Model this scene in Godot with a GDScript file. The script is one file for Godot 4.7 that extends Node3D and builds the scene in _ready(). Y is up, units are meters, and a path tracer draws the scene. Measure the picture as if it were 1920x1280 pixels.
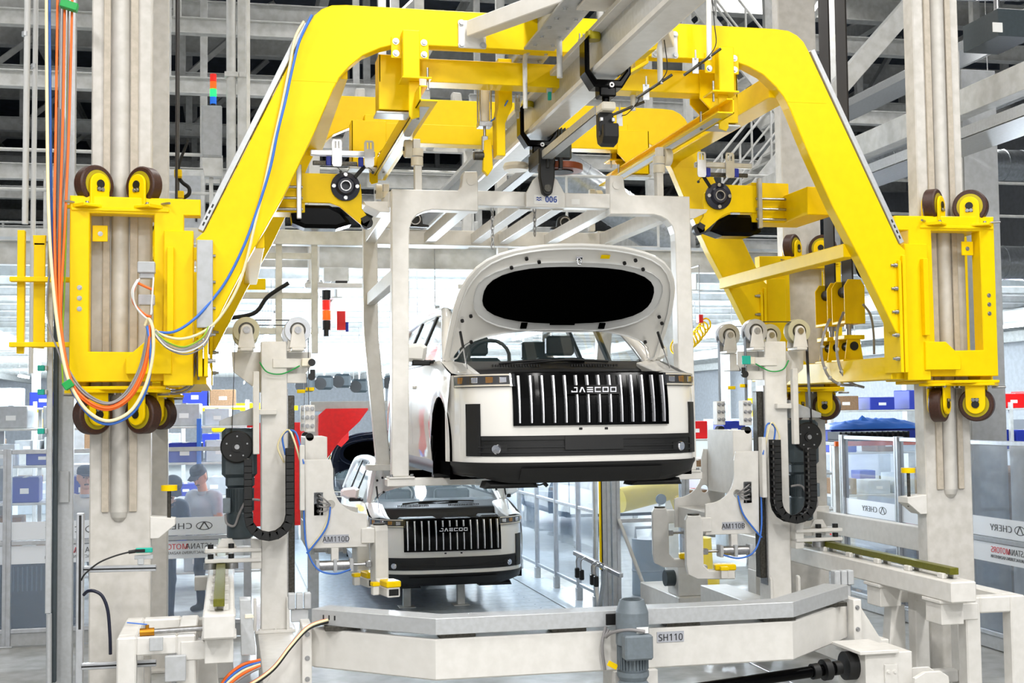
extends Node3D
# A car assembly hall: overhead lift carriage, car hanger, transfer shuttle and the line behind it.
# World axes: x across the line, y up, z along the line (towards the entry side). Units are metres.

class MB:
	var v := PackedVector3Array()
	var n := PackedVector3Array()
	var uv := PackedVector2Array()

	func tri(a: Vector3, b: Vector3, c: Vector3, na = null, nb = null, nc = null) -> void:
		var g := (b - a).cross(c - a)
		if g.length_squared() < 1e-16:
			return
		var fn := g.normalized()
		if na == null:
			na = -fn
			nb = -fn
			nc = -fn
			_p(a, na); _p(b, nb); _p(c, nc)
			return
		if fn.dot(na + nb + nc) > 0.0:
			_p(a, na); _p(c, nc); _p(b, nb)
		else:
			_p(a, na); _p(b, nb); _p(c, nc)

	func _p(a: Vector3, m: Vector3) -> void:
		v.append(a); n.append(m); uv.append(Vector2(a.x + a.z, a.y))

	# flat triangle or quad whose normal looks along "out"
	func ftri(a: Vector3, b: Vector3, c: Vector3, out: Vector3) -> void:
		var fn := (b - a).cross(c - a).normalized()
		if fn.dot(out) < 0.0:
			fn = -fn
		tri(a, b, c, fn, fn, fn)

	func fquad(a: Vector3, b: Vector3, c: Vector3, d: Vector3, out: Vector3) -> void:
		ftri(a, b, c, out); ftri(a, c, d, out)

	func obox(xf: Transform3D, size: Vector3, bv := 0.004) -> void:
		var h := size * 0.5
		bv = minf(bv, minf(h.x, minf(h.y, h.z)) * 0.45)
		var q := h - Vector3(bv, bv, bv)
		var B := xf.basis
		for ax in 3:
			var u := (ax + 1) % 3
			var w := (ax + 2) % 3
			for s in [-1.0, 1.0]:
				var c := []
				for t in [[-1, -1], [1, -1], [1, 1], [-1, 1]]:
					var p := Vector3.ZERO
					p[ax] = s * h[ax]; p[u] = t[0] * q[u]; p[w] = t[1] * q[w]
					c.append(xf * p)
				var o := Vector3.ZERO
				o[ax] = s
				fquad(c[0], c[1], c[2], c[3], B * o)
		if bv < 0.0005:
			return
		for ax in 3:
			var u := (ax + 1) % 3
			var w := (ax + 2) % 3
			for su in [-1.0, 1.0]:
				for sw in [-1.0, 1.0]:
					var e := []
					for s in [-1.0, 1.0]:
						var p := Vector3.ZERO
						p[ax] = s * q[ax]; p[u] = su * h[u]; p[w] = sw * q[w]
						var r := Vector3.ZERO
						r[ax] = s * q[ax]; r[u] = su * q[u]; r[w] = sw * h[w]
						e.append([xf * p, xf * r])
					var o := Vector3.ZERO
					o[u] = su; o[w] = sw
					fquad(e[0][0], e[1][0], e[1][1], e[0][1], B * o)
		for sx in [-1.0, 1.0]:
			for sy in [-1.0, 1.0]:
				for sz in [-1.0, 1.0]:
					ftri(xf * Vector3(sx * h.x, sy * q.y, sz * q.z), xf * Vector3(sx * q.x, sy * h.y, sz * q.z), xf * Vector3(sx * q.x, sy * q.y, sz * h.z), B * Vector3(sx, sy, sz))

	func box(x0: float, y0: float, x1: float, y1: float, z0: float, z1: float, bv := 0.004) -> void:
		obox(Transform3D(Basis(), Vector3((x0 + x1) / 2, (y0 + y1) / 2, (z0 + z1) / 2)), Vector3(absf(x1 - x0), absf(y1 - y0), absf(z1 - z0)), bv)

	# rectangular bar from a to b, w across (horizontal), h high
	func bar(a: Vector3, b: Vector3, w: float, h: float, bv := 0.004, up := Vector3.UP) -> void:
		var d := (b - a).normalized()
		var x := up.cross(d)
		if x.length() < 0.01:
			x = Vector3.RIGHT.cross(d) if absf(d.x) < 0.9 else Vector3.BACK.cross(d)
		x = x.normalized()
		obox(Transform3D(Basis(x, d.cross(x), d), (a + b) / 2), Vector3(w, h, (b - a).length()), bv)

	func cyl(a: Vector3, b: Vector3, r: float, k := 16, r2 := -1.0, caps := true) -> void:
		if r2 < 0.0:
			r2 = r
		var d := (b - a).normalized()
		var x := d.cross(Vector3.UP)
		if x.length() < 0.05:
			x = d.cross(Vector3.RIGHT)
		x = x.normalized()
		var y := d.cross(x)
		var l := (b - a).length()
		for i in k:
			var t0 := TAU * i / k
			var t1 := TAU * (i + 1) / k
			var n0 := x * cos(t0) + y * sin(t0)
			var n1 := x * cos(t1) + y * sin(t1)
			var m0 := (n0 + d * (r - r2) / l).normalized()
			var m1 := (n1 + d * (r - r2) / l).normalized()
			tri(a + n0 * r, a + n1 * r, b + n1 * r2, m0, m1, m1)
			tri(a + n0 * r, b + n1 * r2, b + n0 * r2, m0, m1, m0)
			if caps:
				ftri(a, a + n0 * r, a + n1 * r, -d)
				ftri(b, b + n0 * r2, b + n1 * r2, d)

	func tube(pts: Array, r: float, k := 8, smooth := true) -> void:
		var p := pts
		if smooth and pts.size() > 2:
			p = []
			for i in pts.size() - 1:
				var a: Vector3 = pts[maxi(i - 1, 0)]
				var b: Vector3 = pts[i]
				var c: Vector3 = pts[i + 1]
				var e: Vector3 = pts[mini(i + 2, pts.size() - 1)]
				for s in 6:
					p.append(b.cubic_interpolate(c, a, e, s / 6.0))
			p.append(pts[-1])
		var rings := []
		var x := Vector3.ZERO
		for i in p.size():
			var d: Vector3 = (p[mini(i + 1, p.size() - 1)] - p[maxi(i - 1, 0)]).normalized()
			if i == 0:
				x = d.cross(Vector3.UP)
				if x.length() < 0.05:
					x = d.cross(Vector3.RIGHT)
			x = (x - d * x.dot(d)).normalized()
			var y := d.cross(x)
			var ring := []
			for j in k:
				ring.append(x * cos(TAU * j / k) + y * sin(TAU * j / k))
			rings.append(ring)
		for i in p.size() - 1:
			for j in k:
				var j1 := (j + 1) % k
				var a: Vector3 = rings[i][j]
				var b: Vector3 = rings[i][j1]
				var c: Vector3 = rings[i + 1][j1]
				var e: Vector3 = rings[i + 1][j]
				tri(p[i] + a * r, p[i] + b * r, p[i + 1] + c * r, a, b, c)
				tri(p[i] + a * r, p[i + 1] + c * r, p[i + 1] + e * r, a, c, e)
		for e in [[0, -1], [p.size() - 1, 1]]:
			var q: Vector3 = p[e[0]]
			for j in k:
				var o: Vector3 = rings[e[0]][j].cross(rings[e[0]][(j + 1) % k]) * e[1]
				ftri(q, q + rings[e[0]][j] * r, q + rings[e[0]][(j + 1) % k] * r, o)

	# profile [r, h, r, h ...] turned round the local y axis
	func lathe(prof: Array, xf: Transform3D, k := 28) -> void:
		var m := prof.size() / 2
		for i in m - 1:
			var r0: float = prof[i * 2]
			var h0: float = prof[i * 2 + 1]
			var r1: float = prof[i * 2 + 2]
			var h1: float = prof[i * 2 + 3]
			var nl := Vector2(h1 - h0, r0 - r1).normalized()
			for j in k:
				var t0 := TAU * j / k
				var t1 := TAU * (j + 1) / k
				var c0 := Vector3(cos(t0), 0, sin(t0))
				var c1 := Vector3(cos(t1), 0, sin(t1))
				var n0 := (xf.basis * (c0 * nl.x + Vector3.UP * nl.y)).normalized()
				var n1 := (xf.basis * (c1 * nl.x + Vector3.UP * nl.y)).normalized()
				var a := xf * (c0 * r0 + Vector3.UP * h0)
				var b := xf * (c1 * r0 + Vector3.UP * h0)
				var c := xf * (c1 * r1 + Vector3.UP * h1)
				var d := xf * (c0 * r1 + Vector3.UP * h1)
				tri(a, b, c, n0, n1, n1)
				tri(a, c, d, n0, n1, n0)

	static func flat(a: Array) -> PackedVector2Array:
		var p := PackedVector2Array()
		for i in a.size() / 2:
			var q := Vector2(a[i * 2], a[i * 2 + 1])
			if p.is_empty() or (p[-1].distance_to(q) > 0.0004 and (i < a.size() / 2 - 1 or p[0].distance_to(q) > 0.0004)):
				p.append(q)
		return p

	static func inset(p: PackedVector2Array, d: float) -> PackedVector2Array:
		var o := PackedVector2Array()
		var k := p.size()
		for i in k:
			var e0 := (p[i] - p[(i + k - 1) % k]).normalized()
			var e1 := (p[(i + 1) % k] - p[i]).normalized()
			var n0 := Vector2(-e0.y, e0.x)
			var n1 := Vector2(-e1.y, e1.x)
			var s := n0 + n1
			var l := s.length_squared()
			o.append(p[i] + (s * (2.0 / maxf(l, 0.6)) * d if l > 0.01 else Vector2.ZERO))
		return o

	# polygon (flat list of x, y) pushed along local z from z0 to z1; holes are bridged in
	func prism(poly: Array, z0: float, z1: float, xf := Transform3D(), holes := [], bv := 0.004) -> void:
		var outer := flat(poly)
		if Geometry2D.is_polygon_clockwise(outer):
			outer.reverse()
		var rings := [outer]
		for hl in holes:
			var q := flat(hl)
			if not Geometry2D.is_polygon_clockwise(q):
				q.reverse()
			rings.append(q)
		bv = minf(bv, absf(z1 - z0) * 0.4)
		var zs := [minf(z0, z1), maxf(z0, z1)]
		for r in rings:
			var k: int = r.size()
			var ins := inset(r, bv)
			for i in k:
				var j := (i + 1) % k
				var e: Vector2 = r[j] - r[i]
				var o := xf.basis * Vector3(e.y, -e.x, 0)
				fquad(xf * Vector3(r[i].x, r[i].y, zs[0] + bv), xf * Vector3(r[j].x, r[j].y, zs[0] + bv), xf * Vector3(r[j].x, r[j].y, zs[1] - bv), xf * Vector3(r[i].x, r[i].y, zs[1] - bv), o)
				if bv > 0.0:
					for s in 2:
						var zo: float = zs[s] + (bv if s == 0 else -bv)
						fquad(xf * Vector3(r[i].x, r[i].y, zo), xf * Vector3(r[j].x, r[j].y, zo), xf * Vector3(ins[j].x, ins[j].y, zs[s]), xf * Vector3(ins[i].x, ins[i].y, zs[s]), o.normalized() + xf.basis.z * (s * 2 - 1))
		var face := inset(rings[0], bv)
		for h in range(1, rings.size()):
			var q := inset(rings[h], bv)
			var best := INF
			var bi := 0
			var bj := 0
			for i in face.size():
				for j in q.size():
					var d := face[i].distance_squared_to(q[j])
					if d < best:
						best = d; bi = i; bj = j
			var m := PackedVector2Array()
			for i in bi + 1:
				m.append(face[i])
			for j in q.size() + 1:
				m.append(q[(bj + j) % q.size()])
			for i in range(bi, face.size()):
				m.append(face[i])
			face = m
		var id := Geometry2D.triangulate_polygon(face)
		for i in id.size() / 3:
			for s in 2:
				var a := face[id[i * 3]]
				var b := face[id[i * 3 + 1]]
				var c := face[id[i * 3 + 2]]
				ftri(xf * Vector3(a.x, a.y, zs[s]), xf * Vector3(b.x, b.y, zs[s]), xf * Vector3(c.x, c.y, zs[s]), xf.basis.z * (s * 2 - 1))

	# smooth sheet from a grid of points g[row][col]
	func sheet(g: Array, flip := false) -> void:
		var R := g.size()
		var K: int = g[0].size()
		var nn := []
		for i in R:
			var row := []
			for j in K:
				var du: Vector3 = g[i][mini(j + 1, K - 1)] - g[i][maxi(j - 1, 0)]
				var dv: Vector3 = g[mini(i + 1, R - 1)][j] - g[maxi(i - 1, 0)][j]
				var c := du.cross(dv).normalized()
				row.append(-c if flip else c)
			nn.append(row)
		for i in R - 1:
			for j in K - 1:
				tri(g[i][j], g[i][j + 1], g[i + 1][j + 1], nn[i][j], nn[i][j + 1], nn[i + 1][j + 1])
				tri(g[i][j], g[i + 1][j + 1], g[i + 1][j], nn[i][j], nn[i + 1][j + 1], nn[i + 1][j])

	# hexagon bolt head at p looking along d
	func bolt(p: Vector3, d: Vector3, r := 0.012, h := 0.010) -> void:
		cyl(p, p + d * 0.003, r * 1.5, 10)
		cyl(p, p + d * h, r, 6)

	func mesh() -> ArrayMesh:
		var a := []
		a.resize(Mesh.ARRAY_MAX)
		a[Mesh.ARRAY_VERTEX] = v
		a[Mesh.ARRAY_NORMAL] = n
		a[Mesh.ARRAY_TEX_UV] = uv
		var m := ArrayMesh.new()
		m.add_surface_from_arrays(Mesh.PRIMITIVE_TRIANGLES, a)
		return m

const ALONG_X := Transform3D(Basis(Vector3(0, 0, 1), Vector3(0, 1, 0), Vector3(1, 0, 0)), Vector3.ZERO)   # local (x, y, z) lies on world (z, y, x)
const ALONG_Y := Transform3D(Basis(Vector3(1, 0, 0), Vector3(0, 0, 1), Vector3(0, 1, 0)), Vector3.ZERO)   # local (x, y, z) lies on world (x, z, y)
var M := {}
var used := {}

func numbered(called: String) -> String:
	if not used.has(called):
		used[called] = 0
		return called
	used[called] += 1
	return "%s_%03d" % [called, used[called]]

func tag(o: Node3D, label: String, category: String, group := "", kind := "") -> Node3D:
	o.set_meta("label", label)
	o.set_meta("category", category)
	if group != "":
		o.set_meta("group", group)
	if kind != "":
		o.set_meta("kind", kind)
	return o

func thing(called: String, label: String, category: String, group := "", kind := "") -> Node3D:
	var o := Node3D.new()
	o.name = numbered(called)
	add_child(o)
	return tag(o, label, category, group, kind)

func part(parent: Node3D, called: String, mb: MB, m: Material, label := "") -> MeshInstance3D:
	var o := MeshInstance3D.new()
	o.name = called
	o.mesh = mb.mesh()
	o.material_override = m
	parent.add_child(o, true)
	if label != "":
		o.set_meta("label", label)
	return o

func solo(called: String, label: String, category: String, mb: MB, m: Material, group := "", kind := "") -> MeshInstance3D:
	var o := MeshInstance3D.new()
	o.name = numbered(called)
	o.mesh = mb.mesh()
	o.material_override = m
	add_child(o)
	tag(o, label, category, group, kind)
	return o

func struct(called: String, mb: MB, m: Material) -> MeshInstance3D:
	var o := MeshInstance3D.new()
	o.name = called
	o.mesh = mb.mesh()
	o.material_override = m
	add_child(o, true)
	o.set_meta("kind", "structure")
	return o

func copy(o: Node3D, at: Vector3, turn := 0.0, label := "") -> Node3D:
	var c: Node3D = o.duplicate()
	c.name = numbered(String(o.name).rstrip("0123456789").rstrip("_"))
	add_child(c)
	c.position = at
	c.rotation.y = turn
	if label != "":
		c.set_meta("label", label)
	return c

# moves a thing's node to the base of its parts without moving the parts
func settle(o: Node3D) -> void:
	var lo := Vector3(INF, INF, INF)
	var hi := -lo
	for c in o.find_children("*", "MeshInstance3D", true, false):
		var x := Transform3D()
		var w: Node = c
		while w != o:
			x = w.transform * x
			w = w.get_parent()
		var b: AABB = x * c.mesh.get_aabb()
		lo = lo.min(b.position)
		hi = hi.max(b.end)
	if lo.x > hi.x:
		return
	var base := Vector3((lo.x + hi.x) / 2, lo.y, (lo.z + hi.z) / 2)
	o.position += base
	for c in o.get_children():
		c.position -= base

func words(s: String, size: float, m: Material, deep := 0.002, bold := 0) -> MeshInstance3D:
	var t := TextMesh.new()
	var f := SystemFont.new()
	f.font_names = PackedStringArray(["Droid Sans"])
	f.font_weight = 700 if bold else 400
	t.font = f
	t.text = s
	t.font_size = 64
	t.pixel_size = size / 47.0
	t.depth = deep
	t.curve_step = 2.0
	var o := MeshInstance3D.new()
	o.mesh = t
	o.material_override = m
	return o

func lettering(parent: Node3D, s: String, at: Vector3, size: float, m: Material, turn := 0.0, tilt := 0.0, squeeze := 1.0, bold := 0) -> void:
	var o := words(s, size, m, 0.002, bold)
	o.name = "lettering"
	parent.add_child(o, true)
	o.transform = Transform3D(Basis(Vector3.UP, turn) * Basis(Vector3.RIGHT, tilt) * Basis.from_scale(Vector3(squeeze, 1, 1)), at)

func noise_tex(freq: float, a: Color, b: Color, oct := 4, size := 512, seed_ := 1) -> NoiseTexture2D:
	var nz := FastNoiseLite.new()
	nz.seed = seed_
	nz.frequency = freq
	nz.fractal_octaves = oct
	var t := NoiseTexture2D.new()
	t.width = size
	t.height = size
	t.seamless = true
	t.noise = nz
	var g := Gradient.new()
	g.set_color(0, a)
	g.set_color(1, b)
	g.set_offset(0, 0.2)
	g.set_offset(1, 0.75)
	t.color_ramp = g
	return t

func mat(called: String, c: Color, rough := 0.5, metal := 0.0, grain := 0.0, scale := 1.2, coat := 0.0) -> StandardMaterial3D:
	var m := StandardMaterial3D.new()
	m.resource_name = called
	m.albedo_color = c
	m.roughness = rough
	m.metallic = metal
	if grain > 0.0:
		var key := "grain%.2f" % grain
		if not M.has(key):
			M[key] = noise_tex(0.02, Color(1 - grain, 1 - grain, 1 - grain * 1.15), Color.WHITE, 5, 512, 7)
		m.albedo_texture = M[key]
		m.uv1_triplanar = true
		m.uv1_world_triplanar = true
		m.uv1_scale = Vector3.ONE * scale
	if coat > 0.0:
		m.clearcoat_enabled = true
		m.clearcoat = coat
		m.clearcoat_roughness = 0.03
	M[called] = m
	return m

func glow(called: String, c: Color, e: float) -> StandardMaterial3D:
	var m := mat(called, c, 0.5)
	m.emission_enabled = true
	m.emission = c
	m.emission_energy_multiplier = e
	return m

func glass(called: String, c: Color, a: float) -> StandardMaterial3D:
	var m := mat(called, Color(c.r, c.g, c.b, a), 0.04)
	m.transparency = BaseMaterial3D.TRANSPARENCY_ALPHA
	return m

func arc(cx: float, cy: float, r: float, a0: float, a1: float, k := 8) -> Array:
	var o := []
	for i in k + 1:
		var t := deg_to_rad(lerpf(a0, a1, float(i) / k))
		o += [cx + r * cos(t), cy + r * sin(t)]
	return o

const XC := 2.54   # middle of the line

func sx(s: int, x: float) -> float:
	return x if s < 0 else 2.0 * XC - x

func sf(s: int, a: Array) -> Array:
	var o := []
	for i in a.size() / 2:
		o += [sx(s, a[i * 2]), a[i * 2 + 1]]
	return o

func sb(mb: MB, s: int, x0: float, y0: float, x1: float, y1: float, z0: float, z1: float, bv := 0.005) -> void:
	mb.box(minf(sx(s, x0), sx(s, x1)), y0, maxf(sx(s, x0), sx(s, x1)), y1, z0, z1, bv)

func _ready() -> void:
	# camera
	var cam := Camera3D.new()
	cam.name = "camera"
	cam.fov = 29.77
	cam.near = 0.1
	cam.far = 300.0
	cam.transform = Transform3D(Basis(Vector3.UP, -0.2170) * Basis(Vector3.RIGHT, 0.0542) * Basis(Vector3.BACK, -0.0120), Vector3(0, 2.35, 10))
	add_child(cam)
	# surroundings: the hall is closed, so the sky only fills what lies behind its walls
	var we := WorldEnvironment.new()
	var env := Environment.new()
	env.background_mode = Environment.BG_COLOR
	env.background_color = Color(0.55, 0.60, 0.66)
	env.tonemap_mode = Environment.TONE_MAPPER_LINEAR
	env.tonemap_exposure = 0.84
	env.sdfgi_enabled = true
	env.ssao_enabled = true
	env.ssil_enabled = true
	we.environment = env
	add_child(we)
	materials()
	lamps()
	hall()
	lift_masts()
	carriage()
	hanger()
	overhead_track()
	suv()
	shuttle()
	stands()
	fences()
	line_behind()
	mezzanine()
	roof_steel()
	far_hall()
	people()
	cables()
	for c in get_children():
		if c.get_class() == "Node3D":
			settle(c)

func materials() -> void:
	mat("yellow", Color(0.965, 0.815, 0.0), 0.40, 0.0, 0.015, 0.8)
	mat("white", Color(0.87, 0.86, 0.84), 0.42, 0.0, 0.03, 0.9)
	mat("mast", Color(0.80, 0.785, 0.76), 0.5, 0.0, 0.06, 0.7)
	mat("nylon", Color(0.74, 0.72, 0.60), 0.35)
	mat("strip", Color(0.74, 0.70, 0.64), 0.5, 0.0, 0.07, 1.2)
	mat("steelwork", Color(0.85, 0.85, 0.84), 0.5, 0.0, 0.08, 0.5)
	mat("panel_grey", Color(0.72, 0.73, 0.74), 0.5, 0.0, 0.05, 1.0)
	mat("galvanised", Color(0.76, 0.77, 0.78), 0.40, 0.35, 0.04, 2.0)
	mat("aluminium", Color(0.78, 0.79, 0.81), 0.32, 0.75, 0.05, 1.0)
	mat("steel", Color(0.70, 0.70, 0.71), 0.3, 0.9, 0.1, 3.0)
	mat("dark_steel", Color(0.34, 0.33, 0.31), 0.4, 0.8, 0.2, 4.0)
	mat("chrome", Color(0.90, 0.90, 0.92), 0.08, 1.0)
	mat("black", Color(0.035, 0.035, 0.037), 0.5)
	mat("black_gloss", Color(0.010, 0.010, 0.013), 0.16)
	M.black_gloss.metallic_specular = 0.22
	mat("bright_trim", Color(0.95, 0.95, 0.97), 0.36, 0.75)
	mat("rubber", Color(0.05, 0.05, 0.05), 0.75)
	mat("belt", Color(0.13, 0.11, 0.10), 0.6)
	mat("wheel_brown", Color(0.27, 0.15, 0.10), 0.45, 0.0, 0.25, 5.0)
	mat("hub_green", Color(0.72, 0.66, 0.10), 0.35, 0.3)
	mat("navy", Color(0.06, 0.08, 0.17), 0.4)
	mat("motor_grey", Color(0.45, 0.49, 0.52), 0.45, 0.1, 0.05, 2.0)
	mat("motor_dark", Color(0.24, 0.28, 0.30), 0.45, 0.1, 0.05, 2.0)
	mat("green", Color(0.03, 0.62, 0.27), 0.45)
	mat("teal", Color(0.05, 0.66, 0.58), 0.45)
	mat("red", Color(0.85, 0.05, 0.06), 0.4)
	mat("red_sheet", Color(0.93, 0.06, 0.08), 0.28, 0.0, 0.05, 1.5)
	mat("orange", Color(0.96, 0.42, 0.08), 0.45)
	mat("blue", Color(0.22, 0.44, 0.80), 0.45)
	mat("deep_blue", Color(0.05, 0.15, 0.60), 0.45)
	mat("cream_hose", Color(0.93, 0.88, 0.70), 0.45)
	mat("grey_cable", Color(0.55, 0.54, 0.54), 0.5)
	mat("lime_cable", Color(0.55, 0.72, 0.10), 0.5)
	mat("rail_olive", Color(0.42, 0.42, 0.06), 0.4, 0.2, 0.1, 3.0)
	mat("brass", Color(0.75, 0.52, 0.15), 0.35, 0.8)
	mat("cardboard", Color(0.58, 0.45, 0.33), 0.8, 0.0, 0.1, 3.0)
	mat("copper", Color(0.50, 0.24, 0.12), 0.4, 0.3)
	mat("pale_plastic", Color(0.90, 0.87, 0.80), 0.4)
	mat("paper", Color(0.93, 0.93, 0.92), 0.7)
	mat("ink_blue", Color(0.07, 0.25, 0.60), 0.5)
	mat("ink", Color(0.07, 0.07, 0.08), 0.5)
	mat("ink_grey", Color(0.30, 0.31, 0.33), 0.5)
	mat("ink_red", Color(0.85, 0.22, 0.28), 0.5)
	mat("name_plate", Color(0.70, 0.71, 0.74), 0.4, 0.2)
	mat("car_white", Color(0.90, 0.89, 0.865), 0.35, 0.0, 0.0, 1.0, 1.0)
	mat("car_inner", Color(0.83, 0.83, 0.82), 0.42)
	mat("car_navy", Color(0.05, 0.07, 0.13), 0.35, 0.0, 0.0, 1.0, 1.0)
	mat("trim_black", Color(0.07, 0.07, 0.075), 0.55, 0.0, 0.15, 8.0)
	mat("sill_grey", Color(0.27, 0.27, 0.30), 0.4)
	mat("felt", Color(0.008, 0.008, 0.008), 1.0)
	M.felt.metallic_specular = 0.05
	mat("duct", Color(0.72, 0.74, 0.76), 0.3, 0.85, 0.12, 1.5)
	mat("roof_dark", Color(0.40, 0.43, 0.48), 0.8, 0.0, 0.1, 0.3)
	mat("wall_panel", Color(0.80, 0.81, 0.83), 0.7, 0.0, 0.05, 0.5)
	mat("deck_white", Color(0.80, 0.83, 0.86), 0.6, 0.0, 0.06, 0.5)
	mat("floor_plate", Color(0.72, 0.76, 0.80), 0.3, 0.25, 0.1, 1.0)
	mat("concrete", Color(0.66, 0.66, 0.65), 0.35, 0.0, 0.14, 0.35)
	mat("skin", Color(0.80, 0.58, 0.47), 0.5)
	mat("cloth_navy", Color(0.10, 0.13, 0.22), 0.8)
	mat("cloth_grey", Color(0.66, 0.68, 0.72), 0.85)
	mat("cloth_beige", Color(0.74, 0.72, 0.69), 0.85)
	mat("hair", Color(0.09, 0.07, 0.05), 0.7)
	mat("robot_yellow", Color(0.93, 0.83, 0.30), 0.4)
	mat("film_white", Color(0.92, 0.94, 0.97), 0.5)
	mat("hose_white", Color(0.85, 0.85, 0.84), 0.4)
	mat("bin_blue", Color(0.12, 0.20, 0.62), 0.5)
	M.yellow.metallic_specular = 0.3
	glass("pane", Color(0.74, 0.84, 0.96), 0.12)
	glass("wind_glass", Color(0.25, 0.33, 0.34), 0.22)
	glass("lens_glass", Color(0.45, 0.46, 0.48), 0.16)
	glow("tube_glow", Color(0.97, 0.98, 1.0), 7.0)
	glow("lamp_glow", Color(1.0, 0.98, 0.94), 7.0)
	glow("green_glow", Color(0.1, 1.0, 0.35), 3.0)
	glow("red_glow", Color(0.9, 0.12, 0.06), 0.5)
	glow("amber_glow", Color(0.95, 0.42, 0.05), 0.5)
	glow("blue_glow", Color(0.1, 0.45, 0.9), 0.4)

# one lamp fitting: a housing, a glowing face and a light of the same size in front of it
func fitting(called: String, label: String, at: Vector3, w: float, l: float, energy: float, c: Color, group: String) -> void:
	var o := thing(called, label, "lamp", group)
	var h := MB.new()
	h.box(at.x - w / 2 - 0.03, at.y + 0.005, at.x + w / 2 + 0.03, at.y + 0.09, at.z - l / 2 - 0.03, at.z + l / 2 + 0.03)
	part(o, "housing", h, M.panel_grey)
	var g := MB.new()
	g.box(at.x - w / 2, at.y - 0.012, at.x + w / 2, at.y + 0.004, at.z - l / 2, at.z + l / 2, 0.002)
	part(o, "lamp_face", g, M.tube_glow)
	var a := AreaLight3D.new()
	a.name = "light"
	a.area_size = Vector2(w, l)
	a.area_normalize_energy = true
	a.light_energy = energy
	a.light_color = c
	a.area_range = 60.0
	a.shadow_enabled = true
	o.add_child(a)
	a.transform = Transform3D(Basis(Vector3.RIGHT, -PI / 2), at + Vector3(0, -0.02, 0))

func lamps() -> void:
	var warm := Color(1.0, 0.99, 0.975)
	var cool := Color(0.90, 0.955, 1.0)
	for z in [14.0, 9.0, 3.4]:
		for x in [-3.0, 2.0, 7.0]:
			fitting("high_bay_lamp", "long white high bay lamp under the dark roof in front of the lift", Vector3(x, 7.8, z), 0.5, 2.0, 42.0 if z > 5.0 else 24.0, warm, "high bay lamps over the lift")
	for z in [-1.2, -6.4]:  # the rear row is added, out of view, to brighten the space above the mezzanine
		for x in [-4.5, 2.5, 9.5]:
			fitting("high_bay_lamp", "long white unseen high bay lamp under the dark roof above the mezzanine", Vector3(x, 9.6, z), 0.5, 2.4, 16.0, warm, "high bay lamps over the mezzanine")
	for z in [-9.5, -14.0]:  # both rows are added above the view to brighten the upper steelwork
		for x in [-6.0, 2.5, 11.0]:
			fitting("high_bay_lamp", "long white added lamp out of view tight under the roof over the mezzanine deck", Vector3(x, 11.3, z), 0.5, 2.4, 18.0, warm, "added lamps over the mezzanine deck")
	for z in [-8.2, -11.5, -15.0, -20.0, -26.0, -34.0, -44.0]:
		for x in [-6.5, -2.4, 0.6, 5.0, 8.4, 12.5]:
			batten(Vector3(x, 3.62, z), 2.2, 4.4 if z > -18.0 else (8.0 if z > -24.0 else 22.0), cool)
	for z in [-7.2, -9.6, -12.0]:  # extra row over the waiting cars, added to brighten the plate floor
		batten(Vector3(2.6, 3.62, z), 2.0, 9.0, cool)

# bare tube lamp hung on two rods: it shines all round
func batten(at: Vector3, l: float, energy: float, c: Color) -> void:
	var o := thing("batten_lamp", "slim bare tube lamp hung on rods under the mezzanine", "lamp", "tube lamps under the mezzanine")
	var m := MB.new()
	m.box(at.x - 0.03, at.y + 0.05, at.x + 0.03, at.y + 0.09, at.z - l / 2, at.z + l / 2)
	part(o, "spine", m, M.panel_grey)
	m = MB.new()
	m.cyl(Vector3(at.x, at.y + 0.02, at.z - l / 2), Vector3(at.x, at.y + 0.02, at.z + l / 2), 0.025, 12)
	part(o, "lamp_tube", m, M.tube_glow)
	m = MB.new()
	for e in [-0.4, 0.4]:
		m.cyl(Vector3(at.x, at.y + 0.09, at.z + e * l), Vector3(at.x, 4.5, at.z + e * l), 0.006, 6)
	part(o, "rod", m, M.steel)
	var a := OmniLight3D.new()
	a.name = "light"
	a.light_energy = energy
	a.light_color = c
	a.light_size = 0.12
	a.omni_range = 60.0
	a.omni_attenuation = 2.0
	a.shadow_enabled = true
	o.add_child(a)
	a.position = at + Vector3(0, -0.2, 0)

func hall() -> void:
	var f := MB.new()
	f.box(-16, -0.3, 22, 0.0, -62, 16, 0.0)
	struct("floor", f, M.concrete)
	var c := MB.new()
	c.box(-16, 12.0, 22, 12.3, -62, 16, 0.0)
	struct("ceiling", c, M.roof_dark)
	var w := MB.new()
	w.box(-16.3, -0.3, -16, 12.3, -62, 16, 0.0)
	struct("wall_left", w, M.wall_panel)
	w = MB.new()
	w.box(22, -0.3, 22.3, 12.3, -62, 16, 0.0)
	struct("wall_right", w, M.wall_panel)
	w = MB.new()
	w.box(-16.3, -0.3, 22.3, 12.3, -62.3, -62, 0.0)
	struct("wall_back", w, M.wall_panel)
	w = MB.new()
	w.box(-16.3, -0.3, 22.3, 12.3, 16, 16.3, 0.0)
	struct("wall_front", w, M.wall_panel)

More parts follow.
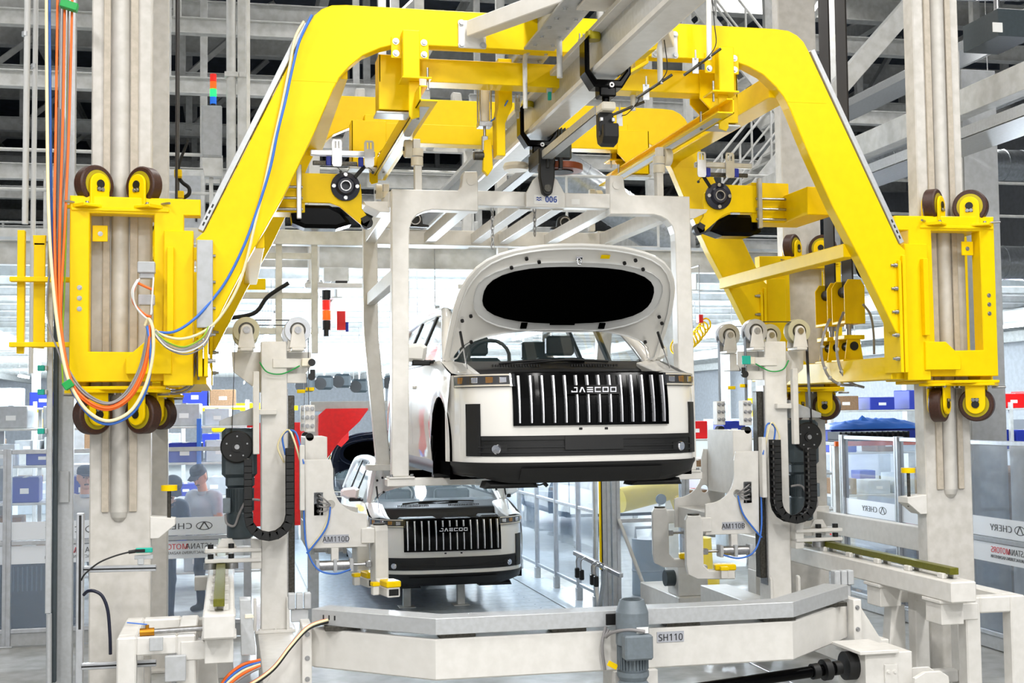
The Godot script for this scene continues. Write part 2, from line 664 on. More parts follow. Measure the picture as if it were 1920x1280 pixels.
func lift_masts() -> void:
	# plan of the mast section: flat flanges, two guide strips and a half-round tube between them
	for i in 4:
		var s := -1 if i % 2 == 0 else 1
		var back: bool = i > 1
		var zf := 0.30 if not back else -2.38
		var o := thing("lift_mast", ["cream steel mast on the cabled side of the yellow carriage, guide strips on its face", "cream steel mast beside the glass fence carrying the carriage frame without cables", "cream steel mast behind the cabled one, mostly hidden by it", "plain cream steel mast behind the two brown lifting belts"][i], "mast", "lift masts")
		var xa := -0.982
		var xb := -0.557
		var b := MB.new()
		sb(b, s, xa, 0.0, xb, 9.8, zf - 0.16, zf, 0.01)
		part(o, "web", b, M.mast)
		if not back:
			var g := MB.new()
			sb(g, s, xa + 0.085, 1.66, xa + 0.135, 9.8, zf, zf + 0.022, 0.004)
			part(o, "guide_strip", g, M.strip)
			g = MB.new()
			sb(g, s, xb - 0.15, 1.66, xb - 0.095, 9.8, zf, zf + 0.022, 0.004)
			part(o, "guide_strip", g, M.strip)
			g = MB.new()
			var cx := sx(s, (xa + 0.135 + xb - 0.15) / 2)
			g.lathe([0.0, 1.59, 0.03, 1.595, 0.052, 1.62, 0.062, 1.66, 0.062, 9.8], Transform3D(Basis.from_scale(Vector3(1, 1, 0.75)), Vector3(cx, 0, zf)), 28)
			part(o, "round_stiffener", g, M.mast)
		var k := MB.new()
		sb(k, s, xa - 0.06, 0.0, xb + 0.06, 0.03, zf - 0.3, zf + 0.1)
		for bx in [xa - 0.03, xb + 0.03]:
			for bz in [zf - 0.26, zf + 0.06]:
				k.bolt(Vector3(sx(s, bx), 0.03, bz), Vector3.UP, 0.018, 0.02)
		part(o, "foot_plate", k, M.mast)
	# small buffer brackets on the front masts
	for s in [-1, 1]:
		var bx := thing("buffer_bracket", ["", "white bracket with a yellow rubber buffer on the fence-side lift mast", "white bracket with a yellow rubber buffer on the cabled lift mast"][s], "bracket", "buffer brackets")
		var m := MB.new()
		m.prism(sf(s, [-0.56, 1.62, -0.385, 1.60, -0.385, 1.555, -0.50, 1.46, -0.56, 1.46]), 0.14, 0.30)
		part(bx, "arm", m, M.white)
		m = MB.new()
		m.cyl(Vector3(sx(s, -0.43), 1.52, 0.24), Vector3(sx(s, -0.43), 1.80, 0.24), 0.014, 10)
		part(bx, "threaded_rod", m, M.dark_steel)
		m = MB.new()
		m.cyl(Vector3(sx(s, -0.43), 1.80, 0.24), Vector3(sx(s, -0.43), 1.84, 0.24), 0.058, 20)
		part(bx, "buffer", m, M.yellow)

func guide_wheel(parent: Node3D, at: Vector3, turn: float, up: int, deep := 0.0) -> void:
	# fork on a base plate at "at", wheel above (up = 1) or below (up = -1) it; the wheel's axle lies along local z
	var B := Basis(Vector3.UP, turn) * Basis.from_scale(Vector3(1, up, 1))
	var xf := Transform3D(B, at)
	var axle := 0.175
	var b := MB.new()
	b.prism([-0.16, 0, 0.16, 0, 0.16, 0.022, -0.16, 0.022], -0.11, 0.11, xf)
	for z in [-0.075, 0.055]:
		b.prism([-0.078, 0.02, 0.078, 0.02] + arc(0, axle, 0.078, 0, 180, 12), z, z + 0.02, xf)
	var br := part(parent, "wheel_bracket", b, M.yellow)
	var t := MB.new()
	t.lathe([0.10, -0.048, 0.130, -0.048, 0.140, -0.038, 0.140, 0.038, 0.130, 0.048, 0.10, 0.048], Transform3D(B * Basis(Vector3.RIGHT, PI / 2), xf * Vector3(0, axle, 0)), 36)
	part(br, "tread", t, M.wheel_brown, "brown polyurethane tread")
	t = MB.new()
	t.lathe([0.0, -0.050, 0.104, -0.050, 0.104, 0.050, 0.0, 0.050], Transform3D(B * Basis(Vector3.RIGHT, PI / 2), xf * Vector3(0, axle, 0)), 32)
	part(br, "hub", t, M.hub_green)
	t = MB.new()
	t.cyl(xf * Vector3(0, axle, -0.08), xf * Vector3(0, axle, 0.083), 0.031, 20)
	part(br, "axle", t, M.black)
	t = MB.new()
	t.obox(Transform3D(B, xf * Vector3(0, axle - 0.038, 0.079)), Vector3(0.058, 0.028, 0.008), 0.002)
	part(br, "keeper_plate", t, M.black)
	t = MB.new()
	for e in [-0.015, 0.015]:
		t.bolt(xf * Vector3(e, axle - 0.038, 0.083), B * Vector3(0, 0, 1), 0.010, 0.008)
	for e in [-0.12, 0.12]:
		t.bolt(xf * Vector3(e, 0.022, 0.09), B * Vector3.UP, 0.013, 0.014)
		t.cyl(xf * Vector3(e, 0.035, -0.02), xf * Vector3(e * 1.9, 0.035, -0.02), 0.009, 8)
	part(br, "fastener", t, M.steel)

func carriage() -> void:
	var o := thing("lift_carriage", "yellow double-arched lift carriage with side frames and brown guide wheels", "lift carriage")
	# the two arches: portal outline with shoulders, seen square on
	var half := [-0.228, 2.892, -0.229, 3.603, -0.174, 3.654, 0.568, 5.19, 0.607, 5.26, 0.661, 5.31, 0.735, 5.344, 0.845, 5.353]
	var inner := [1.218, 5.079, 1.091, 5.042, 0.96, 4.98, 0.854, 4.887, 0.787, 4.805, 0.744, 4.724, 0.596, 4.371, 0.384, 3.92, 0.15, 3.494, -0.122, 2.953, -0.159, 2.915]
	for a in 2:
		var zf := 0.65 if a == 0 else -2.08
		var poly := []
		poly += half
		for i in range(half.size() / 2 - 1, -1, -1):
			poly += [sx(1, half[i * 2]), half[i * 2 + 1]]
		var back := []
		for i in range(inner.size() / 2 - 1, -1, -1):
			back += [sx(1, inner[i * 2]), inner[i * 2 + 1]]
		poly += back
		poly += inner
		var m := MB.new()
		m.prism(poly, zf - 0.13, zf, Transform3D(), [], 0.006)
		var arch := part(o, "arch", m, M.yellow)
		for s in [-1, 1]:
			m = MB.new()   # butt weld across the leg
			m.bar(Vector3(sx(s, Vector3(0.428, 4.773, 0.65).x), Vector3(0.428, 4.773, 0.65).y, zf + 0.0005), Vector3(sx(s, Vector3(0.772, 4.773, 0.65).x), Vector3(0.772, 4.773, 0.65).y, zf + 0.0005), 0.003, 0.006, 0.001)
			part(arch, "weld_seam", m, M.yellow)
			for e in [[-0.215, -0.185, 3.56], [-0.175, -0.148, 3.52]]:   # bolted flange plates between leg and frame
				m = MB.new()
				sb(m, s, e[0], 2.62, e[1], e[2], zf - 0.24, zf + 0.03, 0.004)
				part(arch, "flange", m, M.yellow)
		for s in [-1, 1]:
			for k in 5:
				m = MB.new()
				var p := Vector3(sx(s, -0.15), 3.48 - 0.187 * k, zf + 0.005)
				m.cyl(p, p + Vector3(-s * 0.055, 0, 0), 0.011, 10)
				m.cyl(p, p + Vector3(-s * 0.03, 0, 0), 0.019, 6)
				part(arch, "bolt", m, M.steel)
			m = MB.new()
			if a == 0:
				# cable tray along the outer edge of the leg
				var e0 := Vector3(-0.181, 3.653, 0.65)
				var e1 := Vector3(0.556, 5.19, 0.65)
				var ow := Vector3(-(e1.y - e0.y), e1.x - e0.x, 0).normalized() * 0.022
				var t0 := Vector3(sx(s, e0.x + ow.x), e0.y + ow.y, zf - 0.045)
				var t1 := Vector3(sx(s, e1.x + ow.x), e1.y + ow.y, zf - 0.045)
				m.bar(t0, t1, 0.10, 0.040, 0.003, Vector3(s * ow.x, ow.y, 0) * -s)
				part(arch, "cable_tray", m, M.galvanised)
				m = MB.new()
				for q in 4:
					var c := t0.lerp(t1, 0.03 + 0.028 * q) + Vector3(0, 0, 0.0505)
					m.obox(Transform3D(Basis(Vector3.BACK, -s * -0.42), c), Vector3(0.012, 0.028, 0.002), 0.0)
				part(arch, "slot", m, M.black)
	for s in [-1, 1]:
		for a in 2:
			side_frame(o, s, 0.55 if a == 0 else -2.18, a)
		# beams that tie the arches and the side frames together along the line
		var m := MB.new()
		sb(m, s, 0.66, 4.83, 0.86, 5.02, -2.10, 0.53)
		part(o, "tie_beam", m, M.yellow)
		m = MB.new()
		sb(m, s, -0.36, 2.57, -0.16, 2.755, -2.2, 0.50)
		part(o, "side_beam", m, M.yellow)
		m = MB.new()
		sb(m, s, 0.13, 3.555, 0.25, 3.665, -2.16, 0.53)
		part(o, "side_beam", m, M.yellow)
		# hanger guide rail: channel opening to the middle
		m = MB.new()
		var x0 := 1.335
		sb(m, s, x0, 4.585, x0 + 0.135, 4.597, -2.25, 0.95, 0.002)
		sb(m, s, x0, 4.585, x0 + 0.012, 4.70, -2.25, 0.95, 0.002)
		sb(m, s, x0, 4.69, x0 + 0.06, 4.70, -2.25, 0.95, 0.002)
		part(o, "guide_rail", m, M.yellow)
		m = MB.new()
		sb(m, s, x0 + 0.03, 4.5835, x0 + 0.10, 4.586, -2.2, 0.78, 0.0)
		part(o, "worn_track", m, M.galvanised, "bare worn steel strip under the rail")
		# rail hangers bolted to the face of each arch
		for a in 2:
			var zf := 0.65 if a == 0 else -2.08
			m = MB.new()
			sb(m, s, 1.245, 4.80, 1.37, 5.16, zf, zf + 0.10)
			sb(m, s, 1.23, 4.785, 1.45, 4.80, zf - 0.05, zf + 0.16)
			if a == 0 or s < 0:
				m.prism(sf(s, [1.29, 4.785, 1.37, 4.785, 1.37, 4.52, 1.31, 4.50, 1.29, 4.53]), zf + 0.06, zf + 0.075)
			var h := part(o, "rail_hanger", m, M.yellow)
			m = MB.new()
			sb(m, s, 1.17, 4.97, 1.45, 5.13, zf, zf + 0.012)
			part(h, "base_plate", m, M.yellow)
			m = MB.new()
			for px in [1.205, 1.415]:
				for py in [5.005, 5.095]:
					m.bolt(Vector3(sx(s, px), py, zf + 0.012), Vector3.BACK, 0.017, 0.016)
			m.cyl(Vector3(sx(s, 1.425), 4.72, zf + 0.11), Vector3(sx(s, 1.425), 4.88, zf + 0.11), 0.009, 8)
			part(h, "fastener", m, M.steel)
	# cross beams below the arches with brackets that carry the rails
	for a in 2:
		var zc := 0.36 if a == 0 else -1.86
		var m := MB.new()
		m.box(1.12, 4.86, 2 * XC - 1.12, 5.04, zc - 0.10, zc + 0.08)
		var cb := part(o, "cross_beam", m, M.yellow)
		for s in [-1, 1]:
			m = MB.new()
			m.prism(sf(s, [1.10, 5.05, 1.42, 5.05, 1.42, 4.82, 1.34, 4.74, 1.34, 4.63, 1.10, 4.63]), zc + 0.08, zc + 0.10)
			m.prism(sf(s, [1.10, 5.05, 1.42, 5.05, 1.42, 4.82, 1.34, 4.74, 1.34, 4.63, 1.10, 4.63]), zc - 0.14, zc - 0.12)
			sb(m, s, 1.10, 4.63, 1.115, 5.05, zc - 0.14, zc + 0.10)
			part(cb, "end_bracket", m, M.yellow)
			m = MB.new()
			sb(m, s, 1.08, 4.60, 1.38, 4.618, zc - 0.1, zc + 0.1)
			part(cb, "shim_plate", m, M.galvanised)
			m = MB.new()
			m.cyl(Vector3(sx(s, 1.40), 4.57, zc + 0.06), Vector3(sx(s, 1.40), 4.72, zc + 0.06), 0.011, 8)
			part(cb, "stud", m, M.steel)
	for s in [-1, 1]:
		pusher(o, s)
	stop_cylinder(o)

func side_frame(o: Node3D, s: int, zf: float, a: int) -> void:
	var zb := zf - 0.13
	var m := MB.new()
	m.prism(sf(s, [-1.099, 3.908, -0.202, 3.899, -0.202, 3.781, -0.318, 3.781, -0.33, 2.593, -1.097, 2.591]), zb, zf, Transform3D(), [sf(s, [-0.965, 3.786, -0.525, 3.78, -0.529, 2.799, -0.967, 2.804])], 0.006)
	var f := part(o, "side_frame", m, M.yellow)
	# top and bottom plates that carry the wheels
	m = MB.new()
	sb(m, s, -1.09, 3.80, -0.42, 3.825, zf - 0.50, zf + 0.01)
	part(f, "top_plate", m, M.yellow)
	m = MB.new()
	sb(m, s, -1.10, 2.535, -0.44, 2.56, zf - 0.50, zf + 0.01)
	part(f, "bottom_plate", m, M.yellow)
	# frame round the back of the mast
	m = MB.new()
	sb(m, s, -1.11, 2.56, -0.97, 3.80, zf - 0.52, zf - 0.42)
	sb(m, s, -0.50, 2.56, -0.36, 3.80, zf - 0.52, zf - 0.42)
	sb(m, s, -1.11, 2.56, -0.99, 2.76, zf - 0.45, zf - 0.10)
	sb(m, s, -0.48, 2.56, -0.36, 2.76, zf - 0.45, zf - 0.10)
	part(f, "back_post", m, M.yellow)
	# raised inner post, gusset and flange strip
	m = MB.new()
	sb(m, s, -0.455, 2.56, -0.25, 3.665, zf - 0.02, zf + 0.05)
	part(f, "inner_post", m, M.yellow)
	m = MB.new()
	m.prism(sf(s, [-0.71, 2.643, -0.711, 2.752, -0.581, 2.869, -0.399, 2.869, -0.398, 2.642]), zf + 0.0, zf + 0.075)
	part(f, "gusset", m, M.yellow)
	if a == 0:
		m = MB.new()
		sb(m, s, -0.43, 2.92, -0.385, 3.54, zf + 0.05, zf + 0.10, 0.003)
		part(f, "angle_strip", m, M.yellow)
		m = MB.new()
		sb(m, s, -0.955, 3.595, -0.85, 3.71, zf - 0.10, zf - 0.085)
		part(f, "corner_gusset", m, M.yellow)
		for k in 4:
			m = MB.new()
			m.bolt(Vector3(sx(s, -1.03), 3.255 - 0.075 * k, zf) if k < 3 else Vector3(sx(s, -0.90), 3.65, zf - 0.085), Vector3.BACK, 0.012)
			part(f, "bolt", m, M.steel)
	var za := zf - 0.09
	for up in [1, -1]:
		for k in 2:
			guide_wheel(f, Vector3(sx(s, -0.945 + 0.345 * k), 3.825 if up > 0 else 2.535, za), -s * 0.72 * (1 - 2 * k), up)

# swinging pusher arm with a flanged bearing and its sensor rack, one on each side
func pusher(o: Node3D, s: int) -> void:
	var z := -0.45
	var m := MB.new()
	m.prism(sf(s, [0.55, 4.30, 0.95, 4.30, 1.05, 4.22, 1.06, 4.12, 1.06, 4.02, 1.13, 3.92, 1.10, 3.865, 1.06, 3.88, 0.88, 4.03, 0.80, 4.06, 0.55, 4.06]), z - 0.03, z)
	var b := part(o, "pusher_arm", m, M.yellow)
	m = MB.new()
	sb(m, s, 0.25, 3.98, 0.60, 4.33, z - 0.30, z - 0.02)
	sb(m, s, 0.05, 3.98, 0.30, 4.22, z - 0.30, z + 0.45)
	part(b, "support_box", m, M.yellow)
	m = MB.new()
	var c := Vector3(sx(s, 0.925), 4.195, z)
	m.lathe([0.0, 0.0, 0.118, 0.0, 0.118, 0.022, 0.08, 0.03, 0.062, 0.06, 0.046, 0.06, 0.046, 0.015, 0.0, 0.015], Transform3D(Basis(Vector3.RIGHT, PI / 2), c), 32)
	part(b, "bearing", m, M.navy, "navy flange bearing")
	m = MB.new()
	m.lathe([0.032, 0.02, 0.036, 0.064, 0.044, 0.064, 0.046, 0.02], Transform3D(Basis(Vector3.RIGHT, PI / 2), c), 28)
	for k in 4:
		m.cyl(c + Vector3(cos(k * PI / 2) * 0.095, sin(k * PI / 2) * 0.095, 0.02), c + Vector3(cos(k * PI / 2) * 0.095, sin(k * PI / 2) * 0.095, 0.042), 0.016, 12)
	part(b, "bearing_bolt", m, M.steel)
	m = MB.new()
	m.cyl(Vector3(sx(s, 1.10), 3.905, z - 0.06), Vector3(sx(s, 1.10), 3.905, z + 0.0), 0.05, 20)
	m.obox(Transform3D(Basis(Vector3.BACK, -s * 0.5), Vector3(sx(s, 1.085), 3.93, z + 0.006)), Vector3(0.06, 0.05, 0.012), 0.003)
	part(b, "roller", m, M.black)
	m = MB.new()
	m.prism(sf(s, [0.48, 4.05, 0.50, 3.90, 0.60, 3.86, 0.86, 3.86, 0.98, 3.90, 0.90, 4.00, 0.80, 4.05]), z - 0.28, z - 0.04, Transform3D(), [], 0.03)
	part(b, "cover", m, M.black_gloss)
	m = MB.new()
	sb(m, s, 0.53, 3.92, 0.57, 4.36, z + 0.01, z + 0.05)
	part(b, "cable_duct", m, M.aluminium)
	m = MB.new()
	for k in 3:
		m.cyl(Vector3(sx(s, 0.28), 4.18 - 0.09 * k, z + 0.02), Vector3(sx(s, 0.58), 4.18 - 0.09 * k, z + 0.02), 0.012, 10)
	part(b, "adjusting_screw", m, M.steel)
	# sensor rack above the bearing
	m = MB.new()
	sb(m, s, 0.64, 4.43, 1.16, 4.475, z + 0.05, z + 0.10)
	var r := part(b, "sensor_rack", m, M.aluminium)
	m = MB.new()
	sb(m, s, 0.66, 4.36, 1.02, 4.395, z + 0.02, z + 0.05)
	part(r, "slide_rail", m, M.dark_steel)
	for k in 2:
		var px := 0.82 + 0.26 * k
		m = MB.new()
		m.prism(sf(s, [px, 4.34, px + 0.06, 4.34, px + 0.07, 4.36, px + 0.07, 4.54, px + 0.06, 4.56, px, 4.56, px - 0.01, 4.54, px - 0.01, 4.36]), z + 0.105, z + 0.112, Transform3D(), [sf(s, [px + 0.012, 4.49, px + 0.024, 4.49, px + 0.024, 4.545, px + 0.012, 4.545]), sf(s, [px + 0.038, 4.49, px + 0.05, 4.49, px + 0.05, 4.545, px + 0.038, 4.545])], 0.001)
		part(r, "slotted_plate", m, M.aluminium)
		m = MB.new()
		sb(m, s, px - 0.055, 4.35, px - 0.015, 4.425, z + 0.05, z + 0.10)
		part(r, "limit_switch", m, M.deep_blue)
		m = MB.new()
		var q := Vector3(sx(s, px), 4.35, z + 0.10)
		m.tube([q, q + Vector3(-s * 0.04, -0.02, 0), q + Vector3(-s * 0.06, -0.05, 0)], 0.003, 6)
		m.cyl(q + Vector3(-s * 0.06, -0.05, -0.004), q + Vector3(-s * 0.06, -0.05, 0.004), 0.012, 12)
		part(r, "lever", m, M.black)
	m = MB.new()
	m.bar(Vector3(sx(s, 1.00), 4.27, z + 0.02), Vector3(sx(s, 1.08), 4.36, z + 0.06), 0.02, 0.03)
	part(b, "stop_bar", m, M.black)

# pneumatic stop hanging from the carriage beside the trolley track
func stop_cylinder(o: Node3D) -> void:
	var m := MB.new()
	var c := Vector3(2.0, 4.793, 0.0)
	m.box(c.x - 0.055, c.y + 0.16, c.x + 0.055, c.y + 0.21, -0.06, 0.06)
	m.box(c.x - 0.055, c.y - 0.17, c.x + 0.055, c.y - 0.13, -0.06, 0.06)
	for e in [[-1, -1], [1, -1], [1, 1], [-1, 1]]:
		m.cyl(Vector3(c.x + e[0] * 0.045, c.y - 0.16, e[1] * 0.048), Vector3(c.x + e[0] * 0.045, c.y + 0.2, e[1] * 0.048), 0.007, 8)
	m.cyl(Vector3(c.x, c.y - 0.30, 0), Vector3(c.x, c.y - 0.13, 0), 0.012, 10)
	m.box(c.x - 0.025, c.y - 0.36, c.x + 0.025, c.y - 0.24, -0.02, 0.02)
	var h := part(o, "stop_cylinder", m, M.steel)
	m = MB.new()
	m.cyl(Vector3(c.x, c.y - 0.13, 0), Vector3(c.x, c.y + 0.16, 0), 0.042, 24)
	part(h, "barrel", m, M.pale_plastic)
	m = MB.new()
	m.prism([c.x - 0.01, c.y - 0.28, c.x + 0.05, c.y - 0.26, c.x + 0.06, c.y - 0.50, c.x + 0.02, c.y - 0.56, c.x - 0.02, c.y - 0.52], -0.03, 0.03)
	m.prism([c.x + 0.09, c.y + 0.36, c.x + 0.20, c.y + 0.36, c.x + 0.20, c.y - 0.02, c.x + 0.14, c.y - 0.16, c.x + 0.14, c.y - 0.42, c.x + 0.07, c.y - 0.42, c.x + 0.07, c.y - 0.12, c.x + 0.09, c.y - 0.02], -0.02, 0.14)
	part(h, "stop_bracket", m, M.yellow)
	m = MB.new()
	m.cyl(Vector3(c.x - 0.09, c.y - 0.40, 0.0), Vector3(c.x - 0.01, c.y - 0.40, 0.0), 0.035, 16)
	part(h, "pivot", m, M.dark_steel)
	m = MB.new()
	m.tube([Vector3(c.x + 0.04, c.y - 0.13, 0.05), Vector3(c.x + 0.10, c.y - 0.08, 0.10), Vector3(c.x + 0.16, c.y + 0.02, 0.16)], 0.006, 6)
	part(h, "air_hose", m, M.blue)
func hanger() -> void:
	var o := thing("car_hanger", "white steel hanger with a blue numbered plate, cradling the lifted white car", "hanger")
	var zf := -0.20
	var lug := [1.277, 4.144, 1.811, 4.145, 1.842, 4.176, 1.852, 4.22, 1.857, 4.281, 1.87, 4.304, 1.972, 4.307, 1.98, 4.285, 1.982, 3.978, 1.6, 3.983, 1.535, 3.968, 1.482, 3.941, 1.439, 3.893, 1.417, 3.828, 1.412, 3.767, 1.397, 1.841, 1.261, 1.84]
	for s in [-1, 1]:
		var m := MB.new()
		m.prism(sf(s, lug), zf - 0.13, zf, Transform3D(), [], 0.007)
		var p := part(o, "front_post", m, M.white)
		m = MB.new()
		m.cyl(Vector3(sx(s, 1.922), 4.225, zf - 0.02), Vector3(sx(s, 1.922), 4.225, zf + 0.012), 0.036, 24)
		part(p, "pin", m, M.white)
		# guide roller stands on top of the frame
		for k in 2:
			var z := -0.33 if k == 0 else -2.42
			m = MB.new()
			sb(m, s, 1.475, 4.15, 1.535, 4.36, z - 0.04, z + 0.04)
			sb(m, s, 1.465, 4.50, 1.525, 4.58, z - 0.03, z + 0.03)
			var st := part(o, "roller_stand", m, M.white)
			m = MB.new()
			m.cyl(Vector3(sx(s, 1.50), 4.36, z), Vector3(sx(s, 1.50), 4.43, z), 0.05, 20)
			m.cyl(Vector3(sx(s, 1.50), 4.44, z), Vector3(sx(s, 1.50), 4.50, z), 0.052, 20)
			part(st, "vertical_roller", m, M.pale_plastic)
			m = MB.new()
			m.lathe([0.0, -0.03, 0.068, -0.03, 0.074, -0.024, 0.074, 0.024, 0.068, 0.03, 0.0, 0.03], Transform3D(Basis(Vector3.BACK, PI / 2), Vector3(sx(s, 1.425), 4.50, z)), 28)
			part(st, "rail_roller", m, M.pale_plastic)
			m = MB.new()
			m.cyl(Vector3(sx(s, 1.385), 4.50, z), Vector3(sx(s, 1.48), 4.50, z), 0.018, 12)
			part(st, "roller_axle", m, M.dark_steel)
		# rear post: straight above, bent outwards and in again towards its foot
		m = MB.new()
		m.prism(sf(s, [1.28, 4.17, 1.42, 4.17, 1.42, 3.14, 1.53, 1.84, 1.40, 1.84, 1.28, 3.14]), -2.62, -2.50, Transform3D(), [], 0.006)
		part(o, "rear_post", m, M.white)
		# side members along the car
		m = MB.new()
		m.bar(Vector3(sx(s, 1.31), 4.08, -0.33), Vector3(sx(s, 1.35), 4.08, -2.52), 0.10, 0.13)
		part(o, "side_member", m, M.white)
		m = MB.new()
		m.bar(Vector3(sx(s, 1.33), 3.46, -0.33), Vector3(sx(s, 1.35), 3.46, -2.52), 0.08, 0.12)
		part(o, "side_member", m, M.white)
		# feet with the arms that reach under the sills
		m = MB.new()
		sb(m, s, 1.22, 1.765, 1.93, 1.825, zf - 0.16, zf + 0.02)
		var ft := part(o, "support_arm", m, M.white)
		m = MB.new()
		sb(m, s, 1.235, 1.825, 1.44, 1.84, zf - 0.17, zf + 0.03)
		part(ft, "foot_plate", m, M.white)
		for bx in [1.255, 1.42]:
			m = MB.new()
			m.bolt(Vector3(sx(s, bx), 1.84, zf), Vector3.UP, 0.014, 0.02)
			part(ft, "bolt", m, M.steel)
		m = MB.new()
		sb(m, s, 1.60, 1.825, 1.75, 1.86, zf - 0.14, zf - 0.02)
		part(ft, "pad", m, M.black)
		m = MB.new()
		sb(m, s, 1.30, 1.79, 1.95, 1.85, -2.64, -2.46)
		part(o, "support_arm", m, M.white)
		# bearing block on the rear frame and bumpers at the side
		m = MB.new()
		m.prism(sf(s, [1.64, 4.17, 1.92, 4.17, 1.92, 4.19, 1.86, 4.20] + arc(1.78, 4.24, 0.075, 0, 180, 10) + [1.70, 4.20, 1.64, 4.19]), -2.50, -2.44)
		var bb := part(o, "bearing_block", m, M.black)
		m = MB.new()
		m.lathe([0.042, 0.0, 0.055, 0.03, 0.045, 0.03, 0.04, 0.0], Transform3D(Basis(Vector3.RIGHT, PI / 2), Vector3(sx(s, 1.78), 4.24, -2.44)), 24)
		part(bb, "ring", m, M.steel)
		m = MB.new()
		m.prism(sf(s, [1.276, 4.066, 1.276, 3.976, 1.194, 3.978, 1.079, 4.032, 1.062, 4.061]), zf - 0.45, zf - 0.14)
		part(o, "bumper_horn", m, M.white)
	# cross bars
	var m := MB.new()
	m.box(1.97, 4.028, 2 * XC - 1.97, 4.15, zf - 0.12, zf - 0.01, 0.006)
	part(o, "front_bar", m, M.white)
	m = MB.new()
	m.box(1.35, 4.00, 2 * XC - 1.35, 4.15, -2.62, -2.50, 0.006)
	part(o, "rear_bar", m, M.white)
	for x in [1.93, 2.40, 2.68, 3.15]:
		m = MB.new()
		m.bar(Vector3(x, 4.07, zf - 0.11), Vector3(x, 4.07, -2.52), 0.10, 0.10)
		part(o, "longitudinal_bar", m, M.white)
	# lifting plate with the number sign
	m = MB.new()
	var c := XC
	m.prism([c - 0.165, 4.02, c + 0.165, 4.02, c + 0.165, 4.13, c + 0.10, 4.25, c + 0.06, 4.28, c - 0.06, 4.28, c - 0.10, 4.25, c - 0.165, 4.13], zf, zf + 0.03)
	var lp := part(o, "lifting_plate", m, M.white)
	m = MB.new()
	m.box(c - 0.10, 4.045, c + 0.105, 4.12, zf + 0.03, zf + 0.034, 0.001)
	part(lp, "number_sign", m, M.paper)
	lettering(lp, "006", Vector3(c + 0.045, 4.083, zf + 0.036), 0.050, M.ink_blue, 0, 0, 0.9, 1)
	m = MB.new()
	for k in 2:
		m.prism([c - 0.085, 4.072 + k * 0.018, c - 0.073, 4.086 + k * 0.018, c - 0.058, 4.078 + k * 0.018, c - 0.043, 4.086 + k * 0.018, c - 0.031, 4.072 + k * 0.018, c - 0.043, 4.076 + k * 0.018, c - 0.058, 4.070 + k * 0.018, c - 0.073, 4.076 + k * 0.018], zf + 0.034, zf + 0.036, Transform3D(), [], 0.0)
	part(lp, "logo", m, M.ink_blue)
	m = MB.new()
	m.box(c + 0.23, 4.055, c + 0.30, 4.10, zf - 0.01, zf - 0.008, 0.0)
	part(o, "sticker", m, M.paper)
	# slack safety chains
	for k in 2:
		var x := 2.13 + 0.36 * k
		m = MB.new()
		for j in 9 - k * 3:
			var y := 4.02 - 0.038 * j
			var b := Basis(Vector3.UP, PI / 2 * (j % 2) + 0.3)
			var ring := []
			for a in 9:
				ring.append(Vector3(x, y, zf - 0.16) + b * Vector3(cos(TAU * a / 8) * 0.013, sin(TAU * a / 8) * 0.026, 0))
			m.tube(ring, 0.005, 5, false)
		part(o, "chain", m, M.steel)

func second_hanger() -> void:
	# an empty hanger waits on the upper track behind the rear arch
	var h := copy(get_node("car_hanger"), Vector3(-0.30, 2.15, -5.9), 0.0, "empty white hanger waiting on the upper track behind the arches")
	var o := thing("upper_track", "white upper track beam that carries the empty hanger", "overhead track")
	var m := MB.new()
	ibeam(m, Vector3(XC - 0.3, 6.75, -4.6), Vector3(XC - 0.3, 6.75, -14.0), 0.2, 0.3)
	part(o, "beam", m, M.white)
	for z in [-6.1, -8.4]:
		m = MB.new()
		m.box(XC - 0.36, 6.3, XC - 0.24, 6.62, z - 0.05, z + 0.05)
		part(o, "clevis", m, M.black)
	for z in [-5.2, -9.0, -13.0]:
		m = MB.new()
		m.box(XC - 0.36, 6.9, XC - 0.24, 11.99, z - 0.06, z + 0.06)
		part(o, "hanger_post", m, M.steelwork)

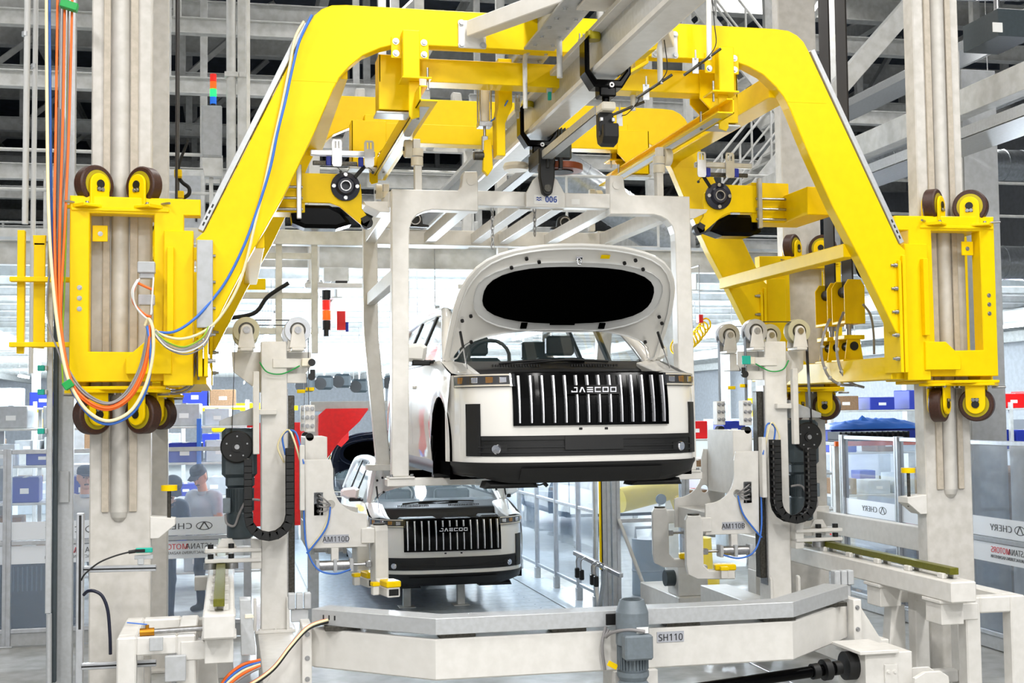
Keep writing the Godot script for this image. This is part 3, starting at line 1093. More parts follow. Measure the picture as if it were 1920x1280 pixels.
func overhead_track() -> void:
	second_hanger()
	var o := thing("trolley_track", "white overhead trolley track with hanging sensor rods, running under the yellow arches", "overhead track")
	var x := XC
	var m := MB.new()
	m.prism([x - 0.105, 4.665, x - 0.085, 4.655, x + 0.085, 4.655, x + 0.105, 4.665, x + 0.105, 4.70, x - 0.105, 4.70], -7.0, 4.4, Transform3D(), [], 0.002)
	part(o, "running_flange", m, M.white)
	m = MB.new()
	m.box(x - 0.03, 4.70, x + 0.03, 4.98, -7.0, 4.4)
	part(o, "rail_web", m, M.galvanised)
	m = MB.new()
	m.box(x - 0.105, 4.95, x + 0.105, 4.99, -7.0, 4.4)
	part(o, "top_flange", m, M.white)
	# carrying beam bolted along the side
	m = MB.new()
	m.box(x - 0.36, 5.085, x - 0.12, 5.105, -0.4, 4.4)
	m.box(x - 0.25, 5.10, x - 0.22, 5.34, -0.4, 4.4)
	m.box(x - 0.36, 5.34, x - 0.12, 5.36, -0.4, 4.4)
	part(o, "carrying_beam", m, M.panel_grey)
	for k in 9:
		for e in [-0.31, -0.17]:
			m = MB.new()
			m.bolt(Vector3(x + e, 5.085, 1.9 - 0.22 * k), Vector3.DOWN, 0.014, 0.016)
			part(o, "bolt", m, M.galvanised)
	# arms from the face of the arch to the track
	for s in [-1, 1]:
		m = MB.new()
		var a := Vector3(XC + s * 0.76, 5.20, 0.70)
		var b := Vector3(XC + s * 0.10, 5.16, 2.1)
		m.bar(a, b, 0.12, 0.12, 0.006)
		var arm := part(o, "bracing_arm", m, M.white)
		m = MB.new()
		m.box(XC + s * 0.76 - 0.105, 5.07, XC + s * 0.76 + 0.105, 5.28, 0.65, 0.67)
		part(arm, "base_plate", m, M.white)
		for e in [[-1, -1], [1, -1], [1, 1], [-1, 1]]:
			m = MB.new()
			m.bolt(Vector3(XC + s * 0.76 + e[0] * 0.082, 5.175 + e[1] * 0.082, 0.67), Vector3.BACK, 0.018, 0.016)
			part(arm, "bolt", m, M.galvanised)
	m = MB.new()
	m.box(x + 0.10, 4.84, x + 0.12, 5.22, 1.9, 2.25)
	m.box(x - 0.25, 5.05, x + 0.30, 5.07, 1.75, 2.35)
	part(o, "splice_plate", m, M.white)
	m = MB.new()
	for k in 2:
		m.prism([x + 0.10 + k * 0.05, 4.74 - 0.06 * k, x + 0.30 + k * 0.06, 4.80, x + 0.36, 5.02, x + 0.345, 5.02, x + 0.28 + k * 0.06, 4.815, x + 0.10 + k * 0.05, 4.755 - 0.06 * k], 1.55 - 0.35 * k, 1.80 - 0.35 * k, Transform3D(), [], 0.002)
	part(o, "catch_plate", m, M.yellow)
	# white hoops and sensor rods
	for k in 2:
		m = MB.new()
		var z := 0.55 - 0.75 * k
		m.tube([Vector3(x - 0.18, 5.14, z), Vector3(x - 0.26, 5.14, z), Vector3(x - 0.32, 5.08, z), Vector3(x - 0.33, 4.98, z)], 0.018, 10)
		m.cyl(Vector3(x - 0.33, 4.98, z), Vector3(x - 0.33, 4.66, z), 0.018, 10)
		part(o, "hoop", m, M.hose_white)
	m = MB.new()
	m.cyl(Vector3(x - 0.16, 6.6, 0.95), Vector3(x - 0.16, 4.80, 0.95), 0.022, 12)
	m.cyl(Vector3(x - 0.05, 6.6, 1.65), Vector3(x - 0.05, 4.98, 1.65), 0.022, 12)
	part(o, "hoop", m, M.hose_white)
	for k in 5:
		var p: Vector3 = [Vector3(2.534, 4.995, 1.0), Vector3(2.439, 4.842, 0.4), Vector3(2.317, 4.831, -0.2), Vector3(2.657, 4.957, 1.75), Vector3(2.603, 4.883, 0.35)][k]
		m = MB.new()
		m.box(p.x - 0.022, p.y - 0.02, p.x + 0.022, p.y + 0.09, p.z - 0.012, p.z + 0.012)
		var sn := part(o, "track_sensor", m, M.galvanised)
		m = MB.new()
		m.box(p.x - 0.014, p.y - 0.075, p.x + 0.014, p.y - 0.01, p.z - 0.01, p.z + 0.016)
		part(sn, "sensor_head", m, M.teal if k != 2 else M.galvanised)
		m = MB.new()
		for e in [-0.014, 0.014]:
			m.cyl(Vector3(p.x + e, p.y + 0.06, p.z + 0.01), Vector3(p.x + e, p.y + 0.125, p.z + 0.01), 0.006, 8)
		part(sn, "screw", m, M.steel)
	var post := [[Vector3(3.161, 5.222, 0.3), Vector3(3.152, 4.738, 0.3), Vector3(3.032, 4.742, 0.3)], [Vector3(3.175, 5.239, 0.9), Vector3(3.176, 4.802, 0.9), Vector3(3.065, 4.744, 0.9)], [Vector3(3.602, 5.485, 0.85), Vector3(3.592, 5.036, 0.85), Vector3(3.461, 4.947, 0.85)]]
	for q in post:
		m = MB.new()
		var top: Vector3 = q[0]
		var bot: Vector3 = q[1]
		m.cyl(top + Vector3(0, 0.30, 0), bot, 0.021, 12)
		var r := part(o, "sensor_post", m, M.hose_white)
		m = MB.new()
		m.cyl(bot + Vector3(0.09, 0.07, 0.01), q[2] + Vector3(-0.08, -0.06, 0.01), 0.011, 8)
		part(r, "cross_rod", m, M.dark_steel)
		m = MB.new()
		m.box(bot.x - 0.14, bot.y - 0.13, bot.x - 0.09, bot.y - 0.01, bot.z, bot.z + 0.006, 0.001)
		m.cyl(bot + Vector3(-0.115, -0.02, 0.01), bot + Vector3(-0.115, 0.05, 0.01), 0.007, 8)
		part(r, "bracket", m, M.galvanised)
		m = MB.new()
		m.tube([top + Vector3(0.015, 0, 0.02), bot + Vector3(0.04, 0.25, 0.02), bot + Vector3(0.045, 0.09, 0.02), bot + Vector3(-0.05, -0.03, 0.02), bot + Vector3(-0.10, -0.05, 0.02)], 0.004, 6)
		part(r, "cable", m, M.black)
	trolley()

func yoke(parent: Node3D, z: float) -> Node3D:
	var x := XC
	var m := MB.new()
	# open ring that wraps round the running flange
	m.prism([x - 0.13, 4.92, x - 0.165, 4.88, x - 0.165, 4.66, x - 0.10, 4.56, x + 0.10, 4.56, x + 0.165, 4.66, x + 0.165, 4.86, x + 0.13, 4.86, x + 0.13, 4.68, x + 0.08, 4.615, x - 0.08, 4.615, x - 0.13, 4.68], z - 0.075, z + 0.075, Transform3D(), [], 0.012)
	m.box(x - 0.06, 4.50, x + 0.06, 4.57, z - 0.06, z + 0.06, 0.01)
	m.cyl(Vector3(x, 4.40, z), Vector3(x, 4.52, z), 0.026, 14)
	var y := part(parent, "yoke", m, M.black_gloss)
	m = MB.new()
	m.lathe([0.0, -0.03, 0.05, -0.03, 0.056, 0.0, 0.05, 0.03, 0.0, 0.03], Transform3D(Basis(), Vector3(x - 0.085, 4.93, z)), 20)
	part(y, "side_roller", m, M.hub_green)
	m = MB.new()
	m.lathe([0.008, 0.0, 0.008, 0.02, 0.018, 0.02, 0.018, 0.0], Transform3D(Basis(Vector3.RIGHT, PI / 2), Vector3(x + 0.02, 4.575, z + 0.065)), 14)
	part(y, "grease_eye", m, M.steel)
	return y

func trolley() -> void:
	var o := thing("track_trolley", "black two-yoke trolley riding the overhead track, with open hook and brown drive disc", "trolley")
	var x := XC
	yoke(o, 1.58)
	yoke(o, -0.42)
	# tow bar between the yokes
	var m := MB.new()
	m.box(x - 0.045, 4.405, x + 0.045, 4.415, -2.4, 1.46)
	m.box(x - 0.045, 4.405, x - 0.035, 4.475, -2.4, 1.46)
	part(o, "tow_bar", m, M.galvanised)
	# open hook at the leading end
	m = MB.new()
	m.box(x - 0.05, 4.40, x + 0.05, 4.46, 1.50, 1.66, 0.01)
	part(o, "hook_block", m, M.pale_plastic)
	m = MB.new()
	var p := [-0.035, 4.40, 0.035, 4.40, 0.035, 4.27, 0.045, 4.24, 0.07, 4.225, 0.10, 4.24, 0.10, 4.30, 0.155, 4.30, 0.155, 4.21, 0.12, 4.165, 0.05, 4.155, -0.01, 4.18, -0.035, 4.24]
	m.prism(p, x - 0.055, x + 0.055, Transform3D(ALONG_X.basis, Vector3(0, 0, 1.55)), [], 0.01)
	part(o, "hook", m, M.black)
	for e in [-0.055, 0.03]:
		m = MB.new()
		m.box(x + e, 4.33, x + e + 0.025, 4.36, 1.60, 1.62)
		part(o, "hook_bolt", m, M.steel)
	# clevis down to the hanger's lifting plate
	m = MB.new()
	m.prism([x - 0.065, 4.42, x + 0.065, 4.42, x + 0.065, 4.26, x + 0.045, 4.15] + arc(x, 4.15, 0.045, 0, -180, 8) + [x - 0.045, 4.15, x - 0.065, 4.26], -0.165, -0.10, Transform3D(), [], 0.01)
	m.box(x - 0.07, 4.36, x + 0.07, 4.50, -0.48, -0.10, 0.01)
	part(o, "clevis", m, M.black)
	m = MB.new()
	m.cyl(Vector3(x, 4.165, -0.11), Vector3(x, 4.165, -0.09), 0.03, 18)
	part(o, "clevis_pin", m, M.dark_steel)
	# geared motor and friction disc beside the yoke
	m = MB.new()
	m.box(x + 0.06, 4.47, x + 0.30, 4.63, -0.62, -0.42, 0.02)
	for k in 7:
		m.box(x + 0.08 + 0.03 * k, 4.63, x + 0.092 + 0.03 * k, 4.74, -0.66, -0.40, 0.002)
	part(o, "drive_motor", m, M.motor_dark)
	m = MB.new()
	m.lathe([0.10, -0.02, 0.185, -0.02, 0.19, -0.015, 0.19, 0.03, 0.185, 0.035, 0.10, 0.035], Transform3D(Basis(), Vector3(x + 0.16, 4.365, -0.30)), 36)
	part(o, "drive_disc", m, M.copper, "brown friction drive disc")
	m = MB.new()
	m.lathe([0.0, -0.03, 0.11, -0.03, 0.11, 0.0, 0.0, 0.0], Transform3D(Basis(), Vector3(x + 0.16, 4.365, -0.30)), 24)
	m.box(x - 0.01, 4.33, x + 0.02, 4.41, -0.14, -0.09)
	m.box(x + 0.10, 4.33, x + 0.13, 4.42, -0.14, -0.09)
	part(o, "disc_guard", m, M.black)
	m = MB.new()
	m.lathe([0.0, -0.03, 0.10, -0.03, 0.115, 0.0, 0.10, 0.03, 0.0, 0.03], Transform3D(Basis(), Vector3(x - 0.16, 4.42, -0.55)), 28)
	part(o, "rubber_wheel", m, M.pale_plastic)

# ---- the cars: local axes, x across, y up from the lowest lip of the bumper, +z to the nose (nose tip at z = 0)
const NOSE := [0.0, 0.0, 0.2, -0.004, 0.4, -0.018, 0.565, -0.05, 0.70, -0.115, 0.80, -0.20, 0.865, -0.30, 0.905, -0.42, 0.935, -0.58, 0.95, -0.74]

func nose_z(x: float) -> float:
	x = absf(x)
	for i in NOSE.size() / 2 - 1:
		if x <= NOSE[i * 2 + 2]:
			return lerpf(NOSE[i * 2 + 1], NOSE[i * 2 + 3], (x - NOSE[i * 2]) / (NOSE[i * 2 + 2] - NOSE[i * 2]))
	return -0.74

func lean(y: float) -> float:
	if y < 0.15:
		return -0.13 * pow((0.15 - y) / 0.15, 1.5)
	return -0.06 * pow(maxf(0.0, (y - 0.45) / 0.35), 2.0)

func skin(x: float, y: float, off := 0.0) -> Vector3:
	var d := Vector3(x * 0.25 / (1.05 - absf(x) * absf(x) * 0.9), 0, 1).normalized()
	return Vector3(x, y, nose_z(x) + lean(y)) + d * off

# slab that follows the nose: from x0 to x1 and y0 to y1, standing "off" proud of the skin
func slab(mb: MB, x0: float, x1: float, y0: float, y1: float, off: float, k := 14, rows := 2) -> void:
	var g := []
	var b := []
	for i in rows + 1:
		var y := lerpf(y0, y1, float(i) / rows)
		var r := []
		var q := []
		for j in k + 1:
			var x := lerpf(x0, x1, float(j) / k)
			r.append(skin(x, y, off))
			q.append(skin(x, y, -0.004))
		g.append(r)
		b.append(q)
	mb.sheet(g)
	for e in [0, rows]:
		for j in k:
			mb.fquad(g[e][j], g[e][j + 1], b[e][j + 1], b[e][j], Vector3(0, -1 if e == 0 else 1, 0))
	for e in [0, k]:
		for i in rows:
			mb.fquad(g[i][e], g[i + 1][e], b[i + 1][e], b[i][e], Vector3(-1 if e == 0 else 1, 0, 0))

func side_x(z: float, y: float) -> float:
	var w := 0.955
	if z > -1.3:
		w -= 0.005 * pow((z + 1.3) / 0.56, 2.0)
	if z < -4.2:
		w -= 0.10 * pow((-4.2 - z) / 0.6, 2.0)
	w -= 0.05 * pow(maxf(0.0, (y - 0.62) / 0.33), 2.0) + 0.05 * pow(maxf(0.0, (0.35 - y) / 0.35), 2.0)
	for c in [-0.98, -3.80]:   # flared wheel arches
		var r := Vector2(z - c, y - 0.28).length()
		w += 0.018 * clampf(1.0 - absf(r - 0.44) / 0.12, 0.0, 1.0)
	w -= 0.014 * exp(-pow((y - 0.33) / 0.08, 2.0)) if z < -1.5 and z > -3.3 else 0.0
	return w

func arch_y(z: float) -> float:
	var y := 0.13
	for c in [-0.98, -3.80]:
		var d := absf(z - c)
		if d < 0.40:
			y = maxf(y, 0.24 + sqrt(0.1605 - d * d))
	return y

func make_suv(o: Node3D, paint: Material, wheels := false) -> void:
	var m := MB.new()
	# bumper and fascia
	var g := []
	for y in [0.15, 0.19, 0.25, 0.35, 0.45, 0.53, 0.60, 0.66, 0.70, 0.75, 0.79]:
		var r := []
		for i in 41:
			r.append(skin(lerpf(-0.95, 0.95, i / 40.0), y))
		g.append(r)
	m.sheet(g)
	part(o, "front_bumper", m, paint)
	# lower valance in grained black
	m = MB.new()
	g = []
	for k in 5:
		var r := []
		for i in 33:
			var x := lerpf(-0.935, 0.935, i / 32.0)
			var low := 0.005 + 0.055 * smoothstep(0.55, 0.90, absf(x))
			var y := lerpf(0.156, low, k / 4.0)
			r.append(skin(x, y, 0.012 if k < 2 else 0.0))
		g.append(r)
	var r2 := []
	for i in 33:
		r2.append(Vector3(lerpf(-0.88, 0.88, i / 32.0), 0.02, -0.75))
	g.append(r2)
	m.sheet(g, true)
	part(o, "valance", m, M.trim_black)
	m = MB.new()
	slab(m, -0.52, 0.52, 0.02, 0.115, 0.03, 16, 2)
	part(o, "skid_plate", m, M.trim_black)
	for s in [-1, 1]:
		m = MB.new()
		m.prism([-0.20, 0, 0.20, 0, 0.18, 0.05, -0.18, 0.05], -0.12, 0.12, Transform3D(Basis(), Vector3(s * 0.55, -0.035, -0.35)), [], 0.03)
		part(o, "deflector", m, M.trim_black)
	# corner intakes and lower grille
	for s in [-1, 1]:
		m = MB.new()
		var a := 0.785
		var b := 0.868
		slab(m, minf(s * a, s * b), maxf(s * a, s * b), 0.20, 0.575, 0.008, 6, 3)
		part(o, "corner_intake", m, M.trim_black)
	m = MB.new()
	slab(m, -0.866, 0.866, 0.20, 0.345, 0.006, 30, 2)
	var lg := part(o, "lower_grille", m, M.black)
	for q in [[0.78, 0.315, 0.345], [0.80, 0.225, 0.233], [0.80, 0.262, 0.270]]:
		m = MB.new()
		slab(m, -q[0], q[0], q[1], q[2], 0.016, 26, 1)
		part(lg, "grille_bar", m, M.trim_black)
	for s in [-1, 1]:
		m = MB.new()
		var p := skin(s * 0.69, 0.252, 0.018)
		m.lathe([0.0, 0.006, 0.03, 0.004, 0.036, -0.004, 0.038, -0.02], Transform3D(Basis(Vector3.UP, s * 0.6) * Basis(Vector3.RIGHT, PI / 2), p), 20)
		part(lg, "fog_lamp", m, M.chrome)
		m = MB.new()
		slab(m, s * 0.69 - 0.075, s * 0.69 + 0.075, 0.222, 0.282, 0.012, 6, 1)
		part(lg, "fog_surround", m, M.trim_black)
	m = MB.new()
	slab(m, -0.215, 0.215, 0.243, 0.342, 0.022, 8, 1)
	part(o, "plate_holder", m, M.trim_black)
	m = MB.new()
	for x in [-0.095, 0.095]:
		m.box(x - 0.012, 0.382, x + 0.012, 0.398, -0.02, 0.004, 0.002)
	part(o, "plate_clip", m, M.trim_black)
	# main grille: black shell, inner ribs, tall chrome bars
	m = MB.new()
	slab(m, -0.575, 0.575, 0.415, 0.79, 0.022, 20, 4)
	var gr := part(o, "grille", m, M.black_gloss)
	m = MB.new()
	for i in 28:
		var x := -0.545 + 1.09 * i / 27.0
		slab(m, x - 0.004, x + 0.004, 0.43, 0.77, 0.028, 1, 4)
	for y in [0.50, 0.56, 0.62]:
		slab(m, -0.55, 0.55, y, y + 0.006, 0.026, 18, 1)
	part(gr, "grille_rib", m, M.black_gloss)
	for i in 14:
		m = MB.new()
		var x := -0.53 + 1.06 * i / 13.0
		var gg := []
		for k in 7:
			var t := k / 6.0
			var w := 0.008 + 0.004 * t
			var y := lerpf(0.435, 0.772, t)
			gg.append([skin(x - w, y, 0.022), skin(x - w * 0.45, y, 0.048), skin(x + w * 0.45, y, 0.048), skin(x + w, y, 0.022)])
		for k in 6:
			for c in 3:
				var mid: Vector3 = (gg[k][c] + gg[k + 1][c + 1]) * 0.5
				m.fquad(gg[k][c], gg[k][c + 1], gg[k + 1][c + 1], gg[k + 1][c], mid - Vector3(x, mid.y, mid.z - 0.03))
		part(gr, "chrome_bar", m, M.bright_trim)
	m = MB.new()
	slab(m, -0.19, 0.19, 0.635, 0.70, 0.052, 6, 1)
	var bp := part(gr, "badge_base", m, M.black_gloss)
	badge(bp)
	# headlamps
	for s in [-1, 1]:
		m = MB.new()
		slab(m, minf(s * 0.55, s * 0.915), maxf(s * 0.55, s * 0.915), 0.695, 0.79, 0.010, 14, 1)
		var hl := part(o, "headlamp", m, M.black)
		for k in 3:
			m = MB.new()
			var x: float = s * (0.63 + 0.09 * k)
			var p := skin(x, 0.745, 0.012)
			m.obox(Transform3D(Basis(Vector3.UP, s * (0.3 + 0.25 * k)), p), Vector3(0.055, 0.042, 0.014), 0.006)
			part(hl, "reflector", m, [M.chrome, M.brass, M.chrome][k])
		m = MB.new()
		m.obox(Transform3D(Basis(Vector3.UP, s * 0.9), skin(s * 0.885, 0.745, 0.012)), Vector3(0.05, 0.045, 0.012), 0.004)
		part(hl, "indicator", m, M.brass)
		m = MB.new()
		slab(m, minf(s * 0.56, s * 0.912), maxf(s * 0.56, s * 0.912), 0.70, 0.712, 0.018, 14, 1)
		slab(m, minf(s * 0.56, s * 0.912), maxf(s * 0.56, s * 0.912), 0.776, 0.787, 0.018, 14, 1)
		part(hl, "light_strip", m, M.pale_plastic)
		m = MB.new()
		slab(m, minf(s * 0.552, s * 0.914), maxf(s * 0.552, s * 0.914), 0.697, 0.788, 0.026, 14, 1)
		part(hl, "lens", m, M.lens_glass)
	# body sides with wheel openings
	var zs := []
	for i in 9:
		zs.append(lerpf(-0.58, -1.379, i / 8.0))
	zs[0] = -0.581
	for z in [-1.381, -1.6, -1.9, -2.2, -2.5, -2.8, -3.1, -3.399]:
		zs.append(z)
	for i in 9:
		zs.append(lerpf(-3.401, -4.199, i / 8.0))
	for z in [-4.201, -4.35, -4.5, -4.62, -4.70]:
		zs.append(z)
	for s in [-1, 1]:
		m = MB.new()
		g = []
		for z in zs:
			var r := []
			var y0 := arch_y(z)
			for k in 13:
				var y := lerpf(y0, 0.93 if z < -1.2 else lerpf(0.80, 0.93, clampf((-0.6 - z) / 0.6, 0, 1)), k / 12.0)
				r.append(Vector3(s * side_x(z, y), y, z))
			g.append(r)
		m.sheet(g, s > 0)
		part(o, "body_side", m, paint)
		m = MB.new()   # sill
		var sg := []
		for z in [-1.38, -2.4, -3.40]:
			sg.append([Vector3(s * 0.92, 0.20, z), Vector3(s * 0.945, 0.10, z), Vector3(s * 0.93, 0.03, z), Vector3(s * 0.80, 0.02, z)])
		m.sheet(sg)
		part(o, "sill", m, M.sill_grey)
		for c in [-0.98, -3.80]:
			m = MB.new()   # dark lining of the wheel well
			for i in 16:
				var t0 := PI * i / 16.0
				var t1 := PI * (i + 1) / 16.0
				var a := Vector3(s * 0.945, 0.24 + sin(t0) * 0.405, c + cos(t0) * 0.405)
				var b := Vector3(s * 0.945, 0.24 + sin(t1) * 0.405, c + cos(t1) * 0.405)
				m.fquad(a, b, Vector3(s * 0.55, b.y, b.z), Vector3(s * 0.55, a.y, a.z), Vector3(0, -cos(t0), 0))
				m.ftri(Vector3(s * 0.60, a.y, a.z), Vector3(s * 0.60, b.y, b.z), Vector3(s * 0.60, 0.0, c), Vector3(s, 0, 0))
			for e in [-0.405, 0.405]:
				m.fquad(Vector3(s * 0.945, 0.24, c + e), Vector3(s * 0.55, 0.24, c + e), Vector3(s * 0.55, 0.02, c + e), Vector3(s * 0.945, 0.02, c + e), Vector3(0, 0, -e))
			part(o, "wheel_well", m, M.felt)
		if wheels:
			for c in [-0.98, -3.80]:
				m = MB.new()
				m.lathe([0.16, -0.10, 0.34, -0.11, 0.37, -0.08, 0.37, 0.08, 0.34, 0.11, 0.16, 0.10], Transform3D(Basis(Vector3.BACK, PI / 2), Vector3(s * 0.83, 0.20, c)), 28)
				part(o, "tyre", m, M.rubber)
		# door mirror, handles, shut lines
		m = MB.new()
		m.prism([-0.02, 0.0, -0.16, 0.01, -0.24, 0.055, -0.235, 0.12, -0.20, 0.15, -0.05, 0.165, 0.0, 0.13], -0.06, 0.06, Transform3D(Basis.from_scale(Vector3(-s, 1, 1)) * Basis(Vector3.UP, -0.15), Vector3(s * 0.93, 0.93, -1.72)), [], 0.03)
		var mi := part(o, "door_mirror", m, paint)
		m = MB.new()
		m.obox(Transform3D(Basis(), Vector3(s * 0.98, 0.93, -1.72)), Vector3(0.17, 0.045, 0.09), 0.015)
		part(mi, "mirror_foot", m, M.black)
		m = MB.new()
		for z in [-1.55, -2.55, -3.35]:
			var gg := []
			for k in 8:
				var y := lerpf(0.16, 0.92, k / 7.0)
				gg.append([Vector3(s * (side_x(z, y) + 0.0015), y, z - 0.003), Vector3(s * (side_x(z, y) + 0.0015), y, z + 0.003)])
			m.sheet(gg)
		part(o, "shut_line", m, M.black)
		for z in [-2.40, -3.22]:
			m = MB.new()
			m.obox(Transform3D(Basis(), Vector3(s * 0.962, 0.74, z)), Vector3(0.03, 0.03, 0.20), 0.012)
			part(o, "door_handle", m, paint)
		# glass, pillars and roof rail of this side
		var belt := Vector3(s * 0.905, 0.93, 0)
		var head := Vector3(s * 0.70, 1.40, 0)
		m = MB.new()
		for w in [[-1.55, -2.02, -2.48, -2.48], [-2.58, -2.58, -3.38, -3.38], [-3.48, -3.48, -4.35, -4.05]]:
			m.fquad(belt + Vector3(0, 0, w[0]), head + Vector3(0, 0, w[1]), head + Vector3(0, 0, w[3]), belt + Vector3(0, 0, w[2]), Vector3(s, 0.4, 0))
		part(o, "side_glass", m, M.wind_glass)
		m = MB.new()
		for w in [[-2.53, -2.53], [-3.43, -3.43]]:
			m.bar(belt + Vector3(-s * 0.005, 0, w[0]), head + Vector3(-s * 0.005, 0, w[1]), 0.03, 0.10, 0.006, Vector3.BACK)
		m.bar(belt + Vector3(s * 0.005, 0, -1.5), belt + Vector3(s * 0.005, 0, -4.4), 0.02, 0.03)
		part(o, "window_frame", m, M.black)
		m = MB.new()
		m.tube([Vector3(s * 0.84, 0.90, -1.22), Vector3(s * 0.785, 1.14, -1.60), Vector3(s * 0.72, 1.34, -1.98), Vector3(s * 0.69, 1.395, -2.35), Vector3(s * 0.68, 1.41, -3.0), Vector3(s * 0.69, 1.38, -3.9), Vector3(s * 0.73, 1.30, -4.3), Vector3(s * 0.86, 0.93, -4.55)], 0.05, 10)
		part(o, "roof_pillar", m, paint)
	# roof, tail and windscreens
	m = MB.new()
	g = []
	for z in [-1.96, -2.1, -2.4, -2.9, -3.4, -3.9, -4.25]:
		var r := []
		for i in 13:
			var x := lerpf(-0.70, 0.70, i / 12.0)
			r.append(Vector3(x, 1.37 + 0.05 * (1 - pow((z + 2.9) / 1.4, 2.0)) + 0.03 * (1 - pow(x / 0.7, 2.0)), z))
		g.append(r)
	m.sheet(g, true)
	part(o, "roof", m, paint)
	m = MB.new()
	g = []
	for k in 6:
		var t := k / 5.0
		var r := []
		for i in 11:
			var u := lerpf(-1, 1, i / 10.0)
			r.append(Vector3(u * lerpf(0.80, 0.68, t), lerpf(0.915, 1.42, t), lerpf(-1.16, -1.98, t) - 0.13 * u * u))
		g.append(r)
	m.sheet(g)
	part(o, "windscreen", m, M.wind_glass)
	m = MB.new()
	g = []
	for k in 9:
		var r := []
		var y: float = [0.10, 0.35, 0.6, 0.80, 0.93, 0.95, 0.97, 1.0, 1.02][k]
		for i in 13:
			var u := lerpf(-1, 1, i / 12.0)
			r.append(Vector3(u * 0.86, y, -4.80 + 0.10 * u * u + 0.04 * k / 8.0))
		g.append(r)
	m.sheet(g, true)
	part(o, "tailgate", m, paint)
	m = MB.new()
	m.fquad(Vector3(-0.76, 1.02, -4.72), Vector3(0.76, 1.02, -4.72), Vector3(0.66, 1.36, -4.35), Vector3(-0.66, 1.36, -4.35), Vector3(0, 0.4, -1))
	part(o, "rear_glass", m, M.wind_glass)
	# cabin: dash, seats, steering wheel, mirror
	m = MB.new()
	m.prism([-1.22, 0.80, -1.22, 0.90, -1.45, 0.93, -1.75, 0.92, -1.85, 0.80], -0.80, 0.80, ALONG_X, [], 0.02)
	part(o, "dashboard", m, M.black)
	m = MB.new()
	m.box(-0.82, 0.12, 0.82, 0.30, -4.6, -1.25)
	part(o, "cabin_floor", m, M.black)
	for s in [-1, 1]:
		for z in [-2.45, -3.45]:
			m = MB.new()
			m.box(s * 0.40 - 0.24, 0.45, s * 0.40 + 0.24, 1.00, z - 0.08, z + 0.06, 0.05)
			m.box(s * 0.40 - 0.13, 1.02, s * 0.40 + 0.13, 1.20, z - 0.08, z + 0.02, 0.04)
			part(o, "seat_back", m, M.black)
	m = MB.new()
	var sw := []
	for i in 21:
		sw.append(Vector3(-0.38 + cos(TAU * i / 20) * 0.18, 0.96 + sin(TAU * i / 20) * 0.16, -1.88 + sin(TAU * i / 20) * 0.09))
	m.tube(sw, 0.016, 8, false)
	part(o, "steering_wheel", m, M.black)
	m = MB.new()
	m.box(-0.12, 1.25, 0.12, 1.32, -1.84, -1.80, 0.015)
	part(o, "rear_mirror", m, M.black)
	# engine bay: slam panel, tray, inner wings, cowl with wipers
	m = MB.new()
	g = []
	for k in 3:
		var r := []
		for i in 21:
			var x := lerpf(-0.56, 0.56, i / 20.0)
			r.append(Vector3(x, 0.80 - 0.01 * k, nose_z(x) - 0.05 - 0.14 * k))
		g.append(r)
	m.sheet(g, true)
	part(o, "slam_panel", m, M.black_gloss)
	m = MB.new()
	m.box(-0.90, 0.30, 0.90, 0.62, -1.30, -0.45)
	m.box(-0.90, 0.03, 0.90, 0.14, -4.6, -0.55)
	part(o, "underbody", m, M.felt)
	m = MB.new()
	m.box(-0.55, 0.60, -0.10, 0.76, -0.85, -0.50, 0.02)
	m.box(0.0, 0.60, 0.35, 0.74, -0.95, -0.55, 0.02)
	m.box(0.42, 0.60, 0.66, 0.78, -0.80, -0.52, 0.02)
	part(o, "engine_cover", m, M.black)
	for s in [-1, 1]:
		m = MB.new()
		m.prism([-0.30, 0.78, -0.60, 0.80, -1.15, 0.90, -1.15, 0.60, -0.30, 0.55], minf(s * 0.70, s * 0.74), maxf(s * 0.70, s * 0.74), ALONG_X)
		part(o, "inner_wing", m, M.car_inner)
		m = MB.new()
		g = []
		for z in [-0.42, -0.7, -0.95, -1.2]:
			var yy := lerpf(0.79, 0.92, clampf((-0.6 - z) / 0.6, 0, 1))
			g.append([Vector3(s * 0.72, yy - 0.015, z), Vector3(s * 0.82, yy + 0.004, z), Vector3(s * minf(side_x(z, yy), 0.905 - nose_z(0.9) * 0.0), yy, z)])
		m.sheet(g, s < 0)
		part(o, "wing_top", m, paint)
	m = MB.new()
	g = []
	for k in 4:
		var r := []
		for i in 13:
			var u := lerpf(-1, 1, i / 12.0)
			r.append(Vector3(u * 0.80, [0.70, 0.84, 0.865, 0.92][k], [-0.92, -0.93, -1.02, -1.17][k] - 0.12 * u * u))
		g.append(r)
	m.sheet(g)
	var cw := part(o, "cowl", m, M.black)
	for s in [-1, 1]:
		m = MB.new()
		m.tube([Vector3(s * 0.10 - 0.35, 0.90, -1.13), Vector3(s * 0.10 + 0.0, 0.925, -1.12), Vector3(s * 0.10 + 0.36, 0.915, -1.15)], 0.011, 6)
		part(cw, "wiper", m, M.black)
		m = MB.new()
		for k in 18:
			m.box(s * 0.32 - 0.2 + k * 0.022, 0.869, s * 0.32 - 0.19 + k * 0.022, 0.888, -1.06, -1.03, 0.001)
		part(cw, "air_slot", m, M.trim_black)
	bonnet(o, paint)

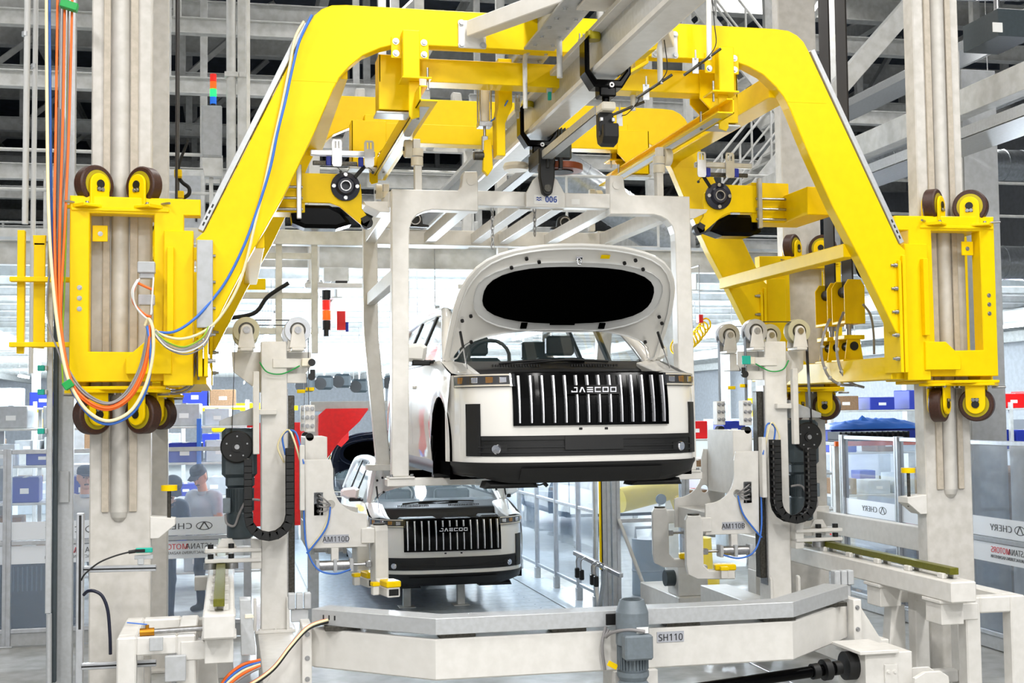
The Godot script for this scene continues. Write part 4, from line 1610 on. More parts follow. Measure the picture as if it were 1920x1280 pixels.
func badge(b: Node3D) -> void:
	# six wide capitals drawn with flat strokes: J A E C O O
	var h := 0.038
	var w := 0.046
	var t := 0.0085
	var m := MB.new()
	for i in 6:
		var x := -0.17 + 0.0575 * i
		var y := 0.648
		var z := skin(0.0, 0.66, 0.0).z + 0.051
		var rects := []
		match i:
			0: rects = [[0.0, 0, w, t], [w - t, 0, w, h], [w * 0.45, h - t, w, h], [0.0, 0, t, h * 0.35]]
			2: rects = [[0, 0, w, t], [0, h - t, w, h], [0, h / 2 - t / 2, w, h / 2 + t / 2]]
			3: rects = [[0, 0, t, h], [0, 0, w, t], [0, h - t, w, h]]
			4, 5: rects = [[0, 0, t, h], [w - t, 0, w, h], [0, 0, w, t], [0, h - t, w, h]]
		for r in rects:
			m.box(x + r[0], y + r[1], x + r[2], y + r[3], z, z + 0.008, 0.001)
		if i == 1:
			m.prism([x, y, x + t * 1.3, y, x + w / 2, y + h * 0.8, x + w - t * 1.3, y, x + w, y, x + w / 2 + t * 0.8, y + h, x + w / 2 - t * 0.8, y + h], z, z + 0.008, Transform3D(), [], 0.001)
	part(b, "badge_lettering", m, M.bright_trim)

# raised bonnet: lies in a plane from its hinges (u = 0) to its front lip (u = 1.21)
func bonnet(o: Node3D, paint: Material) -> void:
	var hinge := Vector3(0, 0.93, -1.15)
	var e := Vector3(0, 0.80, 0.90).normalized()
	var xf := Transform3D(Basis(Vector3.RIGHT, e, Vector3.RIGHT.cross(e)), hinge)   # local z = under side, towards the nose
	var half := [0.0, 1.215, 0.14, 1.21, 0.28, 1.197, 0.40, 1.175, 0.506, 1.145, 0.60, 1.105, 0.69, 1.045, 0.76, 0.965, 0.81, 0.87, 0.84, 0.78, 0.86, 0.68, 0.878, 0.52, 0.885, 0.30, 0.888, 0.0, 0.86, -0.04, 0.82, -0.01, 0.80, 0.05, 0.765, 0.13, 0.70, 0.195, 0.60, 0.243, 0.45, 0.285, 0.22, 0.318, 0.0, 0.325]
	var poly := []
	poly += half
	for i in range(half.size() / 2 - 2, 0, -1):
		poly += [-half[i * 2], half[i * 2 + 1]]
	var m := MB.new()
	m.prism(poly, -0.03, -0.005, xf, [], 0.008)
	var b := part(o, "bonnet", m, paint)
	# pressed inner panel with a raised rim round the recess
	var inner := []
	for i in poly.size() / 2:
		var p := Vector2(poly[i * 2], poly[i * 2 + 1] - 0.68)
		var q := p * Vector2(0.955, 0.955)
		inner += [q.x, q.y + 0.68]
	var oval := []
	var felt := []
	for i in 36:
		var t := TAU * i / 36
		var c := cos(t)
		var s := sin(t)
		var k := 1.0 / pow(pow(absf(c), 2.6) + pow(absf(s), 2.6), 1.0 / 2.6)
		oval += [c * k * 0.735, 0.70 + s * k * (0.345 if s > 0 else 0.375)]
		felt += [c * k * 0.672, 0.70 + s * k * (0.305 if s > 0 else 0.285)]
	m = MB.new()
	m.prism(inner, -0.006, 0.012, xf, [oval], 0.006)
	part(b, "inner_panel", m, M.car_inner)
	m = MB.new()
	m.prism(oval, -0.006, 0.003, xf, [], 0.001)
	part(b, "recess", m, M.car_inner)
	m = MB.new()
	m.prism(felt, 0.003, 0.014, xf, [], 0.004)
	for x in [-0.33, 0.30]:
		m.prism([x, 0.42, x + 0.05, 0.42, x + 0.05, 0.36, x, 0.36], 0.003, 0.014, xf, [], 0.002)
	m.prism([-0.10, 0.42, 0.10, 0.42, 0.10, 0.40, -0.10, 0.40], 0.003, 0.014, xf, [], 0.002)
	part(b, "sound_mat", m, M.felt, "black felt sound mat")
	m = MB.new()
	for p in [[-0.50, 1.0], [-0.30, 1.06], [0.36, 1.06], [0.52, 1.0], [-0.74, 0.50], [0.77, 0.50], [-0.80, 0.45], [0.81, 0.43], [-0.70, 0.22], [0.72, 0.22], [-0.40, 1.09], [0.44, 1.09]]:
		m.cyl(xf * Vector3(p[0], p[1], 0.012), xf * Vector3(p[0], p[1], 0.028), 0.014, 10)
	part(b, "rubber_stop", m, M.black)
	m = MB.new()
	m.tube([xf * Vector3(-0.012, 1.10, 0.012), xf * Vector3(-0.012, 1.075, 0.05), xf * Vector3(0.012, 1.075, 0.05), xf * Vector3(0.012, 1.10, 0.012)], 0.006, 6)
	m.obox(Transform3D(xf.basis, xf * Vector3(0, 1.10, 0.016)), Vector3(0.05, 0.03, 0.01), 0.002)
	part(b, "striker", m, M.chrome)
	m = MB.new()
	m.obox(Transform3D(xf.basis, xf * Vector3(0.20, 1.115, 0.013)), Vector3(0.07, 0.035, 0.003), 0.0)
	part(b, "warning_sticker", m, M.yellow)
	for s in [-1, 1]:
		m = MB.new()
		var p0 := xf * Vector3(s * 0.80, 0.33, 0.02)
		var p1 := Vector3(s * 0.80, 0.84, -0.62)
		m.cyl(p0, p0.lerp(p1, 0.45), 0.011, 10)
		part(b, "gas_strut", m, M.black)
		m = MB.new()
		m.cyl(p0.lerp(p1, 0.45), p1, 0.006, 8)
		part(b, "strut_rod", m, M.steel)

func suv() -> void:
	var o := thing("suv_car", "white car without wheels lifted high in the hanger, bonnet raised", "car", "cars on the line")
	make_suv(o, M.car_white)
	o.position = Vector3(XC, 1.83, 1.15)
	var c := copy(o, Vector3(2.565, 0.31, -4.95), 0.0, "white car with raised bonnet on low trestles on the tread plate line")
	c.set_meta("group", "cars on the line")
	var n := copy(o, Vector3(2.50, 0.31, -10.6), 0.0, "dark navy car with raised bonnet waiting behind the white one")
	for p in n.find_children("*", "MeshInstance3D", true, false):
		if p.material_override == M.car_white or p.material_override == M.car_inner:
			p.material_override = M.car_navy
	# a loose plug lead under the lifted car
	var m := MB.new()
	m.tube([Vector3(2.093, 1.877, 0.9), Vector3(2.132, 1.83, 0.9), Vector3(2.192, 1.813, 0.9), Vector3(2.232, 1.824, 0.9)], 0.006, 6)
	m.cyl(Vector3(2.232, 1.828, 0.9), Vector3(2.255, 1.804, 0.9), 0.014, 10)
	part(o, "loose_plug", m, M.black)
	var lp: Node3D = o.get_child(o.get_child_count() - 1)
	lp.position = -o.position
	# trestles under the second car
	for s in [-1, 1]:
		for z in [-5.55, -8.6]:
			var t := thing("car_trestle", "grey steel trestle holding up the white car on the tread plates", "trestle", "car trestles")
			m = MB.new()
			var x: float = 2.42 + s * 0.33
			m.box(x - 0.10, 0.0, x + 0.10, 0.02, z - 0.1, z + 0.1)
			part(t, "foot_plate", m, M.steelwork)
			m = MB.new()
			m.box(x - 0.045, 0.02, x + 0.045, 0.26, z - 0.045, z + 0.045)
			part(t, "post", m, M.steelwork)
			m = MB.new()
			m.box(x - (0.28 if s < 0 else 0.05), 0.26, x + (0.05 if s < 0 else 0.40), 0.335, z - 0.06, z + 0.06)
			part(t, "cradle", m, M.steelwork)

func gear_motor(o: Node3D, called: String, at: Vector3, r: float, body: Material) -> Node3D:
	# vertical geared motor: "at" is the middle of its gearbox flange, the motor stands above it
	var m := MB.new()
	m.lathe([0.0, -0.30, r * 1.05, -0.30, r * 1.05, -0.10, r * 0.80, -0.06, r * 0.95, -0.03, r * 0.95, 0.0, 0.0, 0.0], Transform3D(Basis(), at), 24)
	var g := part(o, called, m, body)
	m = MB.new()
	m.lathe([0.0, 0.0, r * 0.78, 0.0, r * 0.78, 0.20, 0.0, 0.20], Transform3D(Basis(), at), 24)
	for k in 28:
		var t := TAU * k / 28
		m.obox(Transform3D(Basis(Vector3.UP, -t), at + Vector3(cos(t) * r * 0.83, 0.09, sin(t) * r * 0.83)), Vector3(r * 0.22, 0.15, 0.006), 0.0)
	part(g, "cooling_fin", m, body)
	m = MB.new()
	m.lathe([r * 0.97, 0.17, r * 0.99, 0.18, r * 0.97, 0.38, r * 0.72, 0.46, 0.0, 0.46], Transform3D(Basis(), at), 24)
	part(g, "fan_cowl", m, body)
	m = MB.new()
	for k in 5:
		m.lathe([r * (0.10 + 0.11 * k), 0.461, r * (0.10 + 0.11 * k), 0.464, r * (0.14 + 0.11 * k), 0.464, r * (0.14 + 0.11 * k), 0.461], Transform3D(Basis(), at), 20)
	part(g, "fan_grille", m, M.motor_dark)
	return g

# drag chain: side plates and cross links along a U
func drag_chain(o: Node3D, xa: float, xb: float, ytop_a: float, ytop_b: float, ybot: float, z: float) -> void:
	var r := absf(xb - xa) / 2
	var cx := (xa + xb) / 2
	var pts := []
	var y := ytop_a
	while y > ybot + r:
		pts.append(Vector2(xa, y))
		y -= 0.052
	for k in 9:
		var t := PI + PI * k / 8.0
		var sgn := 1.0 if xb > xa else -1.0
		pts.append(Vector2(cx + cos(t) * r * sgn, ybot + r + sin(t) * r))
	y = ybot + r + 0.052
	while y < ytop_b:
		pts.append(Vector2(xb, y))
		y += 0.052
	var c := Node3D.new()
	c.name = "drag_chain"
	o.add_child(c, true)
	for i in pts.size() - 1:
		var m := MB.new()
		var a: Vector2 = pts[i]
		var b: Vector2 = pts[i + 1]
		var d := (b - a).normalized()
		for dz in [-0.055, 0.055]:
			m.bar(Vector3(a.x, a.y, z + dz), Vector3(b.x + d.x * 0.01, b.y + d.y * 0.01, z + dz), 0.012, 0.064, 0.004, Vector3(-d.y, d.x, 0))
		var q := (a + b) / 2
		for e in [-0.021, 0.021]:
			m.obox(Transform3D(Basis(Vector3.BACK, atan2(d.y, d.x)), Vector3(q.x - d.y * e, q.y + d.x * e, z)), Vector3(0.022, 0.006, 0.10), 0.001)
		part(c, "link", m, M.black)
	var w := MB.new()
	for k in 3:
		var p3 := []
		for p in pts:
			p3.append(Vector3(p.x, p.y, z - 0.03 + 0.03 * k))
		w.tube(p3, 0.009, 6, false)
	part(c, "cable", w, M.grey_cable)

func lifting_column(s: int) -> void:
	var o := thing("lifting_column", "cream lifting column with drag chain, belt pulleys and two hooked arms, name plate ending in " + ("D" if s < 0 else "B"), "lifting column", "lifting columns on the shuttle")
	var z := -0.60
	var m := MB.new()
	sb(m, s, 0.25, 0.62, 0.459, 2.94, z - 0.22, z, 0.008)
	part(o, "column", m, M.white)
	m = MB.new()
	sb(m, s, 0.20, 0.60, 0.52, 0.625, z - 0.30, z + 0.06)
	for e in [0.24, 0.36, 0.48]:
		m.bolt(Vector3(sx(s, e), 0.625, z + 0.035), Vector3.UP, 0.014, 0.014)
	part(o, "base_plate", m, M.white)
	for e in [0.20, 0.46]:
		m = MB.new()
		m.prism([0.0, 0.625, 0.0, 0.86, -0.02, 0.88, -0.05, 0.88, -0.05, 0.625], sx(s, e) - 0.012, sx(s, e) + 0.012, Transform3D(ALONG_X.basis, Vector3(0, 0, z + 0.05)))
		part(o, "gusset", m, M.white)
	# linear rail on the inner side
	m = MB.new()
	sb(m, s, 0.465, 0.86, 0.52, 2.50, z - 0.15, z - 0.05)
	part(o, "linear_rail", m, M.dark_steel)
	m = MB.new()
	sb(m, s, 0.459, 0.80, 0.468, 2.55, z - 0.17, z - 0.02, 0.001)
	part(o, "rail_strip", m, M.steel)
	# pulleys on their brackets
	for k in 2:
		for b in 2:
			var zz := z - 0.02 - 0.62 * b
			var px := 0.135 if k == 0 else 0.545
			m = MB.new()
			sb(m, s, px - 0.05, 2.86, px + 0.05, 2.885, zz - 0.10, zz + 0.10)
			if b == 0:
				m.prism(sf(s, [0.02, 2.86, 0.255, 2.86, 0.255, 2.52, 0.03, 2.70] if k == 0 else [0.46, 2.86, 0.66, 2.86, 0.66, 2.74, 0.60, 2.66, 0.46, 2.66]), zz - 0.13, zz - 0.11)
			else:
				sb(m, s, minf(px, 0.25), 2.70, maxf(px, 0.46), 2.86, zz - 0.11, zz + 0.05)
			var br := part(o, "pulley_bracket", m, M.white)
			m = MB.new()
			for dz in [-0.075, 0.060]:
				m.prism(sf(s, [px - 0.07, 2.885, px + 0.07, 2.885] + arc(px, 3.03, 0.046, 0, 180, 8)), zz + dz, zz + dz + 0.014)
			part(br, "fork", m, M.white)
			m = MB.new()
			m.lathe([0.0, -0.05, 0.105, -0.05, 0.108, -0.035, 0.085, -0.03, 0.085, 0.03, 0.108, 0.035, 0.105, 0.05, 0.0, 0.05], Transform3D(Basis(Vector3.RIGHT, PI / 2), Vector3(sx(s, px), 3.03, zz)), 32)
			part(br, "pulley", m, M.nylon if k == 0 else M.aluminium)
			m = MB.new()
			m.lathe([0.050, 0.0, 0.050, 0.054, 0.064, 0.054, 0.064, 0.0], Transform3D(Basis(Vector3.RIGHT, PI / 2), Vector3(sx(s, px), 3.03, zz)), 28)
			part(br, "bearing_ring", m, M.dark_steel)
			m = MB.new()
			m.cyl(Vector3(sx(s, px), 3.03, zz - 0.08), Vector3(sx(s, px), 3.03, zz + 0.085), 0.028, 16)
			part(br, "axle", m, M.steel)
	for b in 2:
		var zz := z - 0.02 - 0.62 * b
		m = MB.new()
		sb(m, s, 0.135, 3.112, 0.545, 3.117, zz - 0.025, zz + 0.025, 0.0)
		sb(m, s, 0.630, 2.42, 0.634, 3.03, zz - 0.025, zz + 0.025, 0.0)
		m.bar(Vector3(sx(s, 0.048), 3.03, zz), Vector3(sx(s, 0.02), 2.14, zz), 0.05, 0.004, 0.0, Vector3.RIGHT)
		part(o, "belt", m, M.belt)
		m = MB.new()
		sb(m, s, 0.60, 2.20, 0.68, 2.42, zz - 0.06, zz + 0.045)
		var cl := part(o, "belt_clamp", m, M.white)
		m = MB.new()
		for e in 3:
			for d in [0.62, 0.66]:
				m.bolt(Vector3(sx(s, d), 2.39 - 0.07 * e, zz + 0.045), Vector3.BACK, 0.012, 0.03)
		part(cl, "bolt", m, M.steel)
		m = MB.new()
		m.cyl(Vector3(sx(s, 0.64), 2.16, zz - 0.04), Vector3(sx(s, 0.64), 2.16, zz + 0.04), 0.032, 14)
		part(cl, "belt_end", m, M.rubber)
	# limit switch on its plate, trip cam, yellow tags
	m = MB.new()
	sb(m, s, 0.345, 2.725, 0.64, 2.80, z, z + 0.012)
	sb(m, s, 0.46, 2.60, 0.62, 2.68, z - 0.05, z - 0.03)
	var lp := part(o, "switch_plate", m, M.white)
	m = MB.new()
	sb(m, s, 0.575, 2.735, 0.66, 2.80, z + 0.012, z + 0.06)
	part(lp, "limit_switch", m, M.pale_plastic)
	m = MB.new()
	if s < 0:
		m.cyl(Vector3(sx(s, 0.655), 2.765, z + 0.03), Vector3(sx(s, 0.655), 2.765, z + 0.075), 0.030, 18)
	else:
		sb(m, s, 0.62, 2.735, 0.70, 2.81, z + 0.06, z + 0.075)
	part(lp, "switch_head", m, M.black if s < 0 else M.teal)
	m = MB.new()
	m.cyl(Vector3(sx(s, 0.655), 2.65, z), Vector3(sx(s, 0.655), 2.65, z + 0.03), 0.03, 16)
	sb(m, s, 0.645, 2.66, 0.685, 2.71, z, z + 0.02)
	part(lp, "trip_cam", m, M.black)
	for b in 2:
		m = MB.new()
		sb(m, s, 0.61 - 0.05 * b, 2.535 - 0.01 * b, 0.68 - 0.05 * b, 2.565 - 0.01 * b, z - 0.05 - 0.4 * b, z - 0.03 - 0.4 * b)
		part(o, "yellow_tag", m, M.yellow)
	m = MB.new()
	m.tube([Vector3(sx(s, 0.24), 2.77, z + 0.02), Vector3(sx(s, 0.30), 2.69, z + 0.03), Vector3(sx(s, 0.42), 2.675, z + 0.03), Vector3(sx(s, 0.56), 2.74, z + 0.04)], 0.006, 6)
	part(o, "earth_wire", m, M.green)
	# T-shaped cable guide
	m = MB.new()
	sb(m, s, 0.185, 2.03, 0.235, 2.695, z + 0.03, z + 0.09)
	sb(m, s, 0.235, 2.345, 0.375, 2.39, z + 0.0, z + 0.06)
	part(o, "chain_guide", m, M.white)
	m = MB.new()
	sb(m, s, 0.548, 1.58, 0.588, 2.10, z + 0.12, z + 0.20)
	part(o, "chain_guide", m, M.white)
	drag_chain(o, sx(s, 0.144), sx(s, 0.469), 2.0, 2.08, 1.385, -0.40)
	# geared lifting motor outside the column
	m = MB.new()
	sb(m, s, -0.06, 1.84, 0.22, 2.24, z - 0.25, z - 0.02, 0.03)
	sb(m, s, -0.03, 1.76, 0.20, 1.86, z - 0.22, z - 0.04, 0.02)
	var gb := part(o, "gearbox", m, M.motor_dark)
	m = MB.new()
	m.lathe([0.0, 0.0, 0.13, 0.0, 0.132, 0.02, 0.12, 0.03, 0.04, 0.03, 0.04, 0.045, 0.0, 0.045], Transform3D(Basis(Vector3.RIGHT, PI / 2), Vector3(sx(s, 0.06), 2.09, z - 0.02)), 36)
	part(gb, "belt_drum", m, M.black)
	m = MB.new()
	for e in 5:
		var t := TAU * e / 5 + 0.3
		m.cyl(Vector3(sx(s, 0.06) + cos(t) * 0.085, 2.09 + sin(t) * 0.085, z), Vector3(sx(s, 0.06) + cos(t) * 0.085, 2.09 + sin(t) * 0.085, z + 0.016), 0.007, 8)
	m.cyl(Vector3(sx(s, 0.06), 2.09, z), Vector3(sx(s, 0.06), 2.09, z + 0.03), 0.02, 12)
	part(gb, "drum_screw", m, M.steel)
	m = MB.new()
	m.lathe([0.0, 1.345, 0.085, 1.345, 0.105, 1.36, 0.105, 1.55, 0.10, 1.56, 0.10, 1.76, 0.0, 1.76], Transform3D(Basis(), Vector3(sx(s, 0.085), 0, z - 0.13)), 24)
	for e in 24:
		var t := TAU * e / 24
		m.obox(Transform3D(Basis(Vector3.UP, -t), Vector3(sx(s, 0.085) + cos(t) * 0.10, 1.66, z - 0.13 + sin(t) * 0.10)), Vector3(0.025, 0.18, 0.006), 0.0)
	part(gb, "motor", m, M.motor_dark)
	m = MB.new()
	sb(m, s, -0.05, 1.56, 0.01, 1.68, z - 0.10, z - 0.02)
	part(gb, "terminal_box", m, M.motor_grey)
	m = MB.new()
	m.tube([Vector3(sx(s, -0.03), 1.55, z - 0.05), Vector3(sx(s, -0.02), 1.48, z - 0.03), Vector3(sx(s, 0.04), 1.46, z - 0.01), Vector3(sx(s, 0.08), 1.56, z), Vector3(sx(s, 0.14), 1.66, z + 0.01), Vector3(sx(s, 0.24), 1.66, z + 0.01)], 0.010, 8)
	part(gb, "motor_cable", m, M.grey_cable)
	m = MB.new()
	m.prism(sf(s, [-0.08, 2.26, 0.22, 2.26, 0.22, 2.42, -0.08, 2.30]), z - 0.25, z - 0.02)
	part(o, "belt_guard", m, M.panel_grey)
	# outrigger with the horizontal rollers that grip the olive rail
	m = MB.new()
	sb(m, s, -0.19, 1.26, 0.25, 1.29, z - 0.10, z + 0.12)
	sb(m, s, -0.19, 1.18, 0.25, 1.21, z - 0.10, z + 0.12)
	sb(m, s, 0.17, 1.12, 0.25, 1.36, z - 0.10, z + 0.10)
	m.prism(sf(s, [-0.10, 1.29, 0.06, 1.29, 0.02, 1.36, -0.06, 1.36]), z - 0.02, z + 0.0)
	var og := part(o, "outrigger", m, M.white)
	for e in [-0.145, 0.015]:
		m = MB.new()
		m.cyl(Vector3(sx(s, e), 1.13, z + 0.06), Vector3(sx(s, e), 1.178, z + 0.06), 0.055, 24)
		part(og, "guide_roller", m, M.steel)
		for y in [1.29, 1.21]:
			m = MB.new()
			m.cyl(Vector3(sx(s, e), y, z + 0.06), Vector3(sx(s, e), y + 0.035, z + 0.06), 0.026, 6)
			part(og, "nut", m, M.black)
	# lift slide with the quarter-round cheek, arm beam and swinging arms
	var cheek := [0.59, 1.98, 0.80, 1.98, 0.82, 1.90, 0.82, 1.80]
	cheek += arc(1.06, 1.78, 0.24, 180, 270, 10)
	cheek += [1.09, 1.53, 1.09, 1.27, 0.60, 1.27]
	for b in 2:
		var zz := z + 0.13 - 0.78 * b
		m = MB.new()
		m.prism(sf(s, cheek), zz - 0.02, zz, Transform3D(), [sf(s, arc(0.795, 1.615, 0.035, 0, 350, 16))])
		part(o, "arm_cheek", m, M.white)
	m = MB.new()
	sb(m, s, 0.60, 1.60, 0.78, 2.16, z - 0.60, z + 0.02)
	sb(m, s, 0.60, 1.27, 1.06, 1.46, z - 0.64, z + 0.11)
	part(o, "lift_slide", m, M.white)
	m = MB.new()
	sb(m, s, 0.74, 1.31, 0.94, 1.375, z + 0.13, z + 0.134, 0.0)
	var np := part(o, "name_plate", m, M.name_plate)
	lettering(np, "AM110" + ("D" if s < 0 else "B"), Vector3(sx(s, 0.84), 1.34, z + 0.136), 0.042, M.ink, 0, 0, 1.0)
	for b in 2:
		var zz := z + 0.10 - (0.88 if s > 0 else 0.62) * b
		m = MB.new()
		sb(m, s, 1.04, 1.30, 1.15, 1.42, zz - 0.07, zz + 0.05)
		part(o, "arm_joint", m, M.white)
		# vertical arm with hooked foot, turned about its pin
		var pin := Vector3(sx(s, 1.19 - (0.09 * b if s < 0 else 0.0)), 0, zz)
		var xf := Transform3D(Basis(Vector3.UP, -1.35 if s < 0 else -0.25), pin)
		m = MB.new()
		m.prism([-0.055, 1.44, 0.055, 1.44, 0.075, 1.40, 0.075, 1.02, 0.12, 0.975, 0.34, 0.975, 0.34, 0.90, 0.02, 0.90, -0.06, 0.94, -0.075, 1.02, -0.075, 1.40], -0.055, 0.055, xf, [], 0.008)
		var arm := part(o, "swing_arm", m, M.white)
		m = MB.new()
		m.cyl(pin + Vector3(0, 1.44, 0), pin + Vector3(0, 1.455, 0), 0.05, 20)
		part(arm, "pivot_cap", m, M.dark_steel)
		m = MB.new()
		m.obox(Transform3D(xf.basis, xf * Vector3(0.26, 1.0, 0)), Vector3(0.18, 0.05, 0.12), 0.008)
		part(arm, "support_pad", m, M.yellow)
		m = MB.new()
		m.obox(Transform3D(xf.basis, xf * Vector3(0.341, 0.937, 0)), Vector3(0.004, 0.05, 0.08), 0.0)
		part(arm, "tube_opening", m, M.black)
		m = MB.new()
		m.obox(Transform3D(xf.basis, xf * Vector3(0.24, 0.95, 0.12)), Vector3(0.06, 0.07, 0.05), 0.005)
		part(arm, "sensor_block", m, M.white)
		m = MB.new()
		m.obox(Transform3D(xf.basis, xf * Vector3(0.24, 1.0, 0.12)), Vector3(0.07, 0.03, 0.06), 0.004)
		part(arm, "sensor_cap", m, M.yellow)
		# pneumatic cylinder that swings the arm
		var y := 1.13 + 0.08 * b
		m = MB.new()
		m.cyl(Vector3(sx(s, 0.70), y, zz + 0.02), Vector3(sx(s, 0.97), y, zz + 0.02), 0.040, 20)
		var cy := part(o, "arm_cylinder", m, M.steel)
		m = MB.new()
		for e in [0.69, 0.83, 0.96]:
			m.obox(Transform3D(Basis(), Vector3(sx(s, e), y, zz + 0.02)), Vector3(0.03, 0.10, 0.10), 0.004)
		part(cy, "end_cap", m, M.panel_grey)
		m = MB.new()
		m.cyl(Vector3(sx(s, 0.97), y, zz + 0.02), Vector3(sx(s, 1.10), y, zz + 0.02), 0.012, 10)
		m.obox(Transform3D(Basis(), Vector3(sx(s, 1.10), y, zz + 0.02)), Vector3(0.05, 0.05, 0.05), 0.006)
		part(cy, "piston_rod", m, M.steel)
		m = MB.new()
		sb(m, s, 0.80, 1.16, 0.86, 1.27, zz - 0.03, zz + 0.03)
		part(cy, "cylinder_mount", m, M.white)
	# valve block and hoses
	m = MB.new()
	sb(m, s, 0.66, 1.53, 0.74, 1.72, z + 0.115, z + 0.13)
	var vb := part(o, "valve_plate", m, M.aluminium)
	m = MB.new()
	for e in 4:
		m.cyl(Vector3(sx(s, 0.70), 1.695 - 0.042 * e, z + 0.13), Vector3(sx(s, 0.70), 1.695 - 0.042 * e, z + 0.17), 0.017, 12)
	part(vb, "plug", m, M.black)
	m = MB.new()
	for e in 4:
		m.tube([Vector3(sx(s, 0.70), 1.695 - 0.042 * e, z + 0.17), Vector3(sx(s, 0.75), 1.66 - 0.03 * e, z + 0.18), Vector3(sx(s, 0.795), 1.615, z + 0.12)], 0.006, 6)
	part(vb, "sensor_cable", m, M.grey_cable)
	m = MB.new()
	m.tube([Vector3(sx(s, 0.795), 1.60, z + 0.14), Vector3(sx(s, 0.76), 1.44, z + 0.17), Vector3(sx(s, 0.64), 1.28, z + 0.18), Vector3(sx(s, 0.60), 1.24, z + 0.18)], 0.008, 6)
	m.tube([Vector3(sx(s, 0.58), 1.62, z + 0.14), Vector3(sx(s, 0.60), 1.30, z + 0.17), Vector3(sx(s, 0.68), 1.12, z + 0.19), Vector3(sx(s, 0.82), 1.07, z + 0.19), Vector3(sx(s, 0.95), 1.10, z + 0.17)], 0.008, 6)
	m.tube([Vector3(sx(s, 0.58), 1.95, z + 0.20), Vector3(sx(s, 0.52), 2.20, z + 0.15), Vector3(sx(s, 0.42), 2.18, z + 0.10), Vector3(sx(s, 0.44), 2.02, z + 0.10)], 0.008, 6)
	part(vb, "air_hose", m, M.blue)
	m = MB.new()
	m.tube([Vector3(sx(s, 0.80), 1.60, z + 0.13), Vector3(sx(s, 0.74), 1.42, z + 0.15), Vector3(sx(s, 0.63), 1.28, z + 0.16)], 0.008, 6)
	m.tube([Vector3(sx(s, 0.56), 1.95, z + 0.17), Vector3(sx(s, 0.47), 2.22, z + 0.13), Vector3(sx(s, 0.38), 2.10, z + 0.10), Vector3(sx(s, 0.43), 1.96, z + 0.10)], 0.008, 6)
	part(vb, "pale_hose", m, M.cream_hose)

